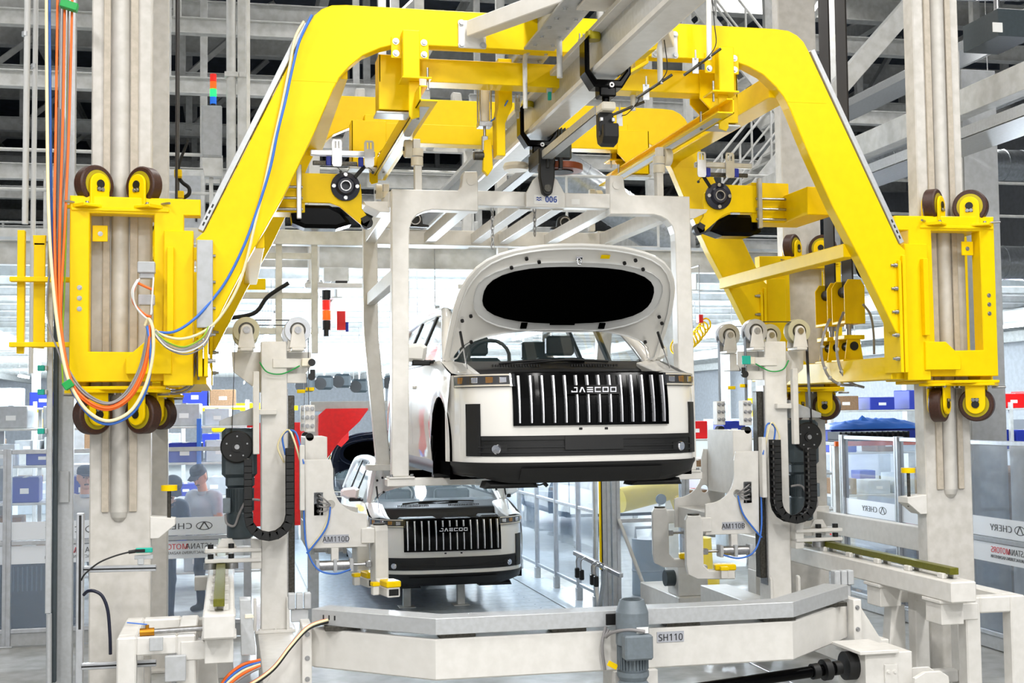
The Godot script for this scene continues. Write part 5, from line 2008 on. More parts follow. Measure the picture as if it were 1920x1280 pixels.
func shuttle() -> void:
	for s in [-1, 1]:
		lifting_column(s)
	var o := thing("shuttle_frame_carriage", "low cream shuttle carriage with a chevron front beam and galvanised cover tray", "shuttle")
	var plan := [0.55, 1.02, 1.30, 1.70, 2 * XC - 1.30, 1.70, 2 * XC - 0.55, 1.02, 2 * XC - 0.70, 0.88, 2 * XC - 1.38, 1.46, 1.38, 1.46, 0.70, 0.88]
	var m := MB.new()
	m.prism(plan, 0.62, 0.885, ALONG_Y, [], 0.01)
	part(o, "front_beam", m, M.white)
	m = MB.new()
	m.prism([0.55, 1.05, 1.30, 1.72, 2 * XC - 1.30, 1.72, 2 * XC - 0.55, 1.05, 2 * XC - 0.68, 0.92, 2 * XC - 1.37, 1.53, 1.37, 1.53, 0.68, 0.92], 0.915, 1.02, ALONG_Y, [], 0.003)
	part(o, "cover_tray", m, M.galvanised)
	for p in [[0.75, 1.12], [1.45, 1.60], [2.2, 1.60], [3.0, 1.60], [3.7, 1.60], [4.33, 1.12]]:
		m = MB.new()
		m.box(p[0] - 0.12, 0.885, p[0] + 0.12, 0.916, p[1] - 0.05, p[1] + 0.07, 0.002)
		part(o, "tray_foot", m, M.dark_steel)
	for s in [-1, 1]:
		m = MB.new()
		sb(m, s, 0.48, 0.50, 0.545, 0.92, 0.80, 1.12)
		m.prism(sf(s, [0.48, 0.90, 0.48, 0.50, 0.22, 0.50, 0.30, 0.62]), 1.02, 1.05)
		var e := part(o, "end_plate", m, M.white)
		m = MB.new()
		for y in [0.56, 0.70, 0.86]:
			m.bolt(Vector3(sx(s, 0.515), y, 1.12), Vector3.BACK, 0.012, 0.012)
		part(e, "bolt", m, M.steel)
		m = MB.new()
		sb(m, s, 0.22, 0.40, 0.50, 0.60, -2.2, 1.04)
		part(o, "side_sill", m, M.white)
		for z in [0.75, -1.9]:
			m = MB.new()
			m.cyl(Vector3(sx(s, 0.26), 0.12, z), Vector3(sx(s, 0.44), 0.12, z), 0.12, 24)
			part(o, "road_wheel", m, M.dark_steel)
			for ex in [0.24, 0.44]:
				m = MB.new()
				sb(m, s, ex, 0.12, ex + 0.02, 0.42, z - 0.08, z + 0.08)
				part(o, "wheel_fork", m, M.white)
		m = MB.new()
		m.box(sx(s, 0.36) - 0.03, 0.0, sx(s, 0.36) + 0.03, 0.01, -3.5, 2.4, 0.002)
		part(o, "floor_rail", m, M.steel)
		# grey plug connectors at the ends of the tray
		m = MB.new()
		for k in 3:
			sb(m, s, 0.40 + 0.055 * k, 0.99, 0.448 + 0.055 * k, 1.10, 0.78, 0.86, 0.006)
		sb(m, s, 0.42, 0.90, 0.54, 0.99, 0.80, 0.84, 0.004)
		part(o, "plug_connector", m, M.panel_grey)
	m = MB.new()
	for e in 3:
		m.box(0.62 + 0.035 * e, 0.955, 0.63 + 0.035 * e, 0.985, 1.085 + 0.03 * e, 1.12 + 0.032 * e, 0.0)
	part(o, "tray_slot", m, M.black)
	m = MB.new()
	m.box(2.44, 0.925, 2.52, 1.0, 1.71, 1.725, 0.01)
	part(o, "cable_gland", m, M.black)
	var g := gear_motor(o, "drive_motor", Vector3(2.575, 0.65, 1.87), 0.11, M.motor_grey)
	m = MB.new()
	m.box(2.48, 0.74, 2.67, 0.90, 1.93, 2.02, 0.012)
	part(g, "terminal_box", m, M.motor_grey)
	m = MB.new()
	m.box(2.57, 0.905, 2.65, 0.945, 1.975, 1.98, 0.001)
	part(g, "rating_plate", m, M.paper)
	m = MB.new()
	m.tube([Vector3(2.62, 0.92, 2.0), Vector3(2.52, 0.93, 1.96), Vector3(2.44, 0.90, 1.86), Vector3(2.42, 0.86, 1.78), Vector3(2.45, 0.90, 1.74)], 0.011, 8)
	m.tube([Vector3(2.43, 0.92, 1.75), Vector3(2.40, 0.80, 1.76), Vector3(2.42, 0.64, 1.75)], 0.010, 8)
	part(g, "motor_cable", m, M.grey_cable)
	m = MB.new()
	m.obox(Transform3D(Basis(Vector3.BACK, -0.5), Vector3(2.44, 0.69, 1.86)), Vector3(0.07, 0.035, 0.004), 0.001)
	part(g, "yellow_tag", m, M.yellow)
	m = MB.new()
	m.box(2.49, 0.30, 2.79, 0.62, 1.46, 1.74)
	part(o, "motor_bracket", m, M.white)
	m = MB.new()
	m.box(2.80, 0.79, 2.99, 0.86, 1.70, 1.706, 0.0)
	var np := part(o, "name_plate", m, M.name_plate)
	lettering(np, "SH110", Vector3(2.895, 0.822, 1.708), 0.045, M.ink)
	# drive shaft to the corner gearbox
	m = MB.new()
	m.cyl(Vector3(2.8, 0.42, 1.60), Vector3(4.25, 0.50, 1.45), 0.040, 20)
	var ds := part(o, "drive_shaft", m, M.black_gloss)
	m = MB.new()
	var d := (Vector3(4.25, 0.50, 1.45) - Vector3(2.8, 0.42, 1.60)).normalized()
	for k in 4:
		m.cyl(Vector3(4.02, 0.487, 1.475) + d * 0.09 * k, Vector3(4.02, 0.487, 1.475) + d * (0.09 * k + 0.05), [0.055, 0.075, 0.05, 0.065][k], 20)
	part(ds, "coupling", m, M.black)
	m = MB.new()
	m.box(4.36, 0.36, 4.72, 0.62, 1.25, 1.62)
	m.box(4.30, 0.62, 4.60, 0.645, 1.22, 1.66)
	part(o, "gear_housing", m, M.white)
	m = MB.new()
	m.cyl(Vector3(4.28, 0.51, 1.45), Vector3(4.36, 0.51, 1.45), 0.10, 24)
	part(o, "gear_flange", m, M.black)
	m = MB.new()
	m.box(4.50, 0.40, 4.60, 0.54, 1.62, 1.635)
	for e in [4.525, 4.575]:
		m.bolt(Vector3(e, 0.49, 1.635), Vector3.BACK, 0.012)
	part(o, "inspection_plate", m, M.white)
	m = MB.new()
	m.prism([4.62, 0.10, 4.95, 0.10, 4.92, 0.46, 4.86, 0.50, 4.74, 0.50, 4.66, 0.46], 1.72, 1.76)
	m.prism([4.62, 0.10, 4.95, 0.10, 4.92, 0.46, 4.86, 0.50, 4.74, 0.50, 4.66, 0.46], 1.58, 1.60)
	part(o, "bearing_cheek", m, M.white)

func guide_stand(s: int) -> void:
	var o := thing("guide_rail_stand", "cream box-section stand with an olive guide rail, " + ("air valve on top" if s < 0 else "open frame beside the fence"), "rail stand", "guide rail stands")
	var xr := -0.065
	var m := MB.new()
	sb(m, s, xr - 0.035, 1.125, xr + 0.035, 1.175, -2.6, 1.50, 0.003)
	part(o, "guide_rail", m, M.rail_olive)
	for k in 9:
		m = MB.new()
		var z := 1.4 - 0.48 * k
		sb(m, s, xr - 0.06, 1.09, xr - 0.025, 1.13, z - 0.04, z + 0.04)
		sb(m, s, xr + 0.025, 1.09, xr + 0.06, 1.13, z - 0.04, z + 0.04)
		part(o, "rail_clip", m, M.white)
	m = MB.new()
	sb(m, s, xr - 0.10, 0.94, xr + 0.10, 1.09, -2.6, 1.62, 0.01)
	part(o, "carrier_beam", m, M.white)
	for z in [1.35, 0.45, -2.0]:
		m = MB.new()
		sb(m, s, xr - 0.11, 0.915, xr + 0.11, 0.94, z - 0.13, z + 0.13)
		sb(m, s, xr - 0.09, 0.76, xr + 0.09, 0.915, z - 0.11, z + 0.11)
		part(o, "saddle", m, M.white)
		m = MB.new()
		sb(m, s, xr - 0.24, 0.78, xr - 0.06, 0.90, z - 0.06, z + 0.06)
		part(o, "bracket_arm", m, M.white)
	# square frame of box section behind the beam
	var xa := -0.64
	var xb := -0.27
	for z in [0.62, 1.34]:
		for x in [xa, xb]:
			m = MB.new()
			sb(m, s, x - 0.06, 0.0, x + 0.06, 0.94, z - 0.06, z + 0.06, 0.01)
			part(o, "post", m, M.white)
		m = MB.new()
		sb(m, s, xa + 0.06, 0.82, xb - 0.06, 0.94, z - 0.06, z + 0.06, 0.01)
		part(o, "cross_rail", m, M.white)
		m = MB.new()
		sb(m, s, xa + 0.06, 0.16, xb - 0.06, 0.26, z - 0.05, z + 0.05, 0.01)
		part(o, "cross_rail", m, M.white)
	for x in [xa, xb]:
		m = MB.new()
		sb(m, s, x - 0.06, 0.82, x + 0.06, 0.94, 0.68, 1.28, 0.01)
		part(o, "cross_rail", m, M.white)
	m = MB.new()
	m.prism(sf(s, [xb + 0.05, 0.0, xr + 0.03, 0.0, xr - 0.04, 0.76, xb + 0.05, 0.76]), 0.38, 0.50)
	part(o, "leg", m, M.white)
	m = MB.new()
	sb(m, s, xr - 0.10, 0.0, xr + 0.10, 0.76, -2.1, -1.9)
	part(o, "leg", m, M.white)
	if s < 0:
		m = MB.new()
		m.cyl(Vector3(-0.48, 0.965, 1.36), Vector3(-0.08, 0.975, 1.36), 0.018, 12)
		var p := part(o, "air_pipe", m, M.steel)
		m = MB.new()
		m.cyl(Vector3(-0.56, 0.963, 1.36), Vector3(-0.47, 0.965, 1.36), 0.026, 8)
		m.cyl(Vector3(-0.515, 0.98, 1.36), Vector3(-0.515, 1.01, 1.36), 0.012, 8)
		part(p, "ball_valve", m, M.brass)
		m = MB.new()
		m.bar(Vector3(-0.515, 1.012, 1.36), Vector3(-0.64, 1.03, 1.36), 0.018, 0.006)
		part(p, "valve_lever", m, M.blue)
		m = MB.new()
		m.box(-0.40, 0.66, -0.27, 0.82, 1.41, 1.46)
		part(o, "junction_box", m, M.panel_grey)

func stands() -> void:
	for s in [-1, 1]:
		guide_stand(s)
	# aluminium profile sensor posts beside the cabled mast
	var m := MB.new()
	var o := thing("sensor_post_stand", "aluminium profile post with two sensor arms in front of the cabled mast", "sensor stand")
	var z := 1.0
	m.box(-0.989, 0.595, -0.942, 1.708, z - 0.03, z + 0.03, 0.004)
	var a := part(o, "post", m, M.aluminium)
	m = MB.new()
	m.box(-0.972, 0.948, -0.956, 1.696, z + 0.029, z + 0.031, 0.0)
	part(a, "slot", m, M.black)
	for k in 2:
		var y0: float = 1064.0 if k == 0 else 1243.0
		m = MB.new()
		var l := Vector3(-0.94, 1.341, 1.03) if k == 0 else Vector3(-0.95, 0.707, 1.03)
		var r := Vector3(-0.477, 1.334, 1.03) if k == 0 else Vector3(-0.475, 0.706, 1.03)
		m.bar(l, r, 0.04, 0.042, 0.004)
		var b := part(o, "sensor_arm", m, M.aluminium)
		m = MB.new()
		m.bar(l + Vector3(0, 0, 0.0215), r + Vector3(0, 0, 0.0215), 0.002, 0.010, 0.0)
		part(b, "slot", m, M.black)
	m = MB.new()
	m.box(-0.618, 1.393, -0.498, 1.421, z + 0.02, z + 0.03)
	m.box(-0.597, 1.359, -0.556, 1.401, z + 0.02, z + 0.05)
	var br := part(o, "sensor_bracket", m, M.galvanised)
	m = MB.new()
	m.box(-0.61, 1.438, -0.5, 1.47, z + 0.03, z + 0.06, 0.005)
	part(br, "laser_sensor", m, M.teal)
	m = MB.new()
	m.box(-0.61, 1.442, -0.548, 1.463, z + 0.058, z + 0.064, 0.002)
	m.cyl(Vector3(-0.654, 1.445, 1.05), Vector3(-0.61, 1.45, 1.05), 0.012, 10)
	m.tube([Vector3(-0.654, 1.445, 1.05), Vector3(-0.742, 1.424, 1.06), Vector3(-0.842, 1.384, 1.07), Vector3(-0.924, 1.318, 1.08), Vector3(-0.951, 1.274, 1.08)], 0.006, 6)
	part(br, "sensor_lead", m, M.black)
	m = MB.new()
	m.tube([Vector3(-0.937, 1.176, 1.05), Vector3(-0.907, 1.203, 1.08), Vector3(-0.862, 1.203, 1.1), Vector3(-0.814, 1.167, 1.1), Vector3(-0.78, 1.072, 1.1), Vector3(-0.766, 0.915, 1.1), Vector3(-0.764, 0.786, 1.08)], 0.011, 8)
	part(o, "conduit", m, M.navy)
	# grey twin plates on the low stand
	m = MB.new()
	m.box(-0.496, 0.859, -0.411, 0.946, 1.45, 1.47)
	part(o, "plate_holder", m, M.galvanised)
	# galvanised duct beside the shuttle
	o = thing("cable_duct", "bent galvanised cable duct standing between rail stand and shuttle", "cable duct")
	m = MB.new()
	m.prism([0.066, 1.129, 0.139, 1.126, 0.173, 0.763, 0.076, 0.764], 1.1, 1.25)
	part(o, "duct_body", m, M.galvanised)
	m = MB.new()
	m.prism([0.101, 1.033, 0.153, 1.034, 0.16, 1.006, 0.1, 1.005], 1.25, 1.256)
	part(o, "label_holder", m, M.pale_plastic)

func profile_post(o: Node3D, x: float, z: float, h: float, w := 0.08) -> void:
	# slotted aluminium profile with a foot
	var m := MB.new()
	var a := w / 2
	var s := w * 0.09
	m.prism([x - a, z - a, x - s, z - a, x - s, z - a * 0.72, x + s, z - a * 0.72, x + s, z - a, x + a, z - a, x + a, z - s, x + a * 0.72, z - s, x + a * 0.72, z + s, x + a, z + s, x + a, z + a, x + s, z + a, x + s, z + a * 0.72, x - s, z + a * 0.72, x - s, z + a, x - a, z + a, x - a, z + s, x - a * 0.72, z + s, x - a * 0.72, z - s, x - a, z - s], 0.0, h, ALONG_Y, [], 0.0)
	var p := part(o, "post", m, M.aluminium)
	m = MB.new()
	m.box(x - a * 1.6, 0.0, x + a * 1.6, 0.012, z - a * 1.6, z + a * 1.6)
	part(p, "foot", m, M.galvanised)

# oval emblem with the peaked bar inside it, in the local xy plane
func emblem(parent: Node3D, xf: Transform3D, w: float, m0: Material) -> void:
	var m := MB.new()
	var o1 := []
	var o2 := []
	for i in 32:
		var t := TAU * i / 32
		o1 += [cos(t) * w, sin(t) * w * 0.52]
		o2 += [cos(t) * w * 0.90, sin(t) * w * 0.44]
	m.prism(o1, 0, 0.002, xf, [o2], 0.0)
	m.prism([-w * 0.62, -w * 0.36, -w * 0.50, -w * 0.42, 0, w * 0.33, w * 0.50, -w * 0.42, w * 0.62, -w * 0.36, w * 0.10, w * 0.47, -w * 0.10, w * 0.47], 0, 0.002, xf, [], 0.0)
	part(parent, "emblem", m, m0)

# glazed guard fence from a to b (ground points); bands with lettering that reads from the far side
func guard_fence(label: String, a: Vector3, b: Vector3, posts: Array, h: float, sign_at: Array, facing: float) -> void:
	var o := thing("guard_fence", label, "fence", "glazed guard fences")
	var d := (b - a).normalized()
	var nrm := Vector3(-d.z, 0, d.x)
	for t in posts:
		var p: Vector3 = a + d * t
		profile_post(o, p.x, p.z, h)
	for i in posts.size() - 1:
		var p: Vector3 = a + d * (posts[i] + 0.04)
		var q: Vector3 = a + d * (posts[i + 1] - 0.04)
		for y in [h - 0.03, 1.055, 0.16]:
			var m := MB.new()
			m.bar(p + Vector3(0, y, 0), q + Vector3(0, y, 0), 0.045, 0.045, 0.004)
			part(o, "rail", m, M.aluminium)
		var m2 := MB.new()
		m2.bar(p + Vector3(0, 0.08, 0), q + Vector3(0, 0.08, 0), 0.02, 0.14, 0.002)
		part(o, "kick_plate", m2, M.panel_grey)
		for y in [[0.185, 1.03], [1.08, h - 0.055]]:
			m2 = MB.new()
			m2.bar(p + Vector3(0, (y[0] + y[1]) / 2, 0), q + Vector3(0, (y[0] + y[1]) / 2, 0), 0.006, y[1] - y[0], 0.0)
			part(o, "pane", m2, M.pane)
		for y in [[1.085, 1.27], [0.84, 1.025]]:
			m2 = MB.new()
			m2.bar(p + Vector3(0, (y[0] + y[1]) / 2, 0), q + Vector3(0, (y[0] + y[1]) / 2, 0), 0.009, y[1] - y[0], 0.0)
			part(o, "film_band", m2, M.film_white)
	var B := Basis(Vector3.UP, facing)
	var out := B * Vector3(0, 0, 1)
	for t in sign_at:
		var c: Vector3 = a + d * t + Vector3(0, 1.178, 0) - out * 0.007
		emblem(o, Transform3D(B, c + B * Vector3(-0.20, 0, 0)), 0.085, M.ink_grey)
		lettering(o, "CHERY", c + B * Vector3(0.10, 0, 0), 0.062, M.ink_grey, facing, 0, 1.45)
		c.y = 0.945
		lettering(o, "ASTANA", c + B * Vector3(-0.15, 0.02, 0), 0.058, M.ink_grey, facing, 0, 1.0)
		lettering(o, "MOTORS", c + B * Vector3(0.12, 0.02, 0), 0.058, M.ink_red, facing, 0, 1.0)
		lettering(o, "MANUFACTURING KAZAKHSTAN", c + B * Vector3(-0.01, -0.045, 0), 0.030, M.ink_grey, facing, 0, 1.0)

func fences() -> void:
	guard_fence("glazed aluminium fence with lettered bands in front of the three workers", Vector3(-5.86, 0, -4.1), Vector3(0.19, 0, -4.1), [0.0, 1.21, 2.42, 3.63, 4.84, 6.05], 2.02, [1.8, 3.05, 4.28, 5.40], PI)
	guard_fence("glazed aluminium fence with lettered bands along the stacked goods", Vector3(7.2, 0, -4.25), Vector3(7.2, 0, 3.2), [0.0, 1.30, 2.52, 3.75, 4.98, 6.2, 7.45], 2.02, [0.72, 1.95, 3.30, 4.4, 5.6, 6.8], PI / 2)
	# tunnel beside the tread plate line
	var o := thing("tunnel_fence", "tall glazed tunnel fence of slim pale posts along the tread plate line", "fence")
	var zs := [-4.72, -5.49, -6.61, -7.69, -8.8, -9.9, -11.0, -12.1, -13.2]
	for z in zs:
		var m := MB.new()
		m.box(4.20, 0.0, 4.256, 2.6, z - 0.028, z + 0.028)
		var p := part(o, "post", m, M.aluminium)
		m = MB.new()
		m.box(4.15, 0.0, 4.30, 0.015, z - 0.08, z + 0.08)
		m.box(4.19, 0.015, 4.266, 0.16, z - 0.04, z + 0.04)
		part(p, "foot", m, M.galvanised)
	for i in zs.size() - 1:
		for y in [0.205, 1.15, 2.55]:
			var m := MB.new()
			m.box(4.21, y - 0.02, 4.246, y + 0.02, zs[i + 1] + 0.028, zs[i] - 0.028)
			part(o, "rail", m, M.aluminium)
		var m3 := MB.new()
		m3.box(4.226, 0.225, 4.231, 2.53, zs[i + 1] + 0.03, zs[i] - 0.03, 0.0)
		part(o, "pane", m3, M.pane)
	# portal of thick profiles at the tunnel mouth with its light curtain
	o = thing("tunnel_portal", "thick aluminium profile portal with yellow light curtain at the tunnel mouth", "portal")
	for x in [4.30, 4.42, 5.28]:
		profile_post(o, x, -4.55, 2.7, 0.10)
	for y in [0.12, 1.05, 2.65]:
		var m := MB.new()
		m.box(4.47, y - 0.022, 5.23, y + 0.022, -4.575, -4.53)
		part(o, "rail", m, M.aluminium)
	for y in [[0.145, 1.025], [1.075, 2.625]]:
		var m := MB.new()
		m.box(4.47, y[0], 5.23, y[1], -4.555, -4.549, 0.0)
		part(o, "pane", m, M.pane)
	var m4 := MB.new()
	m4.cyl(Vector3(4.44, 1.08, -4.47), Vector3(4.74, 0.12, -4.25), 0.022, 12)
	part(o, "brace", m4, M.steelwork)
	m4 = MB.new()
	m4.box(4.215, 0.50, 4.235, 2.0, -4.52, -4.49, 0.002)
	var lc := part(o, "light_curtain", m4, M.yellow)
	m4 = MB.new()
	m4.box(4.235, 0.48, 4.25, 2.0, -4.52, -4.49, 0.002)
	part(lc, "curtain_lens", m4, M.black)
	# little tripod rail with four switches
	o = thing("switch_tripod", "small aluminium switch bar on a forked foot beside the tunnel mouth", "sensor stand")
	var m5 := MB.new()
	m5.bar(Vector3(4.02, 0.66, -4.9), Vector3(4.24, 0.52, -3.75), 0.05, 0.05)
	part(o, "switch_bar", m5, M.aluminium)
	for z in [-4.75, -4.55, -4.1, -3.95]:
		m5 = MB.new()
		m5.box(3.98, 0.38, 4.03, 0.50, z - 0.03, z + 0.03, 0.01)
		var sw := part(o, "switch_body", m5, M.black)
		m5 = MB.new()
		m5.tube([Vector3(4.0, 0.50, z), Vector3(4.0, 0.60, z), Vector3(4.06, 0.64, z), Vector3(4.10, 0.61, z)], 0.008, 6)
		part(sw, "switch_lead", m5, M.steel)
	for e in [-0.25, 0.25]:
		m5 = MB.new()
		m5.bar(Vector3(4.12, 0.05, -4.25), Vector3(4.13, 0.58, -4.25 + e), 0.04, 0.04)
		part(o, "leg", m5, M.aluminium)
	m5 = MB.new()
	m5.box(4.06, 0.0, 4.20, 0.09, -4.33, -4.17)
	part(o, "foot", m5, M.black)

func line_behind() -> void:
	# tread plate conveyor: planks across the line
	var o := thing("plate_conveyor", "pale tread plate conveyor floor of narrow planks under the waiting cars", "conveyor")
	for k in 46:
		var m := MB.new()
		var z := -2.6 - 0.30 * k
		m.box(1.02, 0.0, 3.878, 0.012, z - 0.148, z + 0.148, 0.002)
		for j in 12:
			m.cyl(Vector3(3.62, 0.012, z), Vector3(3.62, 0.014, z), 0.012, 6)
		part(o, "plank", m, M.floor_plate)
	var m := MB.new()
	m.box(3.90, 0.0, 4.36, 0.012, -16.4, -2.4, 0.002)
	part(o, "kerb_plate", m, M.floor_plate)
	m = MB.new()
	m.box(0.62, 0.0, 1.0, 0.012, -16.4, -2.4, 0.002)
	part(o, "kerb_plate", m, M.floor_plate)
	# red tarpaulin screen in a grey frame
	o = thing("red_screen", "bright red tarpaulin screen stretched in a grey portal frame", "screen")
	var z := -4.7
	m = MB.new()
	m.box(0.896, 2.375, 1.841, 2.485, z - 0.05, z + 0.05)
	part(o, "top_rail", m, M.panel_grey)
	m = MB.new()
	m.box(0.86, 0.013, 0.98, 2.33, z - 0.06, z + 0.06)
	part(o, "post", m, M.panel_grey)
	m = MB.new()
	var g := []
	var out := [0.98, 2.332, 1.064, 2.403, 1.539, 2.404, 1.539, 2.386, 1.441, 2.254, 1.236, 2.064, 1.056, 1.816, 0.978, 1.793]
	m.prism(out, z + 0.08, z + 0.09, Transform3D(), [], 0.002)
	part(o, "tarpaulin", m, M.red_sheet)
	m = MB.new()
	m.box(0.2, 1.05, 0.98, 2.25, z - 0.6, z - 0.58)
	part(o, "tarpaulin", m, M.red_sheet)
	m = MB.new()
	m.prism([0.98, 2.22, 1.55, 2.22, 1.55, 2.0, 1.45, 1.9], z - 2.5, z - 2.48)
	part(o, "tarpaulin", m, M.red_sheet)
	# yellow robot behind the portal
	o = thing("welding_robot", "pale yellow robot arm standing behind the portal glass", "robot")
	m = MB.new()
	m.lathe([0.0, 0.0, 0.30, 0.0, 0.30, 0.12, 0.22, 0.20, 0.20, 0.62, 0.0, 0.66], Transform3D(Basis(), Vector3(6.15, 0, -6.5)), 24)
	part(o, "base", m, M.robot_yellow)
	m = MB.new()
	m.bar(Vector3(6.15, 0.5, -6.5), Vector3(5.85, 1.22, -6.4), 0.16, 0.22, 0.04)
	part(o, "lower_arm", m, M.robot_yellow)
	m = MB.new()
	m.cyl(Vector3(4.98, 1.17, -6.2), Vector3(5.95, 1.30, -6.5), 0.165, 28, 0.13)
	part(o, "upper_arm", m, M.robot_yellow)
	m = MB.new()
	m.cyl(Vector3(5.50, 1.18, -6.05), Vector3(5.50, 1.18, -6.02), 0.07, 20)
	part(o, "joint_cap", m, M.motor_grey)
	o = thing("waste_drum", "blue grey steel drum with a wire handle behind the portal", "drum")
	m = MB.new()
	m.lathe([0.0, 0.0, 0.21, 0.0, 0.215, 0.02, 0.21, 0.30, 0.218, 0.31, 0.21, 0.33, 0.21, 0.70, 0.22, 0.71, 0.0, 0.72], Transform3D(Basis(), Vector3(5.22, 0, -5.75)), 28)
	part(o, "body", m, M.motor_grey)
	m = MB.new()
	m.tube([Vector3(5.05, 0.72, -5.75), Vector3(5.05, 0.85, -5.75), Vector3(5.38, 0.85, -5.75), Vector3(5.38, 0.72, -5.75)], 0.02, 8, false)
	part(o, "handle", m, M.panel_grey)
	# low cream base of the rear stand
	o = thing("machine_plinth", "low cream welded plinth with a small dark motor beside the rear arm", "machine base")
	m = MB.new()
	m.box(4.60, 0.0, 5.2, 0.38, -4.2, -2.9, 0.01)
	part(o, "body", m, M.white)
	m = MB.new()
	m.box(4.62, 0.38, 4.95, 0.70, -3.3, -2.95, 0.01)
	part(o, "housing", m, M.white)
	m = MB.new()
	m.cyl(Vector3(4.52, 0.56, -3.1), Vector3(4.64, 0.56, -3.1), 0.085, 20)
	part(o, "motor", m, M.motor_dark)

func ibeam(m: MB, a: Vector3, b: Vector3, w: float, h: float, t := 0.014) -> void:
	var up := Vector3(0, h / 2 - t / 2, 0)
	m.bar(a + up, b + up, w, t, 0.002)
	m.bar(a - up, b - up, w, t, 0.002)
	m.bar(a, b, t, h - 2 * t, 0.0)

func handrail(label: String, a: Vector3, b: Vector3, h := 1.1) -> void:
	var o := thing("handrail", label, "handrail", "white handrails")
	var n := maxi(1, int((b - a).length() / 1.3))
	for y in [h, h * 0.55]:
		var m := MB.new()
		m.cyl(a + Vector3(0, y, 0), b + Vector3(0, y, 0), 0.022, 10)
		part(o, "rail", m, M.steelwork)
	for i in n + 1:
		var m := MB.new()
		var p := a.lerp(b, float(i) / n)
		m.cyl(p, p + Vector3(0, h, 0), 0.020, 10)
		part(o, "post", m, M.steelwork)
	var k := MB.new()
	k.bar(a + Vector3(0, 0.06, 0), b + Vector3(0, 0.06, 0), 0.008, 0.12, 0.001)
	part(o, "toe_board", k, M.steelwork)

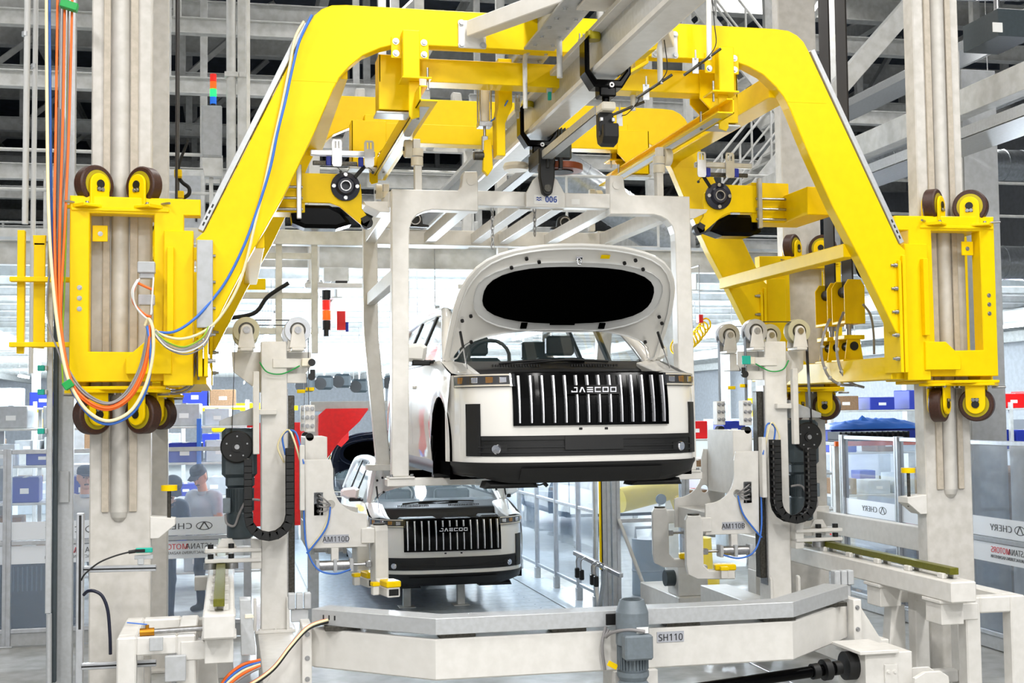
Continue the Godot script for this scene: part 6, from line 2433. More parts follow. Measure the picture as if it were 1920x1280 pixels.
func mezzanine() -> void:
	var o := thing("mezzanine_platform", "white steel mezzanine deck on girders over the line", "platform", "", "structure")
	var m := MB.new()
	m.box(-15.5, 4.50, 21.5, 4.56, -58, -6.6, 0.0)
	part(o, "deck_plate", m, M.deck_white)
	for k in 34:
		m = MB.new()
		var z := -6.75 - 1.5 * k
		ibeam(m, Vector3(-15.5, 4.36, z), Vector3(21.5, 4.36, z), 0.14, 0.24)
		part(o, "joist", m, M.steelwork)
	for x in [-14.0, -9.5, -5.0, -1.6, 6.3, 10.8, 15.3, 19.8]:
		m = MB.new()
		ibeam(m, Vector3(x, 4.12, -6.7), Vector3(x, 4.12, -58), 0.18, 0.28)
		part(o, "girder", m, M.steelwork)
	for x in [-5.0, 6.3, 10.8, 15.3]:
		for k in 5:
			m = MB.new()
			var z := -8.0 - 9.0 * k
			m.box(x - 0.10, 0.0, x + 0.10, 3.98, z - 0.10, z + 0.10)
			part(o, "stanchion", m, M.steelwork)
	# front edge: deep beam, rusty plate and hanging I-beam with clamps
	m = MB.new()
	ibeam(m, Vector3(-15.5, 4.35, -6.5), Vector3(21.5, 4.35, -6.5), 0.16, 0.30)
	part(o, "edge_beam", m, M.steelwork)
	o = thing("monorail_girder", "pale I-beam hanging from clamps under the mezzanine edge", "girder")
	m = MB.new()
	ibeam(m, Vector3(1.33, 3.92, -6.3), Vector3(1.33, 3.92, -12.0), 0.14, 0.22)
	part(o, "beam", m, M.steelwork)
	m = MB.new()
	m.box(1.17, 4.02, 1.49, 4.20, -6.58, -6.35)
	part(o, "clamp", m, M.steelwork)
	o = thing("signal_tower", "red and amber signal tower beside a red box, hung under the pale girder", "signal light")
	stack_light(o, Vector3(1.22, 3.42, -6.6), 0.10, false)
	m = MB.new()
	m.box(1.35, 3.42, 1.46, 3.66, -6.65, -6.55)
	part(o, "alarm_box", m, M.red)
	m = MB.new()
	m.box(1.46, 3.40, 1.50, 3.52, -6.62, -6.56)
	part(o, "alarm_plug", m, M.deep_blue)
	m = MB.new()
	m.cyl(Vector3(1.22, 3.72, -6.6), Vector3(1.30, 3.82, -6.6), 0.02, 8)
	part(o, "bracket", m, M.steelwork)
	# ladder-like hoist frame beside the lifting column
	o = thing("cable_ladder", "cream ladder frame with yellow tag hanging behind the lifting column", "frame")
	for x in [0.52, 0.90]:
		m = MB.new()
		m.box(x - 0.035, 3.0, x + 0.035, 4.2, -4.04, -3.96)
		part(o, "upright", m, M.steelwork)
	for y in [3.24, 3.62, 4.05]:
		m = MB.new()
		m.box(-0.35, y - 0.035, 0.94, y + 0.035, -4.03, -3.97)
		part(o, "rung", m, M.steelwork)
	m = MB.new()
	m.box(0.14, 3.68, 0.38, 3.80, -3.97, -3.955)
	part(o, "tag_plate", m, M.yellow)
	m = MB.new()
	m.tube([Vector3(0.62, 3.75, -3.9), Vector3(0.40, 3.60, -3.9), Vector3(0.25, 3.42, -3.9), Vector3(-0.1, 3.36, -3.9)], 0.022, 8)
	part(o, "black_hose", m, M.rubber)
	m = MB.new()
	m.box(0.18, 4.18, 0.22, 11.99, -4.02, -3.98)
	part(o, "hanger_rod", m, M.steelwork)
	m = MB.new()
	m.bar(Vector3(-1.2, 4.25, -4.0), Vector3(2.6, 4.25, -4.0), 0.16, 0.16)
	part(o, "carrying_beam", m, M.steelwork)
	# handrails along the mezzanine edge and on the upper gallery
	handrail("white tubular handrail on the mezzanine edge above the cabled mast", Vector3(-6.0, 4.56, -6.7), Vector3(-0.1, 4.56, -6.7))
	handrail("white tubular handrail on the mezzanine edge behind the arches", Vector3(0.6, 4.56, -7.4), Vector3(6.0, 4.56, -7.4))
	handrail("white tubular handrail on the mezzanine edge behind the lifting belts", Vector3(6.5, 4.56, -7.0), Vector3(11.8, 4.56, -7.0))
	handrail("white tubular handrail across the back of the mezzanine", Vector3(-9.0, 4.56, -13.0), Vector3(12.0, 4.56, -13.0))
	# machines on the deck
	var names := ["pale sheet metal cabinet", "white pump housing", "low pale chest", "pale ventilator box"]
	var rng := RandomNumberGenerator.new()
	rng.seed = 11
	for k in 10:
		var x := -8.5 + k * 1.5 + rng.randf_range(-0.08, 0.08)
		var z := rng.randf_range(-12.0, -8.2)
		var w := rng.randf_range(0.6, 1.3)
		var h := rng.randf_range(0.5, 1.7)
		var c := thing("deck_cabinet", names[k % 4] + " standing on the mezzanine deck behind the handrail", "cabinet", "cabinets on the mezzanine")
		m = MB.new()
		m.box(x - w / 2, 4.56, x + w / 2, 4.56 + h, z - 0.4, z + 0.4, 0.01)
		part(c, "body", m, M.steelwork)
		m = MB.new()
		m.box(x - w / 2 + 0.06, 4.66, x + w / 2 - 0.06, 4.46 + h, z + 0.4, z + 0.415, 0.004)
		part(c, "door", m, M.panel_grey)
		m = MB.new()
		m.box(x + w / 2 - 0.14, 4.56 + h * 0.5, x + w / 2 - 0.11, 4.56 + h * 0.5 + 0.12, z + 0.415, z + 0.44)
		part(c, "handle", m, M.black)

func stack_light(o: Node3D, at: Vector3, r: float, lit: bool) -> void:
	var cols := [M.blue_glow, M.green_glow, M.amber_glow, M.red_glow] if lit else [M.black, M.amber_glow, M.red_glow, M.black]
	for k in 4:
		var m := MB.new()
		var h := r * 1.3
		m.cyl(at + Vector3(0, h * k, 0), at + Vector3(0, h * (k + 0.94), 0), r * 0.55, 18)
		part(o, "light_segment", m, cols[k])
	var b := MB.new()
	b.cyl(at - Vector3(0, r * 0.8, 0), at, r * 0.4, 14)
	part(o, "lamp_base", b, M.black)

func roof_steel() -> void:
	var m: MB
	# roof girders across the hall
	for k in 9:
		var z := -10.0 - 5.0 * k
		var o := thing("roof_girder", "white roof girder spanning under the dark roof deck", "girder", "roof girders")
		m = MB.new()
		ibeam(m, Vector3(-15.9, 10.9, z), Vector3(21.9, 10.9, z), 0.3, 0.55, 0.03)
		part(o, "beam", m, M.steelwork)
		m = MB.new()
		ibeam(m, Vector3(-15.9, 9.6, z + 1.6), Vector3(21.9, 9.6, z + 1.6), 0.22, 0.34, 0.02)
		part(o, "bottom_chord", m, M.steelwork)
		for j in 9:
			m = MB.new()
			m.box(-13.0 + 4.0 * j - 0.08, 9.6, -13.0 + 4.0 * j + 0.08, 11.99, z + 1.52, z + 1.68)
			part(o, "hanger_post", m, M.steelwork)
			m = MB.new()
			m.bar(Vector3(-13.0 + 4.0 * j, 9.62, z + 1.6), Vector3(-11.0 + 4.0 * j, 11.9, z + 0.1), 0.12, 0.12)
			part(o, "diagonal", m, M.steelwork)
	for k in 11:
		var o := thing("roof_purlin", "white roof purlin running the length of the hall", "purlin", "roof purlins")
		m = MB.new()
		var x := -14.0 + 3.2 * k
		ibeam(m, Vector3(x, 11.4, -58), Vector3(x, 11.4, -8), 0.2, 0.4, 0.02)
		part(o, "beam", m, M.steelwork)
	# low beams in the upper space behind the masts
	var low := [[-9.0, 6.35, -12.0, 4.0], [-9.0, 7.5, -10.5, 3.2], [-9.0, 8.6, -11.0, 3.4], [-9.0, 5.75, -15.0, 12.0], [-9.0, 7.0, -18.0, 14.0], [4.0, 6.7, -11.6, 12.5], [4.2, 7.9, -12.4, 13.0]]
	for q in low:
		var o := thing("service_beam", "white service beam slung between posts above the mezzanine", "beam", "service beams", "thing")
		m = MB.new()
		ibeam(m, Vector3(q[0], q[1], q[2]), Vector3(q[3], q[1], q[2]), 0.18, 0.26, 0.016)
		part(o, "beam", m, M.steelwork)
		for x in [q[0] + 0.6, lerpf(q[0], q[3], 0.66)]:
			m = MB.new()
			m.box(x - 0.06, q[1] + 0.12, x + 0.06, 11.2, q[2] - 0.06, q[2] + 0.06)
			part(o, "hanger_post", m, M.steelwork)
	# upright pipes and cabinet with signal lamp beside the cabled mast
	for k in 2:
		var o := thing("upright_pipe", ["round cream pipe rising beside the small grey cabinet", "flat cream cable riser next to the round pipe"][k], "pipe")
		m = MB.new()
		if k == 0:
			m.cyl(Vector3(0.025, 4.3, -6.4), Vector3(0.02, 11.9, -6.4), 0.06, 16)
		else:
			m.box(0.10, 4.56, 0.21, 11.9, -6.44, -6.36)
		part(o, "pipe", m, M.steelwork)
		m = MB.new()
		for y in [5.2, 6.6, 8.0]:
			m.box(-0.06 + 0.18 * k, y, 0.11 + 0.13 * k, y + 0.06, -6.48, -6.33)
		part(o, "clamp", m, M.steelwork)
	var c := thing("control_cabinet", "small pale grey control cabinet with lit signal tower on top", "cabinet")
	m = MB.new()
	m.box(-0.345, 5.60, -0.09, 6.26, -6.75, -6.5, 0.01)
	part(c, "body", m, M.panel_grey)
	m = MB.new()
	m.box(-0.325, 5.62, -0.11, 6.24, -6.5, -6.49, 0.004)
	part(c, "door", m, M.panel_grey)
	m = MB.new()
	m.prism([-0.345, 5.60, -0.09, 5.60, -0.09, 5.36, -0.31, 5.36], -6.75, -6.52)
	m.box(-0.25, 4.56, -0.20, 5.36, -6.68, -6.63)
	part(c, "stand", m, M.steelwork)
	stack_light(c, Vector3(-0.20, 6.30, -6.6), 0.075, true)
	# two-flight stair tower
	var st := thing("steel_stair", "white zigzag steel stair climbing behind the arch", "stair")
	for f in 2:
		var a := Vector3(7.0, 4.56, -9.0 - 0.9 * f) if f == 0 else Vector3(9.1, 7.0, -9.9)
		var b := Vector3(9.1, 7.0, -9.0) if f == 0 else Vector3(7.0, 9.5, -9.9)
		for dz in [-0.38, 0.38]:
			m = MB.new()
			m.bar(a + Vector3(0, 0, dz), b + Vector3(0, 0, dz), 0.05, 0.24)
			part(st, "stringer", m, M.steelwork)
			m = MB.new()
			m.cyl(a + Vector3(0, 1.0, dz), b + Vector3(0, 1.0, dz), 0.022, 8)
			m.cyl(a + Vector3(0, 0.5, dz), b + Vector3(0, 0.5, dz), 0.018, 8)
			for i in 4:
				var p := a.lerp(b, (i + 0.5) / 4.0) + Vector3(0, 0, dz)
				m.cyl(p, p + Vector3(0, 1.0, 0), 0.02, 8)
			part(st, "hand_rail", m, M.steelwork)
		for i in 11:
			m = MB.new()
			var p := a.lerp(b, (i + 0.5) / 11.0)
			m.box(p.x - 0.14, p.y - 0.02, p.x + 0.14, p.y + 0.02, p.z - 0.36, p.z + 0.36)
			part(st, "tread", m, M.steelwork)
	for p in [[6.9, -8.5], [9.3, -8.5], [6.9, -10.4], [9.3, -10.4]]:
		m = MB.new()
		m.box(p[0] - 0.06, 4.56, p[0] + 0.06, 10.6, p[1] - 0.06, p[1] + 0.06)
		part(st, "post", m, M.steelwork)
	for k in 3:
		m = MB.new()
		m.bar(Vector3(6.9, 4.7 + 1.9 * k, -10.4), Vector3(9.3, 6.5 + 1.9 * k, -10.4), 0.06, 0.06)
		part(st, "diagonal", m, M.steelwork)
	# diagonal braces and beams by the far masts
	var o3 := thing("wall_brace", "steep pale diagonal brace rising beside the fence-side mast", "brace")
	m = MB.new()
	m.bar(Vector3(6.541, 5.76, -3.2), Vector3(8.233, 7.584, -3.2), 0.16, 0.20)
	part(o3, "brace", m, M.steelwork)
	o3 = thing("crane_beam", "long pale crane beam running back past the fence-side mast", "beam", "", "thing")
	m = MB.new()
	m.box(7.12, 5.24, 7.28, 5.50, -14.0, 6.0)
	part(o3, "beam", m, M.steelwork)
	o3 = thing("cable_tray", "galvanised tray with bright floor hung below the long crane beam", "cable tray", "cable trays")
	m = MB.new()
	m.box(6.95, 4.93, 7.45, 4.945, -14.0, 5.0)
	part(o3, "tray_floor", m, M.galvanised)
	for e in [6.95, 7.44]:
		m = MB.new()
		m.box(e, 4.93, e + 0.012, 5.05, -14.0, 5.0)
		part(o3, "tray_side", m, M.galvanised)
	# spiral ducts
	var dk := [[Vector3(9.8, 6.35, -9.0), Vector3(21.9, 6.35, -9.0), 0.26, "silver spiral duct level with the arch legs behind the fence-side mast"], [Vector3(9.5, 8.6, -6.5), Vector3(21.9, 9.0, -5.5), 0.42, "wide silver spiral duct high under the roof behind the fence-side mast"], [Vector3(8.5, 4.35, -6.1), Vector3(21.9, 4.35, -6.1), 0.24, "silver spiral duct at mezzanine height behind the fence-side frame"], [Vector3(4.2, 6.3, -8.3), Vector3(6.6, 4.80, -8.3), 0.30, "short leaning silver duct behind the arches"]]
	for q in dk:
		var o := thing("spiral_duct", q[3], "duct", "spiral ducts")
		m = MB.new()
		m.cyl(q[0], q[1], q[2], 28)
		part(o, "pipe", m, M.duct)
		var n := int((q[1] - q[0]).length() / 0.35)
		m = MB.new()
		var d: Vector3 = (q[1] - q[0]).normalized()
		for i in n:
			var p: Vector3 = q[0] + d * 0.35 * i
			m.cyl(p, p + d * 0.02, q[2] + 0.008, 28)
		part(o, "seam", m, M.duct)
	# tie beam between the two fence-side masts
	var tb := thing("mast_tie", "pale box beam tying the two fence-side masts at waist height", "tie beam")
	m = MB.new()
	m.box(5.92, 1.08, 6.02, 1.285, -2.38, 0.14)
	part(tb, "beam", m, M.white)
	for z in [-2.36, 0.12]:
		m = MB.new()
		m.box(5.88, 1.03, 6.06, 1.335, z - 0.02, z + 0.02)
		part(tb, "end_plate", m, M.white)
	# galvanised cable trays on the fence side
	for k in 2:
		var o := thing("cable_tray", ["galvanised cable tray slung above the ducts", "perforated galvanised tray near the dark switch box"][k], "cable tray", "cable trays")
		var a: Vector3 = [Vector3(9.0, 6.0, 3.0), Vector3(9.6, 7.0, 2.0)][k]
		var b: Vector3 = [Vector3(9.0, 6.0, -12.0), Vector3(9.6, 7.0, -12.0)][k]
		m = MB.new()
		m.bar(a, b, 0.5, 0.012)
		part(o, "tray_floor", m, M.galvanised)
		for e in [-0.25, 0.25]:
			m = MB.new()
			m.bar(a + Vector3(e, 0.05, 0), b + Vector3(e, 0.05, 0), 0.012, 0.12)
			part(o, "tray_side", m, M.galvanised)
	# electrical box, lit bell lamp and grey riser by the fence-side mast
	var o2 := thing("switch_box", "dark grey switch box with small labels high beside the fence-side mast", "switch box")
	m = MB.new()
	m.box(7.111, 5.843, 7.499, 6.107, -1.3, -0.7)
	part(o2, "body", m, M.motor_dark)
	m = MB.new()
	m.box(7.046, 5.873, 7.148, 5.964, -0.70, -0.69, 0.0)
	part(o2, "label_plate", m, M.paper)
	m = MB.new()
	m.cyl(Vector3(7.299, 6.08, -1.0), Vector3(Vector3(7.299, 6.08, -1.0).x, 12.0, -1.0), 0.03, 10)
	part(o2, "conduit", m, M.steel)
	o2 = thing("grey_riser", "flat grey cable riser standing behind the fence-side mast", "riser")
	m = MB.new()
	m.box(7.55, 0.0, 7.95, 5.9, -2.20, -2.05)
	part(o2, "body", m, M.panel_grey)
	m = MB.new()
	m.box(7.38, 0.0, 7.55, 6.1, -2.18, -2.07)
	part(o2, "edge_profile", m, M.steelwork)
	o2 = thing("bell_lamp", "lit floodlight hanging under the roof beyond the fence-side mast", "lamp")
	var lp := Vector3(12.396, 6.775, -9.0)
	m = MB.new()
	m.lathe([0.04, 0.20, 0.09, 0.16, 0.20, 0.02, 0.205, 0.0], Transform3D(Basis(), lp), 24)
	part(o2, "shade", m, M.panel_grey)
	m = MB.new()
	m.cyl(lp + Vector3(0, 0.18, 0), Vector3(lp.x, 11.9, lp.z), 0.012, 8)
	part(o2, "rod", m, M.steel)
	m = MB.new()
	m.lathe([0.0, -0.03, 0.12, -0.02, 0.19, 0.02, 0.0, 0.02], Transform3D(Basis(), lp), 24)
	part(o2, "lamp_glass", m, M.lamp_glow)
	var l := OmniLight3D.new()
	l.name = "light"
	l.light_energy = 6.0
	l.light_size = 0.15
	l.omni_range = 40.0
	l.omni_attenuation = 2.0
	l.shadow_enabled = true
	o2.add_child(l)
	l.position = lp + Vector3(0, -0.18, 0)
	# lifting belts of the carriage
	for s in [-1, 1]:
		for k in 2:
			var o := thing("lifting_belt", ["brown lifting belt nearer the front arch ", "brown lifting belt nearer the rear arch "][k] + ("over the fence-side frame" if s > 0 else "beside the cabled mast"), "belt", "lifting belts")
			m = MB.new()
			var z := -0.72 - 0.34 * k
			var xb := -0.42
			sb(m, s, xb - 0.008, 3.40, xb + 0.008, 11.9, z - 0.10, z + 0.10, 0.002)
			part(o, "strap", m, M.belt)
			m = MB.new()
			m.cyl(Vector3(sx(s, xb), 3.40, z - 0.10), Vector3(sx(s, xb), 3.40, z + 0.10), 0.05, 18)
			part(o, "loop_end", m, M.belt)
			var cv := thing("belt_clevis", ["yellow belt clevis nearer the front arch ", "yellow belt clevis nearer the rear arch "][k] + ("on the fence-side carriage beam" if s > 0 else "on the cabled-side carriage beam"), "clevis", "belt clevises")
			m = MB.new()
			for e in [-0.13, 0.115]:
				m.prism(sf(s, [xb - 0.10, 3.12, xb + 0.10, 3.12, xb + 0.10, 3.44, xb + 0.06, 3.50, xb - 0.06, 3.50, xb - 0.10, 3.44]), z + e, z + e + 0.015)
			sb(m, s, xb - 0.10, 3.10, xb + 0.10, 3.13, z - 0.13, z + 0.13)
			part(cv, "upper_fork", m, M.yellow)
			m = MB.new()
			m.cyl(Vector3(sx(s, xb), 2.98, z), Vector3(sx(s, xb), 3.16, z), 0.024, 12)
			m.cyl(Vector3(sx(s, xb), 3.06, z), Vector3(sx(s, xb), 3.10, z), 0.04, 6)
			part(cv, "tie_bolt", m, M.steel)
			m = MB.new()
			for e in [-0.09, 0.075]:
				m.prism(sf(s, [xb - 0.09, 2.78, xb + 0.09, 2.78, xb + 0.06, 2.98, xb - 0.06, 2.98]), z + e, z + e + 0.015)
			sb(m, s, xb - 0.10, 2.96, xb + 0.10, 3.0, z - 0.11, z + 0.11)
			sb(m, s, xb - 0.12, 2.755, xb + 0.12, 2.78, z - 0.12, z + 0.12)
			part(cv, "lower_fork", m, M.yellow)
			m = MB.new()
			m.cyl(Vector3(sx(s, xb), 2.90, z - 0.10), Vector3(sx(s, xb), 2.90, z + 0.10), 0.04, 16)
			part(cv, "pin", m, M.black)

func crate_row(proto: Node3D, x0: float, x1: float, y: float, z: float, rng: RandomNumberGenerator, labels: Array, mats: Array) -> void:
	var x := x0
	while x < x1 - 0.3:
		var k := rng.randi() % mats.size()
		var c := copy(proto, Vector3(x + 0.2, y, z + rng.randf_range(-0.05, 0.05)), rng.randf_range(-0.08, 0.08), labels[k])
		c.scale = Vector3(rng.randf_range(0.8, 1.15), rng.randf_range(0.7, 1.2), 1.0)
		for p in c.get_children():
			if p.name == "body":
				p.material_override = mats[k]
		x += rng.randf_range(0.42, 0.75)

func parts_rack(label: String, x0: float, x1: float, z: float, h: float, levels: int, post: Material) -> void:
	var o := thing("parts_rack", label, "rack", "parts racks under the mezzanine")
	for x in [x0, (x0 + x1) / 2, x1]:
		for dz in [-0.3, 0.3]:
			var m := MB.new()
			m.box(x - 0.03, 0.0, x + 0.03, h, z + dz - 0.03, z + dz + 0.03)
			part(o, "upright", m, post)
	for k in levels:
		var y := 0.25 + (h - 0.35) * k / maxf(1.0, levels - 1)
		var m := MB.new()
		m.box(x0, y - 0.03, x1, y, z - 0.32, z + 0.32)
		part(o, "shelf", m, M.steelwork)

func far_hall() -> void:
	var rng := RandomNumberGenerator.new()
	rng.seed = 5
	# one crate, then copies of it
	var proto := thing("storage_box", "cardboard box with taped lid on the white parts racks", "box", "boxes on the racks")
	var m := MB.new()
	m.box(-0.2, 0.0, 0.2, 0.28, -0.25, 0.25, 0.01)
	part(proto, "body", m, M.cardboard)
	m = MB.new()
	m.box(-0.03, 0.279, 0.03, 0.283, -0.25, 0.252, 0.0)
	m.box(-0.06, 0.10, 0.06, 0.16, 0.25, 0.253, 0.0)
	part(proto, "tape", m, M.paper)
	proto.position = Vector3(-2.2, 0.25, -8.2)
	var labels := ["cardboard box with taped lid on the white parts racks", "deep blue plastic bin on the white parts racks", "pale plastic bin on the white parts racks", "mid grey bin on the white parts racks"]
	var mats := [M.cardboard, M.bin_blue, M.deck_white, M.panel_grey]
	# racks on the workers' side
	parts_rack("white parts rack with blue uprights behind the two bent workers", -1.35, 0.55, -8.2, 2.3, 5, M.blue)
	parts_rack("white slanted parts rack behind the worker in beige", -4.3, -1.7, -8.2, 2.3, 5, M.steelwork)
	parts_rack("long white parts rack farther behind the workers", -6.5, 0.3, -12.5, 2.6, 4, M.steelwork)
	for k in 5:
		var y := 0.25 + 1.95 * k / 4.0
		crate_row(proto, -4.2, -1.75, y, -8.2, rng, labels, mats)
		if k != 2:
			crate_row(proto, -1.3, 0.5, y, -8.2, rng, labels, mats)
	for k in 4:
		crate_row(proto, -6.4, 0.2, 0.25 + 2.25 * k / 3.0, -12.5, rng, labels, mats)
	# racks and benches on the fence side
	var l2 := ["cardboard box stacked behind the fence-side guard fence", "deep blue plastic bin behind the fence-side guard fence", "pale bin behind the fence-side guard fence", "pale bin behind the fence-side guard fence", "red bin behind the fence-side guard fence"]
	var m2 := [M.cardboard, M.bin_blue, M.deck_white, M.deck_white, M.red]
	parts_rack("long white parts rack far behind the fence-side guard fence", 9.5, 16.0, -9.5, 2.4, 4, M.steelwork)
	parts_rack("white parts rack beyond the tunnel on the fence side", 6.6, 9.2, -8.6, 2.0, 4, M.steelwork)
	for k in 4:
		crate_row(proto, 9.6, 15.8, 0.25 + 2.05 * k / 3.0, -9.5, rng, l2, m2)
		crate_row(proto, 6.7, 9.1, 0.25 + 1.65 * k / 3.0, -8.6, rng, l2, m2)
	# bench behind the fence with black trays, orange edge and blue sheeting
	var o := thing("work_bench", "workbench with an orange edge behind the fence-side guard fence", "bench")
	m = MB.new()
	m.box(7.6, 1.86, 9.4, 1.90, -6.3, -5.3)
	part(o, "bench_top", m, M.panel_grey)
	m = MB.new()
	m.box(7.6, 1.85, 9.4, 1.91, -5.3, -5.26)
	part(o, "edge_strip", m, M.orange)
	for x in [7.65, 9.35]:
		for z in [-6.25, -5.35]:
			m = MB.new()
			m.box(x - 0.04, 0.0, x + 0.04, 1.86, z - 0.04, z + 0.04)
			part(o, "leg", m, M.steelwork)
	o = thing("black_tray", "black ribbed plastic tray on the orange-edged workbench", "tray")
	m = MB.new()
	m.box(7.7, 1.90, 8.7, 1.93, -5.68, -5.33)
	part(o, "floor_plate", m, M.black)
	for k in 14:
		m = MB.new()
		m.box(7.7 + 0.074 * k, 1.93, 7.73 + 0.074 * k, 2.03, -5.68, -5.33)
		part(o, "rib", m, M.black)
	o = thing("plastic_sheeting", "crumpled blue plastic sheeting heaped on the workbench", "sheeting")
	m = MB.new()
	var nz := FastNoiseLite.new()
	nz.seed = 4
	nz.frequency = 1.6
	var g := []
	for i in 13:
		var r := []
		for j in 21:
			var u := j / 20.0
			var v := i / 12.0
			var e := sin(PI * u) * sin(PI * v)
			r.append(Vector3(7.75 + 1.5 * u, 2.055 + 0.10 * sqrt(maxf(e, 0.0)) + 0.14 * absf(nz.get_noise_2d(u * 3.0, v * 3.0)) * sqrt(maxf(e, 0.0)), -6.28 + 0.55 * v))
		g.append(r)
	m.sheet(g, true)
	part(o, "sheet", m, M.blue)
	m = MB.new()
	m.box(7.8, 1.90, 9.2, 2.05, -6.24, -5.78)
	part(o, "bundle", m, M.bin_blue)
	o = thing("plastic_bag", "white plastic bag crumpled on the end of the workbench", "bag")
	m = MB.new()
	g = []
	for i in 9:
		var r := []
		for j in 17:
			var t := TAU * j / 16.0
			var hh := i / 8.0
			var rad := (0.16 * sin(PI * (0.15 + 0.8 * hh))) * (1.0 + 0.35 * nz.get_noise_3d(cos(t) * 2, sin(t) * 2, hh * 3))
			r.append(Vector3(9.15 + cos(t) * rad, 1.905 + 0.36 * hh, -5.5 + sin(t) * rad))
		g.append(r)
	m.sheet(g, true)
	part(o, "bag", m, M.paper)
	# pallets of wrapped goods right behind the fence
	for k in 3:
		o = thing("wrapped_pallet", ["tall grey wrapped machine crate close behind the fence-side guard fence", "brown carton stack close behind the fence-side guard fence", "low grey crate near the tunnel behind the fence-side guard fence"][k], "crate", "goods behind the fence")
		var x: float = [8.1, 8.3, 7.95][k]
		var z: float = [-0.8, -3.0, -4.45][k]
		var h: float = [1.95, 1.65, 0.7][k]
		m = MB.new()
		m.box(x - 0.5, 0.14, x + 0.6, h, z - 0.7, z + 0.7, 0.02)
		part(o, "load", m, [M.panel_grey, M.cardboard, M.panel_grey][k])
		m = MB.new()
		for e in [-0.6, 0.0, 0.6]:
			m.box(x - 0.5, 0.0, x + 0.6, 0.14, z + e - 0.06, z + e + 0.06)
		part(o, "pallet", m, M.cardboard)
	# dark blower unit behind the workers' fence
	o = thing("blower_unit", "dark finned blower unit on a low plinth behind the glass fence", "machine")
	m = MB.new()
	m.box(-2.62, 0.10, -1.85, 0.82, -5.1, -4.6, 0.02)
	part(o, "casing", m, M.black)
	m = MB.new()
	for k in 16:
		m.box(-2.58 + 0.047 * k, 0.50, -2.56 + 0.047 * k, 0.76, -4.6, -4.58, 0.001)
	part(o, "fin", m, M.motor_dark)
	m = MB.new()
	m.box(-2.7, 0.0, -1.8, 0.10, -5.15, -4.5)
	part(o, "plinth", m, M.panel_grey)
	# jib hoists in yellow along the far lines
	for k in 9:
		var x: float = [-5.5, -3.5, -1.2, 0.4, 1.2, 8.6, 10.1, 12.3, -7.4][k]
		var z: float = [-16.8, -21.0, -25.5, -17.0, -27.0, -16.8, -21.4, -17.2, -25.6][k]
		o = thing("jib_hoist", "small yellow jib hoist on a slim post along the far line", "hoist", "yellow jib hoists")
		m = MB.new()
		m.box(x - 0.05, 0.0, x + 0.05, 2.6, z - 0.05, z + 0.05)
		part(o, "post", m, M.steelwork)
		m = MB.new()
		m.box(x - 0.9, 2.45, x + 0.7, 2.58, z - 0.06, z + 0.06)
		part(o, "arm", m, M.yellow)
		m = MB.new()
		m.box(x - 0.75, 2.0, x - 0.45, 2.3, z - 0.14, z + 0.14, 0.03)
		m.cyl(Vector3(x - 0.6, 2.3, z), Vector3(x - 0.6, 2.45, z), 0.02, 8)
		part(o, "hoist_body", m, M.yellow)
	# far machines and benches
	for k in 26:
		var col := k / 2
		var x := -10.0 + 2.6 * (col % 5) + rng.randf_range(-0.2, 0.2) if k % 2 == 0 else 9.0 + 2.2 * (col % 5) + rng.randf_range(-0.2, 0.2)
		var z := -14.6 - 4.4 * (col / 5) - 0.3 * (col % 3)
		var w := rng.randf_range(0.9, 1.8)
		var h := rng.randf_range(0.7, 1.9)
		o = thing("assembly_bench", ["pale assembly bench with a tool board on the far lines", "grey machine bench with a tool board on the far lines"][k % 2], "bench", "benches on the far lines")
		m = MB.new()
		m.box(x - w / 2, 0.0, x + w / 2, h * 0.55, z - 0.4, z + 0.4, 0.01)
		part(o, "body", m, [M.deck_white, M.panel_grey][k % 2])
		m = MB.new()
		m.box(x - w / 2, h * 0.55, x + w / 2, h + 0.4, z - 0.38, z - 0.33)
		part(o, "tool_board", m, [M.steelwork, M.film_white][k % 2])
		m = MB.new()
		m.box(x - w * 0.3, h * 0.55, x + w * 0.1, h * 0.55 + 0.22, z - 0.2, z + 0.2, 0.01)
		part(o, "tool_case", m, [M.bin_blue, M.red, M.motor_dark, M.yellow, M.cardboard][k % 5])
	# dark engines hanging on their conveyor
	for k in 6:
		o = thing("hanging_engine", "dark engine unit hanging from the far conveyor under the mezzanine", "engine", "hanging engines")
		var c := Vector3(1.55 + 0.42 * k, 2.98 + 0.05 * (k % 3), -17.0 - 0.5 * k)
		m = MB.new()
		m.box(c.x - 0.18, c.y - 0.18, c.x + 0.18, c.y + 0.12, c.z - 0.15, c.z + 0.15, 0.05)
		part(o, "block", m, M.motor_dark)
		m = MB.new()
		m.cyl(c + Vector3(-0.1, -0.05, 0.15), c + Vector3(-0.1, -0.05, 0.2), 0.13, 18)
		part(o, "pulley", m, M.black)
		m = MB.new()
		m.cyl(c + Vector3(0, 0.12, 0), Vector3(c.x, 4.25, c.z), 0.015, 8)
		part(o, "hanger_rod", m, M.steel)
	# neighbouring line seen through the tunnel glass
	var car: Node3D = get_node("suv_car")
	var n := copy(car, Vector3(7.0, 0.34, -13.0), PI, "white car on the neighbouring line seen through the tunnel glass")
	n.set_meta("group", "cars on the line")
	n = copy(car, Vector3(6.4, 0.34, -20.5), PI, "white car on the neighbouring line behind another white one")
	n.set_meta("group", "cars on the line")

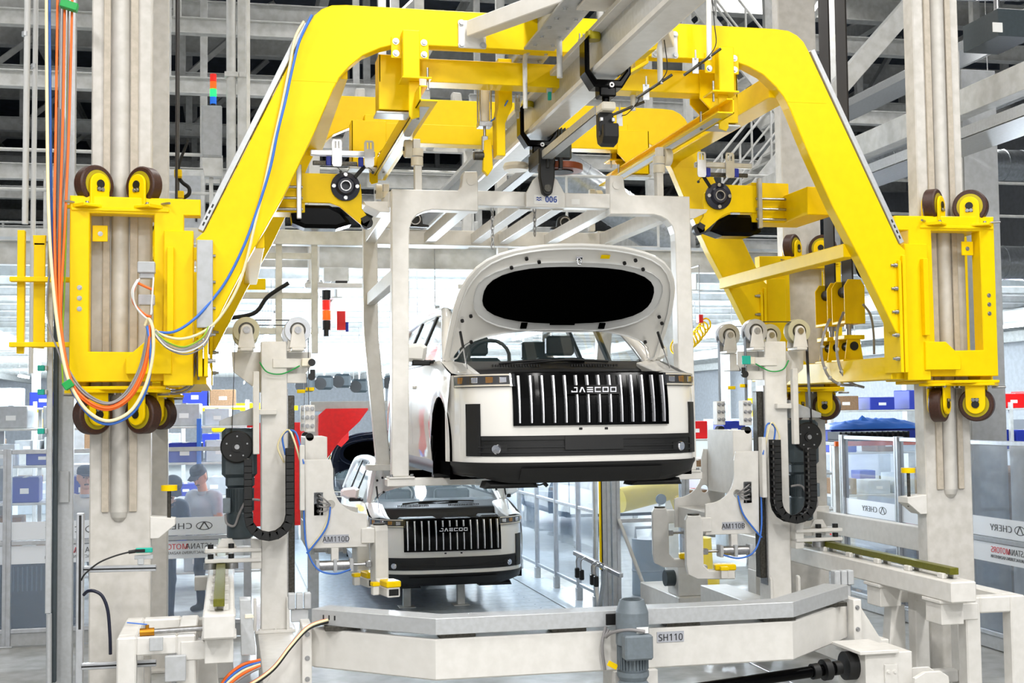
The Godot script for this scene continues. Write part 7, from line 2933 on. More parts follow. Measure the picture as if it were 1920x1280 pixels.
# ---- people: one continuous skin meshed from tapered capsules (surface nets)
func sdf_part(bones: Array, cell: float, soft: float) -> Array:
	var lo := Vector3(INF, INF, INF)
	var hi := -lo
	for b in bones:
		var r: float = maxf(b[2], b[3]) + cell * 2
		lo = lo.min(b[0] - Vector3.ONE * r).min(b[1] - Vector3.ONE * r)
		hi = hi.max(b[0] + Vector3.ONE * r).max(b[1] + Vector3.ONE * r)
	var nx := int((hi.x - lo.x) / cell) + 2
	var ny := int((hi.y - lo.y) / cell) + 2
	var nzz := int((hi.z - lo.z) / cell) + 2
	var f := PackedFloat32Array()
	f.resize(nx * ny * nzz)
	f.fill(1.0)
	var who := PackedInt32Array()
	who.resize(f.size())
	for bi in bones.size():
		var b: Array = bones[bi]
		var a: Vector3 = b[0]
		var ab: Vector3 = b[1] - a
		var l2 := maxf(ab.length_squared(), 1e-8)
		var r := maxf(b[2], b[3]) + soft + cell * 2
		var p0 := ((a.min(b[1]) - Vector3.ONE * r - lo) / cell).floor()
		var p1 := ((a.max(b[1]) + Vector3.ONE * r - lo) / cell).ceil()
		for z in range(maxi(0, int(p0.z)), mini(nzz, int(p1.z) + 1)):
			for y in range(maxi(0, int(p0.y)), mini(ny, int(p1.y) + 1)):
				for x in range(maxi(0, int(p0.x)), mini(nx, int(p1.x) + 1)):
					var p := lo + Vector3(x, y, z) * cell - a
					var t := clampf(p.dot(ab) / l2, 0.0, 1.0)
					var d := (p - ab * t).length() - lerpf(b[2], b[3], t)
					var i := x + nx * (y + ny * z)
					var o := f[i]
					if d < o:
						who[i] = bi
					var h := maxf(soft - absf(d - o), 0.0) / soft
					f[i] = minf(d, o) - h * h * soft * 0.25
	var vid := {}
	var vs := PackedVector3Array()
	var vc := PackedInt32Array()
	var off := [0, 1, nx, nx + 1, nx * ny, nx * ny + 1, nx * ny + nx, nx * ny + nx + 1]
	var edges := [[0, 1], [2, 3], [4, 5], [6, 7], [0, 2], [1, 3], [4, 6], [5, 7], [0, 4], [1, 5], [2, 6], [3, 7]]
	for z in nzz - 1:
		for y in ny - 1:
			for x in nx - 1:
				var i := x + nx * (y + ny * z)
				var neg := 0
				for o in off:
					if f[i + o] < 0.0:
						neg += 1
				if neg == 0 or neg == 8:
					continue
				var s := Vector3.ZERO
				var c := 0
				for e in edges:
					var fa := f[i + off[e[0]]]
					var fb := f[i + off[e[1]]]
					if (fa < 0.0) != (fb < 0.0):
						var t := fa / (fa - fb)
						var pa := Vector3(e[0] & 1, (e[0] >> 1) & 1, e[0] >> 2)
						var pb := Vector3(e[1] & 1, (e[1] >> 1) & 1, e[1] >> 2)
						s += pa.lerp(pb, t)
						c += 1
				vid[i] = vs.size()
				vs.append(lo + (Vector3(x, y, z) + s / c) * cell)
				vc.append(who[i])
	var tris := PackedInt32Array()
	var step := [1, nx, nx * ny]
	for i in vid:
		for ax in 3:
			var u: int = step[(ax + 1) % 3]
			var w: int = step[(ax + 2) % 3]
			var j: int = i + step[ax]
			if (f[i] < 0.0) == (f[j] < 0.0):
				continue
			if not (vid.has(i - u) and vid.has(i - w) and vid.has(i - u - w)):
				continue
			var q := [vid[i], vid[i - u], vid[i - u - w], vid[i - w]]
			if f[i] < 0.0:
				q.reverse()
			tris.append_array(PackedInt32Array([q[0], q[1], q[2], q[0], q[2], q[3]]))
	return [vs, tris, vc]

func figure(called: String, label: String, at: Vector3, turn: float, bones: Array, cols: Array, fine: Array, extra: Callable) -> void:
	var o := thing(called, label, "person")
	var V := PackedVector3Array()
	var N := PackedVector3Array()
	var C := PackedColorArray()
	for set_ in [[bones, 0.02, 0.035], [fine, 0.007, 0.012]]:
		if set_[0].is_empty():
			continue
		var r := sdf_part(set_[0], set_[1], set_[2])
		var nn := PackedVector3Array()
		nn.resize(r[0].size())
		for k in r[1].size() / 3:
			var a: Vector3 = r[0][r[1][k * 3]]
			var b: Vector3 = r[0][r[1][k * 3 + 1]]
			var c: Vector3 = r[0][r[1][k * 3 + 2]]
			var fn := (c - a).cross(b - a)
			for e in 3:
				nn[r[1][k * 3 + e]] += fn
		for e in r[1]:
			V.append(r[0][e])
			N.append(nn[e].normalized())
			C.append(cols[set_[0][r[2][e]][4]].srgb_to_linear())
	var arr := []
	arr.resize(Mesh.ARRAY_MAX)
	arr[Mesh.ARRAY_VERTEX] = V
	arr[Mesh.ARRAY_NORMAL] = N
	arr[Mesh.ARRAY_COLOR] = C
	var am := ArrayMesh.new()
	am.add_surface_from_arrays(Mesh.PRIMITIVE_TRIANGLES, arr)
	var mi := MeshInstance3D.new()
	mi.name = "body"
	mi.mesh = am
	if not M.has("figure"):
		var pm := mat("figure", Color.WHITE, 0.75)
		pm.vertex_color_use_as_albedo = true
	mi.material_override = M.figure
	o.add_child(mi)
	extra.call(o)
	o.position = at
	o.rotation.y = turn

# standing figure facing +z; lean bends the trunk forward, arms reach to the given hand points
func worker(called: String, label: String, at: Vector3, turn: float, lean: float, shirt: Color, trousers: Color, sleeve_skin: bool, hands: Array, nod: float, cap: bool) -> void:
	var cols := [shirt, trousers, Color(0.80, 0.58, 0.47), Color(0.10, 0.09, 0.09), Color(0.09, 0.07, 0.06)]
	var hip := Vector3(0, 0.93, 0)
	var up := Vector3(0, cos(lean), sin(lean))
	var fw := Vector3(0, -sin(lean), cos(lean))
	var chest := hip + up * 0.34
	var neck := hip + up * 0.52
	var nu := Vector3(0, cos(lean + nod), sin(lean + nod))
	var nf := Vector3(0, -sin(lean + nod), cos(lean + nod))
	var head := neck + up * 0.09 + nu * 0.11
	var b := []
	b.append([hip, hip + up * 0.16, 0.145, 0.135, 1])
	b.append([hip + up * 0.12, chest, 0.14, 0.155, 0])
	for s in [-1, 1]:
		var sxx := Vector3(s, 0, 0)
		b.append([hip + sxx * 0.07, hip + sxx * 0.08 + up * 0.3, 0.11, 0.12, 0])
		b.append([chest + sxx * 0.06, neck + sxx * 0.13 - up * 0.06, 0.125, 0.085, 0])
		var sh := neck + sxx * 0.185 - up * 0.065
		var hd: Vector3 = hands[0 if s < 0 else 1]
		var mid := (sh + hd) / 2
		var out := Vector3(s * 0.5, -0.6, -0.5).normalized()
		var half := (hd - sh).length() / 2
		var el := mid + out * sqrt(maxf(0.0, 0.29 * 0.29 - half * half))
		b.append([sh, sh.lerp(el, 0.62), 0.068, 0.062, 0])
		b.append([sh.lerp(el, 0.55), el, 0.048, 0.043, 2 if sleeve_skin else 0])
		b.append([el, hd, 0.043, 0.03, 2 if sleeve_skin else 0])
		var kn := Vector3(s * 0.11, 0.50, 0.03)
		var an := Vector3(s * 0.12, 0.09, -0.02)
		b.append([hip + sxx * 0.09 - Vector3(0, 0.02, 0), kn, 0.098, 0.066, 1])
		b.append([kn, an, 0.064, 0.05, 1])
		b.append([an - Vector3(0, 0.04, 0), an + Vector3(s * 0.02, -0.05, 0.14), 0.048, 0.036, 3])
	b.append([neck - up * 0.05, head - nu * 0.05, 0.058, 0.055, 2])
	var fine := []
	fine.append([head - nu * 0.02, head + nu * 0.05 - nf * 0.015, 0.082, 0.088, 2])
	fine.append([head - nu * 0.085 + nf * 0.035, head - nu * 0.03 + nf * 0.02, 0.048, 0.068, 2])
	fine.append([head + nf * 0.085 + nu * 0.005, head + nf * 0.105 - nu * 0.035, 0.009, 0.014, 2])
	fine.append([neck - up * 0.02, head - nu * 0.07, 0.055, 0.052, 2])
	fine.append([head + nu * 0.02 - nf * 0.05, head - nu * 0.06 - nf * 0.055, 0.075, 0.055, 4])
	for s in [-1, 1]:
		fine.append([head + Vector3(s * 0.086, 0, 0) + nu * 0.02, head + Vector3(s * 0.088, 0, 0) - nu * 0.025, 0.015, 0.012, 2])
		fine.append([head + Vector3(s * 0.032, 0, 0) + nf * 0.083 + nu * 0.017, head + Vector3(s * 0.036, 0, 0) + nf * 0.083 + nu * 0.017, 0.008, 0.008, 4])
	fine.append([head + nf * 0.083 - nu * 0.067 - Vector3(0.022, 0, 0), head + nf * 0.083 - nu * 0.067 + Vector3(0.022, 0, 0), 0.006, 0.006, 4])
	for i in 2:
		var hd: Vector3 = hands[i]
		var s := -1 if i == 0 else 1
		var dir := Vector3(-s * 0.35, -0.25, 0.9).normalized()
		var side := dir.cross(Vector3.UP).normalized()
		fine.append([hd, hd + dir * 0.075, 0.026, 0.033, 2])
		for k in 4:
			var root := hd + dir * 0.085 + side * (-0.026 + 0.0175 * k)
			var ln: float = [0.055, 0.068, 0.072, 0.062][k]
			var mid := root + dir * ln * 0.5
			var tip := mid + (dir + Vector3(0, -0.9, 0)).normalized() * ln * 0.5
			fine.append([root, mid, 0.010, 0.009, 2])
			fine.append([mid, tip, 0.009, 0.008, 2])
		var th := hd + dir * 0.03 - side * s * 0.03
		fine.append([th, th - side * s * 0.03 + dir * 0.035, 0.011, 0.010, 2])
		fine.append([th - side * s * 0.03 + dir * 0.035, th - side * s * 0.025 + dir * 0.065, 0.010, 0.008, 2])
	var dress := func(o: Node3D) -> void:
		if cap:
			var c := MB.new()
			var xf := Transform3D(Basis(Vector3.RIGHT, nu, Vector3.RIGHT.cross(nu)), head + nu * 0.055 - nf * 0.01)
			c.lathe([0.099, -0.01, 0.098, 0.03, 0.085, 0.065, 0.05, 0.085, 0.0, 0.09], xf, 24)
			c.prism([-0.075, 0.05, 0.075, 0.05, 0.06, 0.15, 0.0, 0.175, -0.06, 0.15], -0.006, 0.006, Transform3D(Basis(Vector3.RIGHT, nf, nu), head + nu * 0.05), [], 0.004)
			part(o, "cap", c, M.cloth_navy)
		var w := MB.new()
		w.lathe([0.066, 0.0, 0.078, 0.012, 0.07, 0.045, 0.062, 0.04], Transform3D(Basis(Vector3.RIGHT, up, Vector3.RIGHT.cross(up)), neck - up * 0.03), 20)
		part(o, "collar", w, M.cloth_grey if shirt.b > 0.4 else M.cloth_navy)
	figure(called, label, at, turn, b, cols, fine, dress)

func people() -> void:
	worker("person", "person in a beige polo shirt and dark cap standing behind the glass fence", Vector3(-1.60, 0, -5.5), 0.25, 0.03, Color(0.74, 0.72, 0.69), Color(0.12, 0.14, 0.2), true, [Vector3(-0.28, 0.95, 0.12), Vector3(0.28, 0.95, 0.12)], 0.1, true)
	worker("person", "person in a light grey polo shirt and navy cap bending over a phone", Vector3(-0.36, 0, -6.0), -0.6, 0.22, Color(0.66, 0.69, 0.74), Color(0.10, 0.13, 0.22), true, [Vector3(-0.10, 1.05, 0.42), Vector3(0.14, 1.04, 0.42)], 0.35, true)
	worker("person", "person in a dark navy overall stooping beside the one in grey", Vector3(-0.66, 0, -5.15), 0.4, 0.50, Color(0.13, 0.17, 0.28), Color(0.11, 0.13, 0.21), false, [Vector3(-0.16, 0.86, 0.55), Vector3(0.16, 0.86, 0.55)], 0.3, true)
	var o := thing("mobile_phone", "black phone held by the person in the grey polo shirt", "phone")
	var m := MB.new()
	m.obox(Transform3D(Basis(Vector3.UP, -0.75) * Basis(Vector3.RIGHT, -0.7), Vector3(-0.62, 1.06, -5.56)), Vector3(0.16, 0.009, 0.09), 0.003)
	part(o, "case", m, M.black)
	m = MB.new()
	m.obox(Transform3D(Basis(Vector3.UP, -0.75) * Basis(Vector3.RIGHT, -0.7), Vector3(-0.62, 1.0655, -5.5595)), Vector3(0.15, 0.001, 0.08), 0.0)
	part(o, "screen", m, M.black_gloss)

func hose(o: Node3D, pts: Array, r: float, m0: Material, called := "cable") -> void:
	var m := MB.new()
	m.tube(pts, r, 8)
	part(o, called, m, m0)

func cables() -> void:
	var o := thing("hose_bundle", "bundle of orange, blue and cream hoses looping under the cabled carriage frame", "cable bundle")
	var zc := 0.86
	hose(o, [Vector3(-1.28, 5.407, 0.45), Vector3(-1.263, 4.545, 0.5), Vector3(-1.23, 3.694, 0.6), Vector3(-1.164, 3.084, 0.75), Vector3(-1.086, 2.677, 0.86), Vector3(-1.012, 2.495, 0.9), Vector3(-0.913, 2.368, 0.92), Vector3(-0.792, 2.317, 0.92), Vector3(-0.655, 2.383, 0.9), Vector3(-0.563, 2.546, 0.88), Vector3(-0.515, 2.748, 0.86), Vector3(-0.513, 2.933, 0.84), Vector3(-0.544, 3.017, 0.8), Vector3(-0.57, 2.973, 0.78)], 0.012, M.cream_hose)
	hose(o, [Vector3(-1.266, 5.418, 0.42), Vector3(-1.247, 4.555, 0.46), Vector3(-1.217, 3.662, 0.56), Vector3(-1.16, 3.051, 0.7), Vector3(-1.081, 2.642, 0.84), Vector3(-1.0, 2.46, 0.88), Vector3(-0.894, 2.332, 0.9), Vector3(-0.783, 2.298, 0.9), Vector3(-0.649, 2.365, 0.88), Vector3(-0.564, 2.51, 0.86), Vector3(-0.53, 2.675, 0.85), Vector3(-0.534, 2.859, 0.84), Vector3(-0.555, 2.965, 0.8)], 0.011, M.blue)
	for k in 3:
		var off := 5.5 * k
		hose(o, [[Vector3(-1.204, 5.412, 0.45), Vector3(-1.202, 4.471, 0.5), Vector3(-1.194, 3.657, 0.6), Vector3(-1.147, 3.047, 0.75), Vector3(-1.058, 2.605, 0.86), Vector3(-0.95, 2.452, 0.9), Vector3(-0.811, 2.392, 0.9), Vector3(-0.674, 2.456, 0.88), Vector3(-0.578, 2.62, 0.86), Vector3(-0.538, 2.822, 0.84), Vector3(-0.537, 2.965, 0.8)], [Vector3(-1.153, 5.415, 0.45), Vector3(-1.155, 4.473, 0.5), Vector3(-1.159, 3.657, 0.6), Vector3(-1.133, 3.047, 0.75), Vector3(-1.056, 2.623, 0.85), Vector3(-0.958, 2.473, 0.89), Vector3(-0.812, 2.411, 0.89), Vector3(-0.682, 2.478, 0.87), Vector3(-0.589, 2.646, 0.85), Vector3(-0.545, 2.841, 0.83), Vector3(-0.54, 2.972, 0.8)], [Vector3(-1.102, 5.418, 0.45), Vector3(-1.112, 4.475, 0.5), Vector3(-1.124, 3.696, 0.6), Vector3(-1.129, 3.011, 0.75), Vector3(-1.05, 2.612, 0.87), Vector3(-0.942, 2.462, 0.91), Vector3(-0.8, 2.403, 0.91), Vector3(-0.667, 2.474, 0.89), Vector3(-0.581, 2.638, 0.87), Vector3(-0.541, 2.84, 0.85), Vector3(-0.537, 2.972, 0.8)]][k], 0.009, M.orange)
		hose(o, [[Vector3(-1.188, 5.419, 0.43), Vector3(-1.182, 4.166, 0.5), Vector3(-1.169, 3.393, 0.62), Vector3(-1.118, 2.862, 0.78), Vector3(-1.039, 2.598, 0.85), Vector3(-0.931, 2.477, 0.88), Vector3(-0.8, 2.429, 0.88), Vector3(-0.69, 2.493, 0.86), Vector3(-0.601, 2.657, 0.84), Vector3(-0.557, 2.842, 0.82), Vector3(-0.548, 2.972, 0.8)], [Vector3(-1.17, 5.42, 0.43), Vector3(-1.167, 4.166, 0.5), Vector3(-1.176, 3.316, 0.64), Vector3(-1.124, 2.826, 0.78), Vector3(-1.031, 2.612, 0.86), Vector3(-0.925, 2.491, 0.87), Vector3(-0.8, 2.44, 0.87), Vector3(-0.698, 2.504, 0.85), Vector3(-0.608, 2.669, 0.83), Vector3(-0.564, 2.861, 0.81), Vector3(-0.552, 2.973, 0.79)], [Vector3(-1.133, 5.422, 0.43), Vector3(-1.131, 4.167, 0.5), Vector3(-1.24, 3.17, 0.6), Vector3(-1.138, 2.789, 0.78), Vector3(-1.044, 2.605, 0.86), Vector3(-0.937, 2.484, 0.89), Vector3(-0.801, 2.432, 0.9), Vector3(-0.682, 2.5, 0.87), Vector3(-0.593, 2.668, 0.85), Vector3(-0.553, 2.86, 0.83), Vector3(-0.544, 2.972, 0.8)]][k], 0.007, M.grey_cable)
	hose(o, [Vector3(-1.134, 5.426, 0.42), Vector3(-1.133, 4.562, 0.45), Vector3(-1.128, 3.71, 0.5), Vector3(-1.133, 3.175, 0.55), Vector3(-1.139, 2.798, 0.6), Vector3(-1.13, 2.575, 0.6)], 0.006, M.lime_cable)
	for q in [[Vector3(-1.175, 5.296, 0.5), Vector3(-1.059, 5.264, 0.5)], [Vector3(-1.087, 2.546, 0.9), Vector3(-1.033, 2.582, 0.9)]]:
		var m := MB.new()
		m.bar(q[0], q[1], 0.07, 0.055)
		part(o, "green_clip", m, M.green, "green cable clip")
	o = thing("leg_hose_pair", "blue hose and cream hose draped down the cabled arch leg", "hoses")
	hose(o, [Vector3(0.588, 5.247, 0.7), Vector3(0.5, 5.058, 0.7), Vector3(0.445, 4.839, 0.7), Vector3(0.395, 4.603, 0.7), Vector3(0.338, 4.367, 0.7), Vector3(0.292, 4.133, 0.7), Vector3(0.224, 3.9, 0.7), Vector3(0.119, 3.591, 0.7), Vector3(-0.007, 3.322, 0.7), Vector3(-0.118, 3.161, 0.71), Vector3(-0.248, 3.015, 0.74), Vector3(-0.38, 2.929, 0.78), Vector3(-0.504, 2.927, 0.82)], 0.010, M.blue)
	hose(o, [Vector3(0.531, 5.2, 0.69), Vector3(0.466, 5.07, 0.69), Vector3(0.423, 4.841, 0.69), Vector3(0.369, 4.565, 0.69), Vector3(0.308, 4.291, 0.69), Vector3(0.251, 4.018, 0.69), Vector3(0.179, 3.707, 0.7), Vector3(0.112, 3.419, 0.7), Vector3(0.037, 3.207, 0.71), Vector3(-0.081, 3.017, 0.72), Vector3(-0.201, 2.92, 0.75), Vector3(-0.326, 2.881, 0.78), Vector3(-0.433, 2.898, 0.8), Vector3(-0.504, 2.941, 0.82)], 0.010, M.cream_hose)
	for k in 6:
		hose(o, [[Vector3(-0.518, 2.949, 0.82), Vector3(-0.431, 2.841, 0.84), Vector3(-0.307, 2.805, 0.82), Vector3(-0.182, 2.862, 0.78), Vector3(-0.121, 2.97, 0.74)], [Vector3(-0.517, 2.933, 0.83), Vector3(-0.424, 2.822, 0.85), Vector3(-0.299, 2.786, 0.83), Vector3(-0.171, 2.851, 0.79), Vector3(-0.117, 2.97, 0.74)], [Vector3(-0.525, 2.927, 0.82), Vector3(-0.417, 2.811, 0.84), Vector3(-0.289, 2.771, 0.82), Vector3(-0.164, 2.84, 0.78), Vector3(-0.124, 2.97, 0.74)], [Vector3(-0.511, 2.942, 0.81), Vector3(-0.439, 2.86, 0.83), Vector3(-0.307, 2.816, 0.81), Vector3(-0.197, 2.87, 0.77), Vector3(-0.135, 2.97, 0.74)], [Vector3(-0.504, 2.949, 0.82), Vector3(-0.41, 2.83, 0.84), Vector3(-0.282, 2.797, 0.82), Vector3(-0.16, 2.87, 0.78), Vector3(-0.11, 2.97, 0.74)], [Vector3(-0.504, 2.934, 0.82), Vector3(-0.421, 2.859, 0.84), Vector3(-0.307, 2.823, 0.82), Vector3(-0.189, 2.885, 0.78), Vector3(-0.143, 2.97, 0.74)]][k], 0.0055, [M.grey_cable, M.hose_white, M.grey_cable, M.hose_white, M.grey_cable, M.lime_cable][k])
	# plug block on the inner post and grey cover on the leg
	o = thing("plug_block", "grey multi-plug block with orange leads on the cabled side frame", "connector")
	var m := MB.new()
	m.box(-0.628, 3.348, -0.509, 3.427, 0.62, 0.72, 0.006)
	m.box(-0.613, 3.311, -0.516, 3.356, 0.62, 0.70, 0.004)
	part(o, "housing", m, M.panel_grey)
	m = MB.new()
	m.box(-0.624, 3.123, -0.512, 3.197, 0.62, 0.70, 0.006)
	part(o, "housing", m, M.panel_grey)
	hose(o, [Vector3(-0.624, 3.274, 0.74), Vector3(-0.58, 3.251, 0.75), Vector3(-0.516, 3.223, 0.74)], 0.009, M.orange, "lead")
	hose(o, [Vector3(-0.631, 3.274, 0.74), Vector3(-0.655, 3.198, 0.75), Vector3(-0.644, 3.124, 0.75), Vector3(-0.579, 3.056, 0.76), Vector3(-0.532, 3.034, 0.76)], 0.009, M.orange, "lead")
	for k in 3:
		hose(o, [[Vector3(-0.609, 3.303, 0.75), Vector3(-0.65, 3.215, 0.77), Vector3(-0.632, 3.104, 0.77), Vector3(-0.548, 3.01, 0.79)], [Vector3(-0.516, 3.311, 0.75), Vector3(-0.525, 3.16, 0.77), Vector3(-0.531, 3.048, 0.78)], [Vector3(-0.624, 3.296, 0.74), Vector3(-0.661, 3.205, 0.76), Vector3(-0.621, 3.085, 0.77), Vector3(-0.537, 3.002, 0.8)]][k], 0.007, M.hose_white, "lead")
	o = thing("cable_cover", "flat grey cable cover on the cabled arch leg", "cover")
	m = MB.new()
	m.box(-0.224, 2.964, -0.114, 3.585, 0.652, 0.72, 0.004)
	part(o, "cover_plate", m, M.panel_grey)
	# yellow cam rails on the outside of the cabled frame
	o = thing("cam_rail", "yellow pair of upright cam rails on the outer side of the cabled frame", "cam rail")
	m = MB.new()
	m.box(-1.48, 2.801, -1.429, 3.686, 0.27, 0.33)
	part(o, "upright", m, M.yellow)
	m = MB.new()
	m.box(-1.371, 2.889, -1.292, 3.6, 0.29, 0.31)
	m.prism([-1.378, 3.653, -1.29, 3.655, -1.294, 3.581, -1.374, 3.58], 0.26, 0.31)
	m.prism([-1.368, 2.897, -1.292, 2.897, -1.299, 2.839, -1.382, 2.843], 0.26, 0.31)
	part(o, "upright", m, M.yellow)
	for y in 2:
		m = MB.new()
		m.box(-1.52, 3.31 if y == 0 else 2.845, -1.10, 3.345 if y == 0 else 2.88, 0.33, 0.40)
		part(o, "cross_bar", m, M.yellow)
	# uprights beside the cabled mast
	o = thing("switch_rail", "slim galvanised upright with teal switches beside the cabled mast", "switch rail")
	m = MB.new()
	m.box(-1.291, 0.941, -1.25, 3.907, 0.17, 0.20)
	part(o, "rail", m, M.galvanised)
	m = MB.new()
	m.box(-1.254, 0.438, -1.221, 4.628, 0.08, 0.14)
	part(o, "dark_channel", m, M.motor_dark)
	for k in 3:
		m = MB.new()
		var p: Vector3 = [Vector3(-1.323, 2.701, 0.22), Vector3(-1.322, 2.528, 0.22), Vector3(-1.32, 2.247, 0.22)][k]
		m.box(p.x - 0.025, p.y - 0.02, p.x + 0.022, p.y + 0.02, 0.2, 0.25, 0.004)
		var sw := part(o, "switch_body", m, M.teal)
		m = MB.new()
		m.box(p.x + 0.022, p.y - 0.018, p.x + 0.04, p.y + 0.018, 0.19, 0.24)
		part(sw, "switch_head", m, M.galvanised)
	m = MB.new()
	m.cyl(Vector3(-1.265, 0.938, 0.18), Vector3(-1.26, 0.0, 0.18), 0.02, 10)
	part(o, "foot_tube", m, M.galvanised)
	o = thing("galvanised_riser", "flat galvanised cable riser between switch rail and cabled mast", "riser")
	m = MB.new()
	m.box(-1.24, 0.0, -1.125, 9.0, -0.05, 0.02)
	part(o, "channel", m, M.galvanised)
	m = MB.new()
	m.box(-1.22, 1.72, -1.15, 1.95, 0.02, 0.05)
	part(o, "terminal_strip", m, M.panel_grey)
	for k in 2:
		var q := thing("corner_pipe", ["cream pipe hanging beside the switch rail", "cream pipe behind the switch rail"][k], "pipe")
		m = MB.new()
		m.cyl([Vector3(-1.566, 3.862, -0.6), Vector3(-1.855, 2.766, -3.0)][k], [Vector3(-1.561, 5.821, -0.6), Vector3(-1.836, 6.611, -3.0)][k], 0.024, 12)
		part(q, "pipe", m, M.hose_white)
		m = MB.new()
		m.cyl([Vector3(-1.574, 5.391, -0.6), Vector3(-1.85, 5.768, -3.0)][k], [Vector3(-1.574, 5.356, -0.6), Vector3(-1.849, 5.726, -3.0)][k], 0.03, 12)
		part(q, "sleeve", m, M.galvanised)
	# looped hoses under the fence-side frame and behind the cabled one
	o = thing("looped_hose", "grey hoses with tied ends looping from the belt clevises on the fence side", "hose")
	hose(o, [Vector3(5.207, 3.132, -0.5), Vector3(5.122, 3.001, -0.45), Vector3(5.078, 2.835, -0.42), Vector3(5.095, 2.694, -0.4), Vector3(5.143, 2.609, -0.4), Vector3(5.238, 2.552, -0.4), Vector3(5.365, 2.542, -0.4)], 0.012, M.grey_cable, "hose")
	hose(o, [Vector3(5.291, 3.187, -0.4), Vector3(5.215, 3.02, -0.38), Vector3(5.199, 2.808, -0.36), Vector3(5.24, 2.644, -0.35), Vector3(5.319, 2.56, -0.35), Vector3(5.44, 2.522, -0.35)], 0.012, M.grey_cable, "hose")
	hose(o, [Vector3(5.425, 3.25, -0.3), Vector3(5.494, 3.156, -0.3), Vector3(5.519, 2.992, -0.3), Vector3(5.519, 2.81, -0.3)], 0.011, M.grey_cable, "hose")
	for k in 8:
		var q := MB.new()
		var c: Vector3 = [Vector3(5.089, 2.882, -0.42), Vector3(5.1, 2.694, -0.4), Vector3(5.143, 2.609, -0.4), Vector3(5.228, 2.557, -0.4), Vector3(5.201, 2.855, -0.36), Vector3(5.231, 2.659, -0.35), Vector3(5.29, 2.588, -0.35), Vector3(5.359, 2.541, -0.35)][k]
		q.lathe([0.013, -0.012, 0.019, -0.006, 0.019, 0.006, 0.013, 0.012], Transform3D(Basis(Vector3.BACK, 0.4 * k), c), 10)
		part(o, "cable_tie", q, M.panel_grey)
	o = thing("drooping_loom", "grey cable loom drooping under the inner corner of the cabled frame", "cable bundle")
	for k in 4:
		hose(o, [[Vector3(-0.221, 2.878, 0.5), Vector3(-0.232, 2.782, 0.5), Vector3(-0.217, 2.686, 0.5), Vector3(-0.24, 2.591, 0.48), Vector3(-0.3, 2.526, 0.45), Vector3(-0.394, 2.505, 0.42), Vector3(-0.459, 2.529, 0.4)], [Vector3(-0.213, 2.859, 0.5), Vector3(-0.247, 2.763, 0.5), Vector3(-0.243, 2.667, 0.5), Vector3(-0.269, 2.579, 0.48), Vector3(-0.337, 2.534, 0.45), Vector3(-0.42, 2.528, 0.42), Vector3(-0.47, 2.552, 0.4)], [Vector3(-0.232, 2.877, 0.52), Vector3(-0.213, 2.792, 0.52), Vector3(-0.224, 2.723, 0.52), Vector3(-0.217, 2.647, 0.5), Vector3(-0.217, 2.601, 0.5)], [Vector3(-0.224, 2.839, 0.51), Vector3(-0.258, 2.724, 0.5), Vector3(-0.288, 2.629, 0.48), Vector3(-0.307, 2.592, 0.46)]][k], 0.009, M.grey_cable)
	# loose strap tails on the cabled-side lifting belts
	o = thing("strap_tail", "curled dark strap tails clamped in yellow on the cabled-side belt", "strap")
	hose(o, [Vector3(-0.414, 4.382, -0.9), Vector3(-0.397, 4.463, -0.9), Vector3(-0.355, 4.576, -0.9), Vector3(-0.337, 4.635, -0.9)], 0.012, M.rubber, "tail")
	hose(o, [Vector3(-0.418, 4.328, -0.9), Vector3(-0.379, 4.272, -0.88), Vector3(-0.327, 4.226, -0.86), Vector3(-0.327, 4.171, -0.85), Vector3(-0.378, 4.134, -0.85)], 0.016, M.rubber, "tail")
	for k in 2:
		m = MB.new()
		var p: Vector3 = [Vector3(-0.412, 4.337, -0.85), Vector3(-0.395, 4.16, -0.85)][k]
		m.box(p.x - 0.03, p.y - 0.03, p.x + 0.03, p.y + 0.03, -0.9, -0.8, 0.004)
		part(o, "clamp", m, M.yellow)
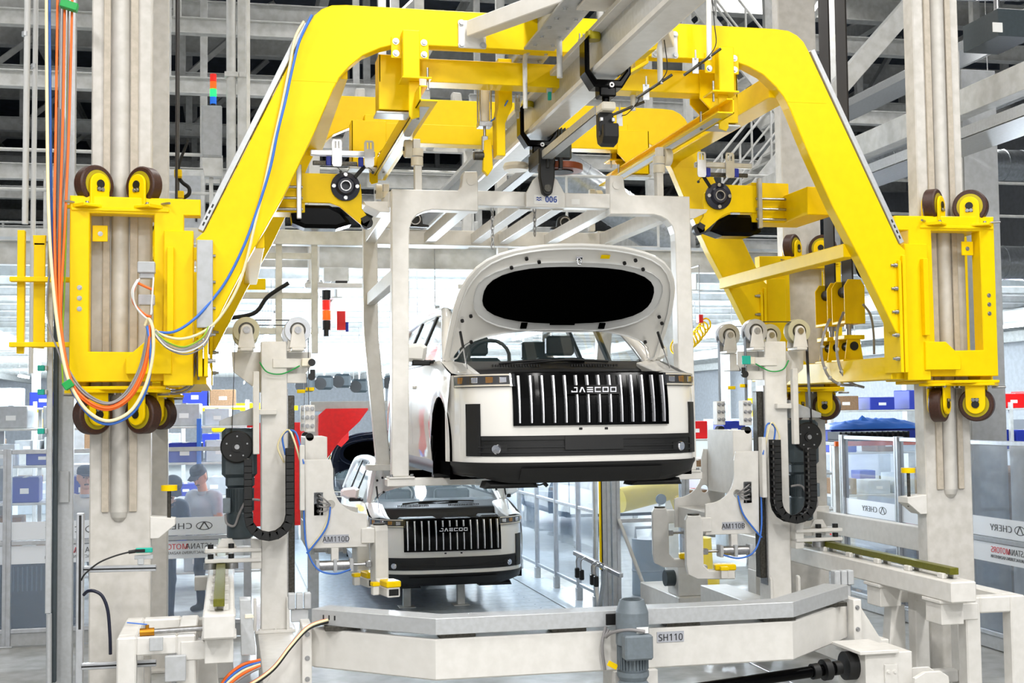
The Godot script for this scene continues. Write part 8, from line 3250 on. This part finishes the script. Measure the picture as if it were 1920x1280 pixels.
	# coiled air hose beside the raised bonnet
	o = thing("coiled_hose", "yellow coiled air hose with a red fitting hanging beside the raised bonnet", "hose")
	var pa := Vector3(5.551, 3.148, -5.6)
	var pb := Vector3(6.021, 3.465, -5.6)
	var coil := []
	for k in 90:
		var t := k / 89.0
		var c := pa.lerp(pb, t) + Vector3(0, -0.10 * sin(PI * t), 0)
		coil.append(c + Vector3(sin(k * 0.9) * 0.03, cos(k * 0.9) * 0.085, sin(k * 0.9) * 0.085))
	m = MB.new()
	m.tube(coil, 0.012, 6)
	part(o, "coil", m, M.yellow)
	m = MB.new()
	m.box(5.891, 3.457, 5.949, 3.561, -5.65, -5.55)
	part(o, "fitting", m, M.red)
	m = MB.new()
	m.cyl(Vector3(5.921, 3.561, -5.6), Vector3(Vector3(5.921, 3.561, -5.6).x, 4.2, -5.6), 0.006, 6)
	m.cyl(Vector3(Vector3(5.921, 3.561, -5.6).x, 4.2, -5.6), Vector3(Vector3(5.921, 3.561, -5.6).x, 4.2, -6.5), 0.01, 6)
	part(o, "drop_wire", m, M.steel)
	# loom draped over the end of the shuttle beam
	o = thing("shuttle_loom", "loom of orange, green and grey cables draped over the shuttle beam end", "cable bundle")
	for k in 6:
		var dz := 0.018 * (k % 3)
		var dy := 0.014 * (k / 3)
		hose(o, [Vector3(0.66, 0.94 + dy, 1.10 + dz), Vector3(0.52, 0.91 + dy, 1.17 + dz), Vector3(0.40, 0.80 + dy, 1.22 + dz), Vector3(0.28, 0.66 + dy, 1.24 + dz), Vector3(0.12, 0.56 + dy, 1.25 + dz), Vector3(-0.06, 0.50 + dy, 1.27 + dz)], 0.009, [M.orange, M.green, M.black, M.grey_cable, M.orange, M.cream_hose][k])
	for k in 5:
		hose(o, [Vector3(0.20, 0.72 - 0.012 * k, 1.20), Vector3(0.08, 0.70 - 0.02 * k, 1.24), Vector3(-0.03, 0.62 - 0.02 * k, 1.27), Vector3(-0.10, 0.48, 1.28)], 0.010, [M.orange, M.blue, M.cream_hose, M.orange, M.grey_cable][k])
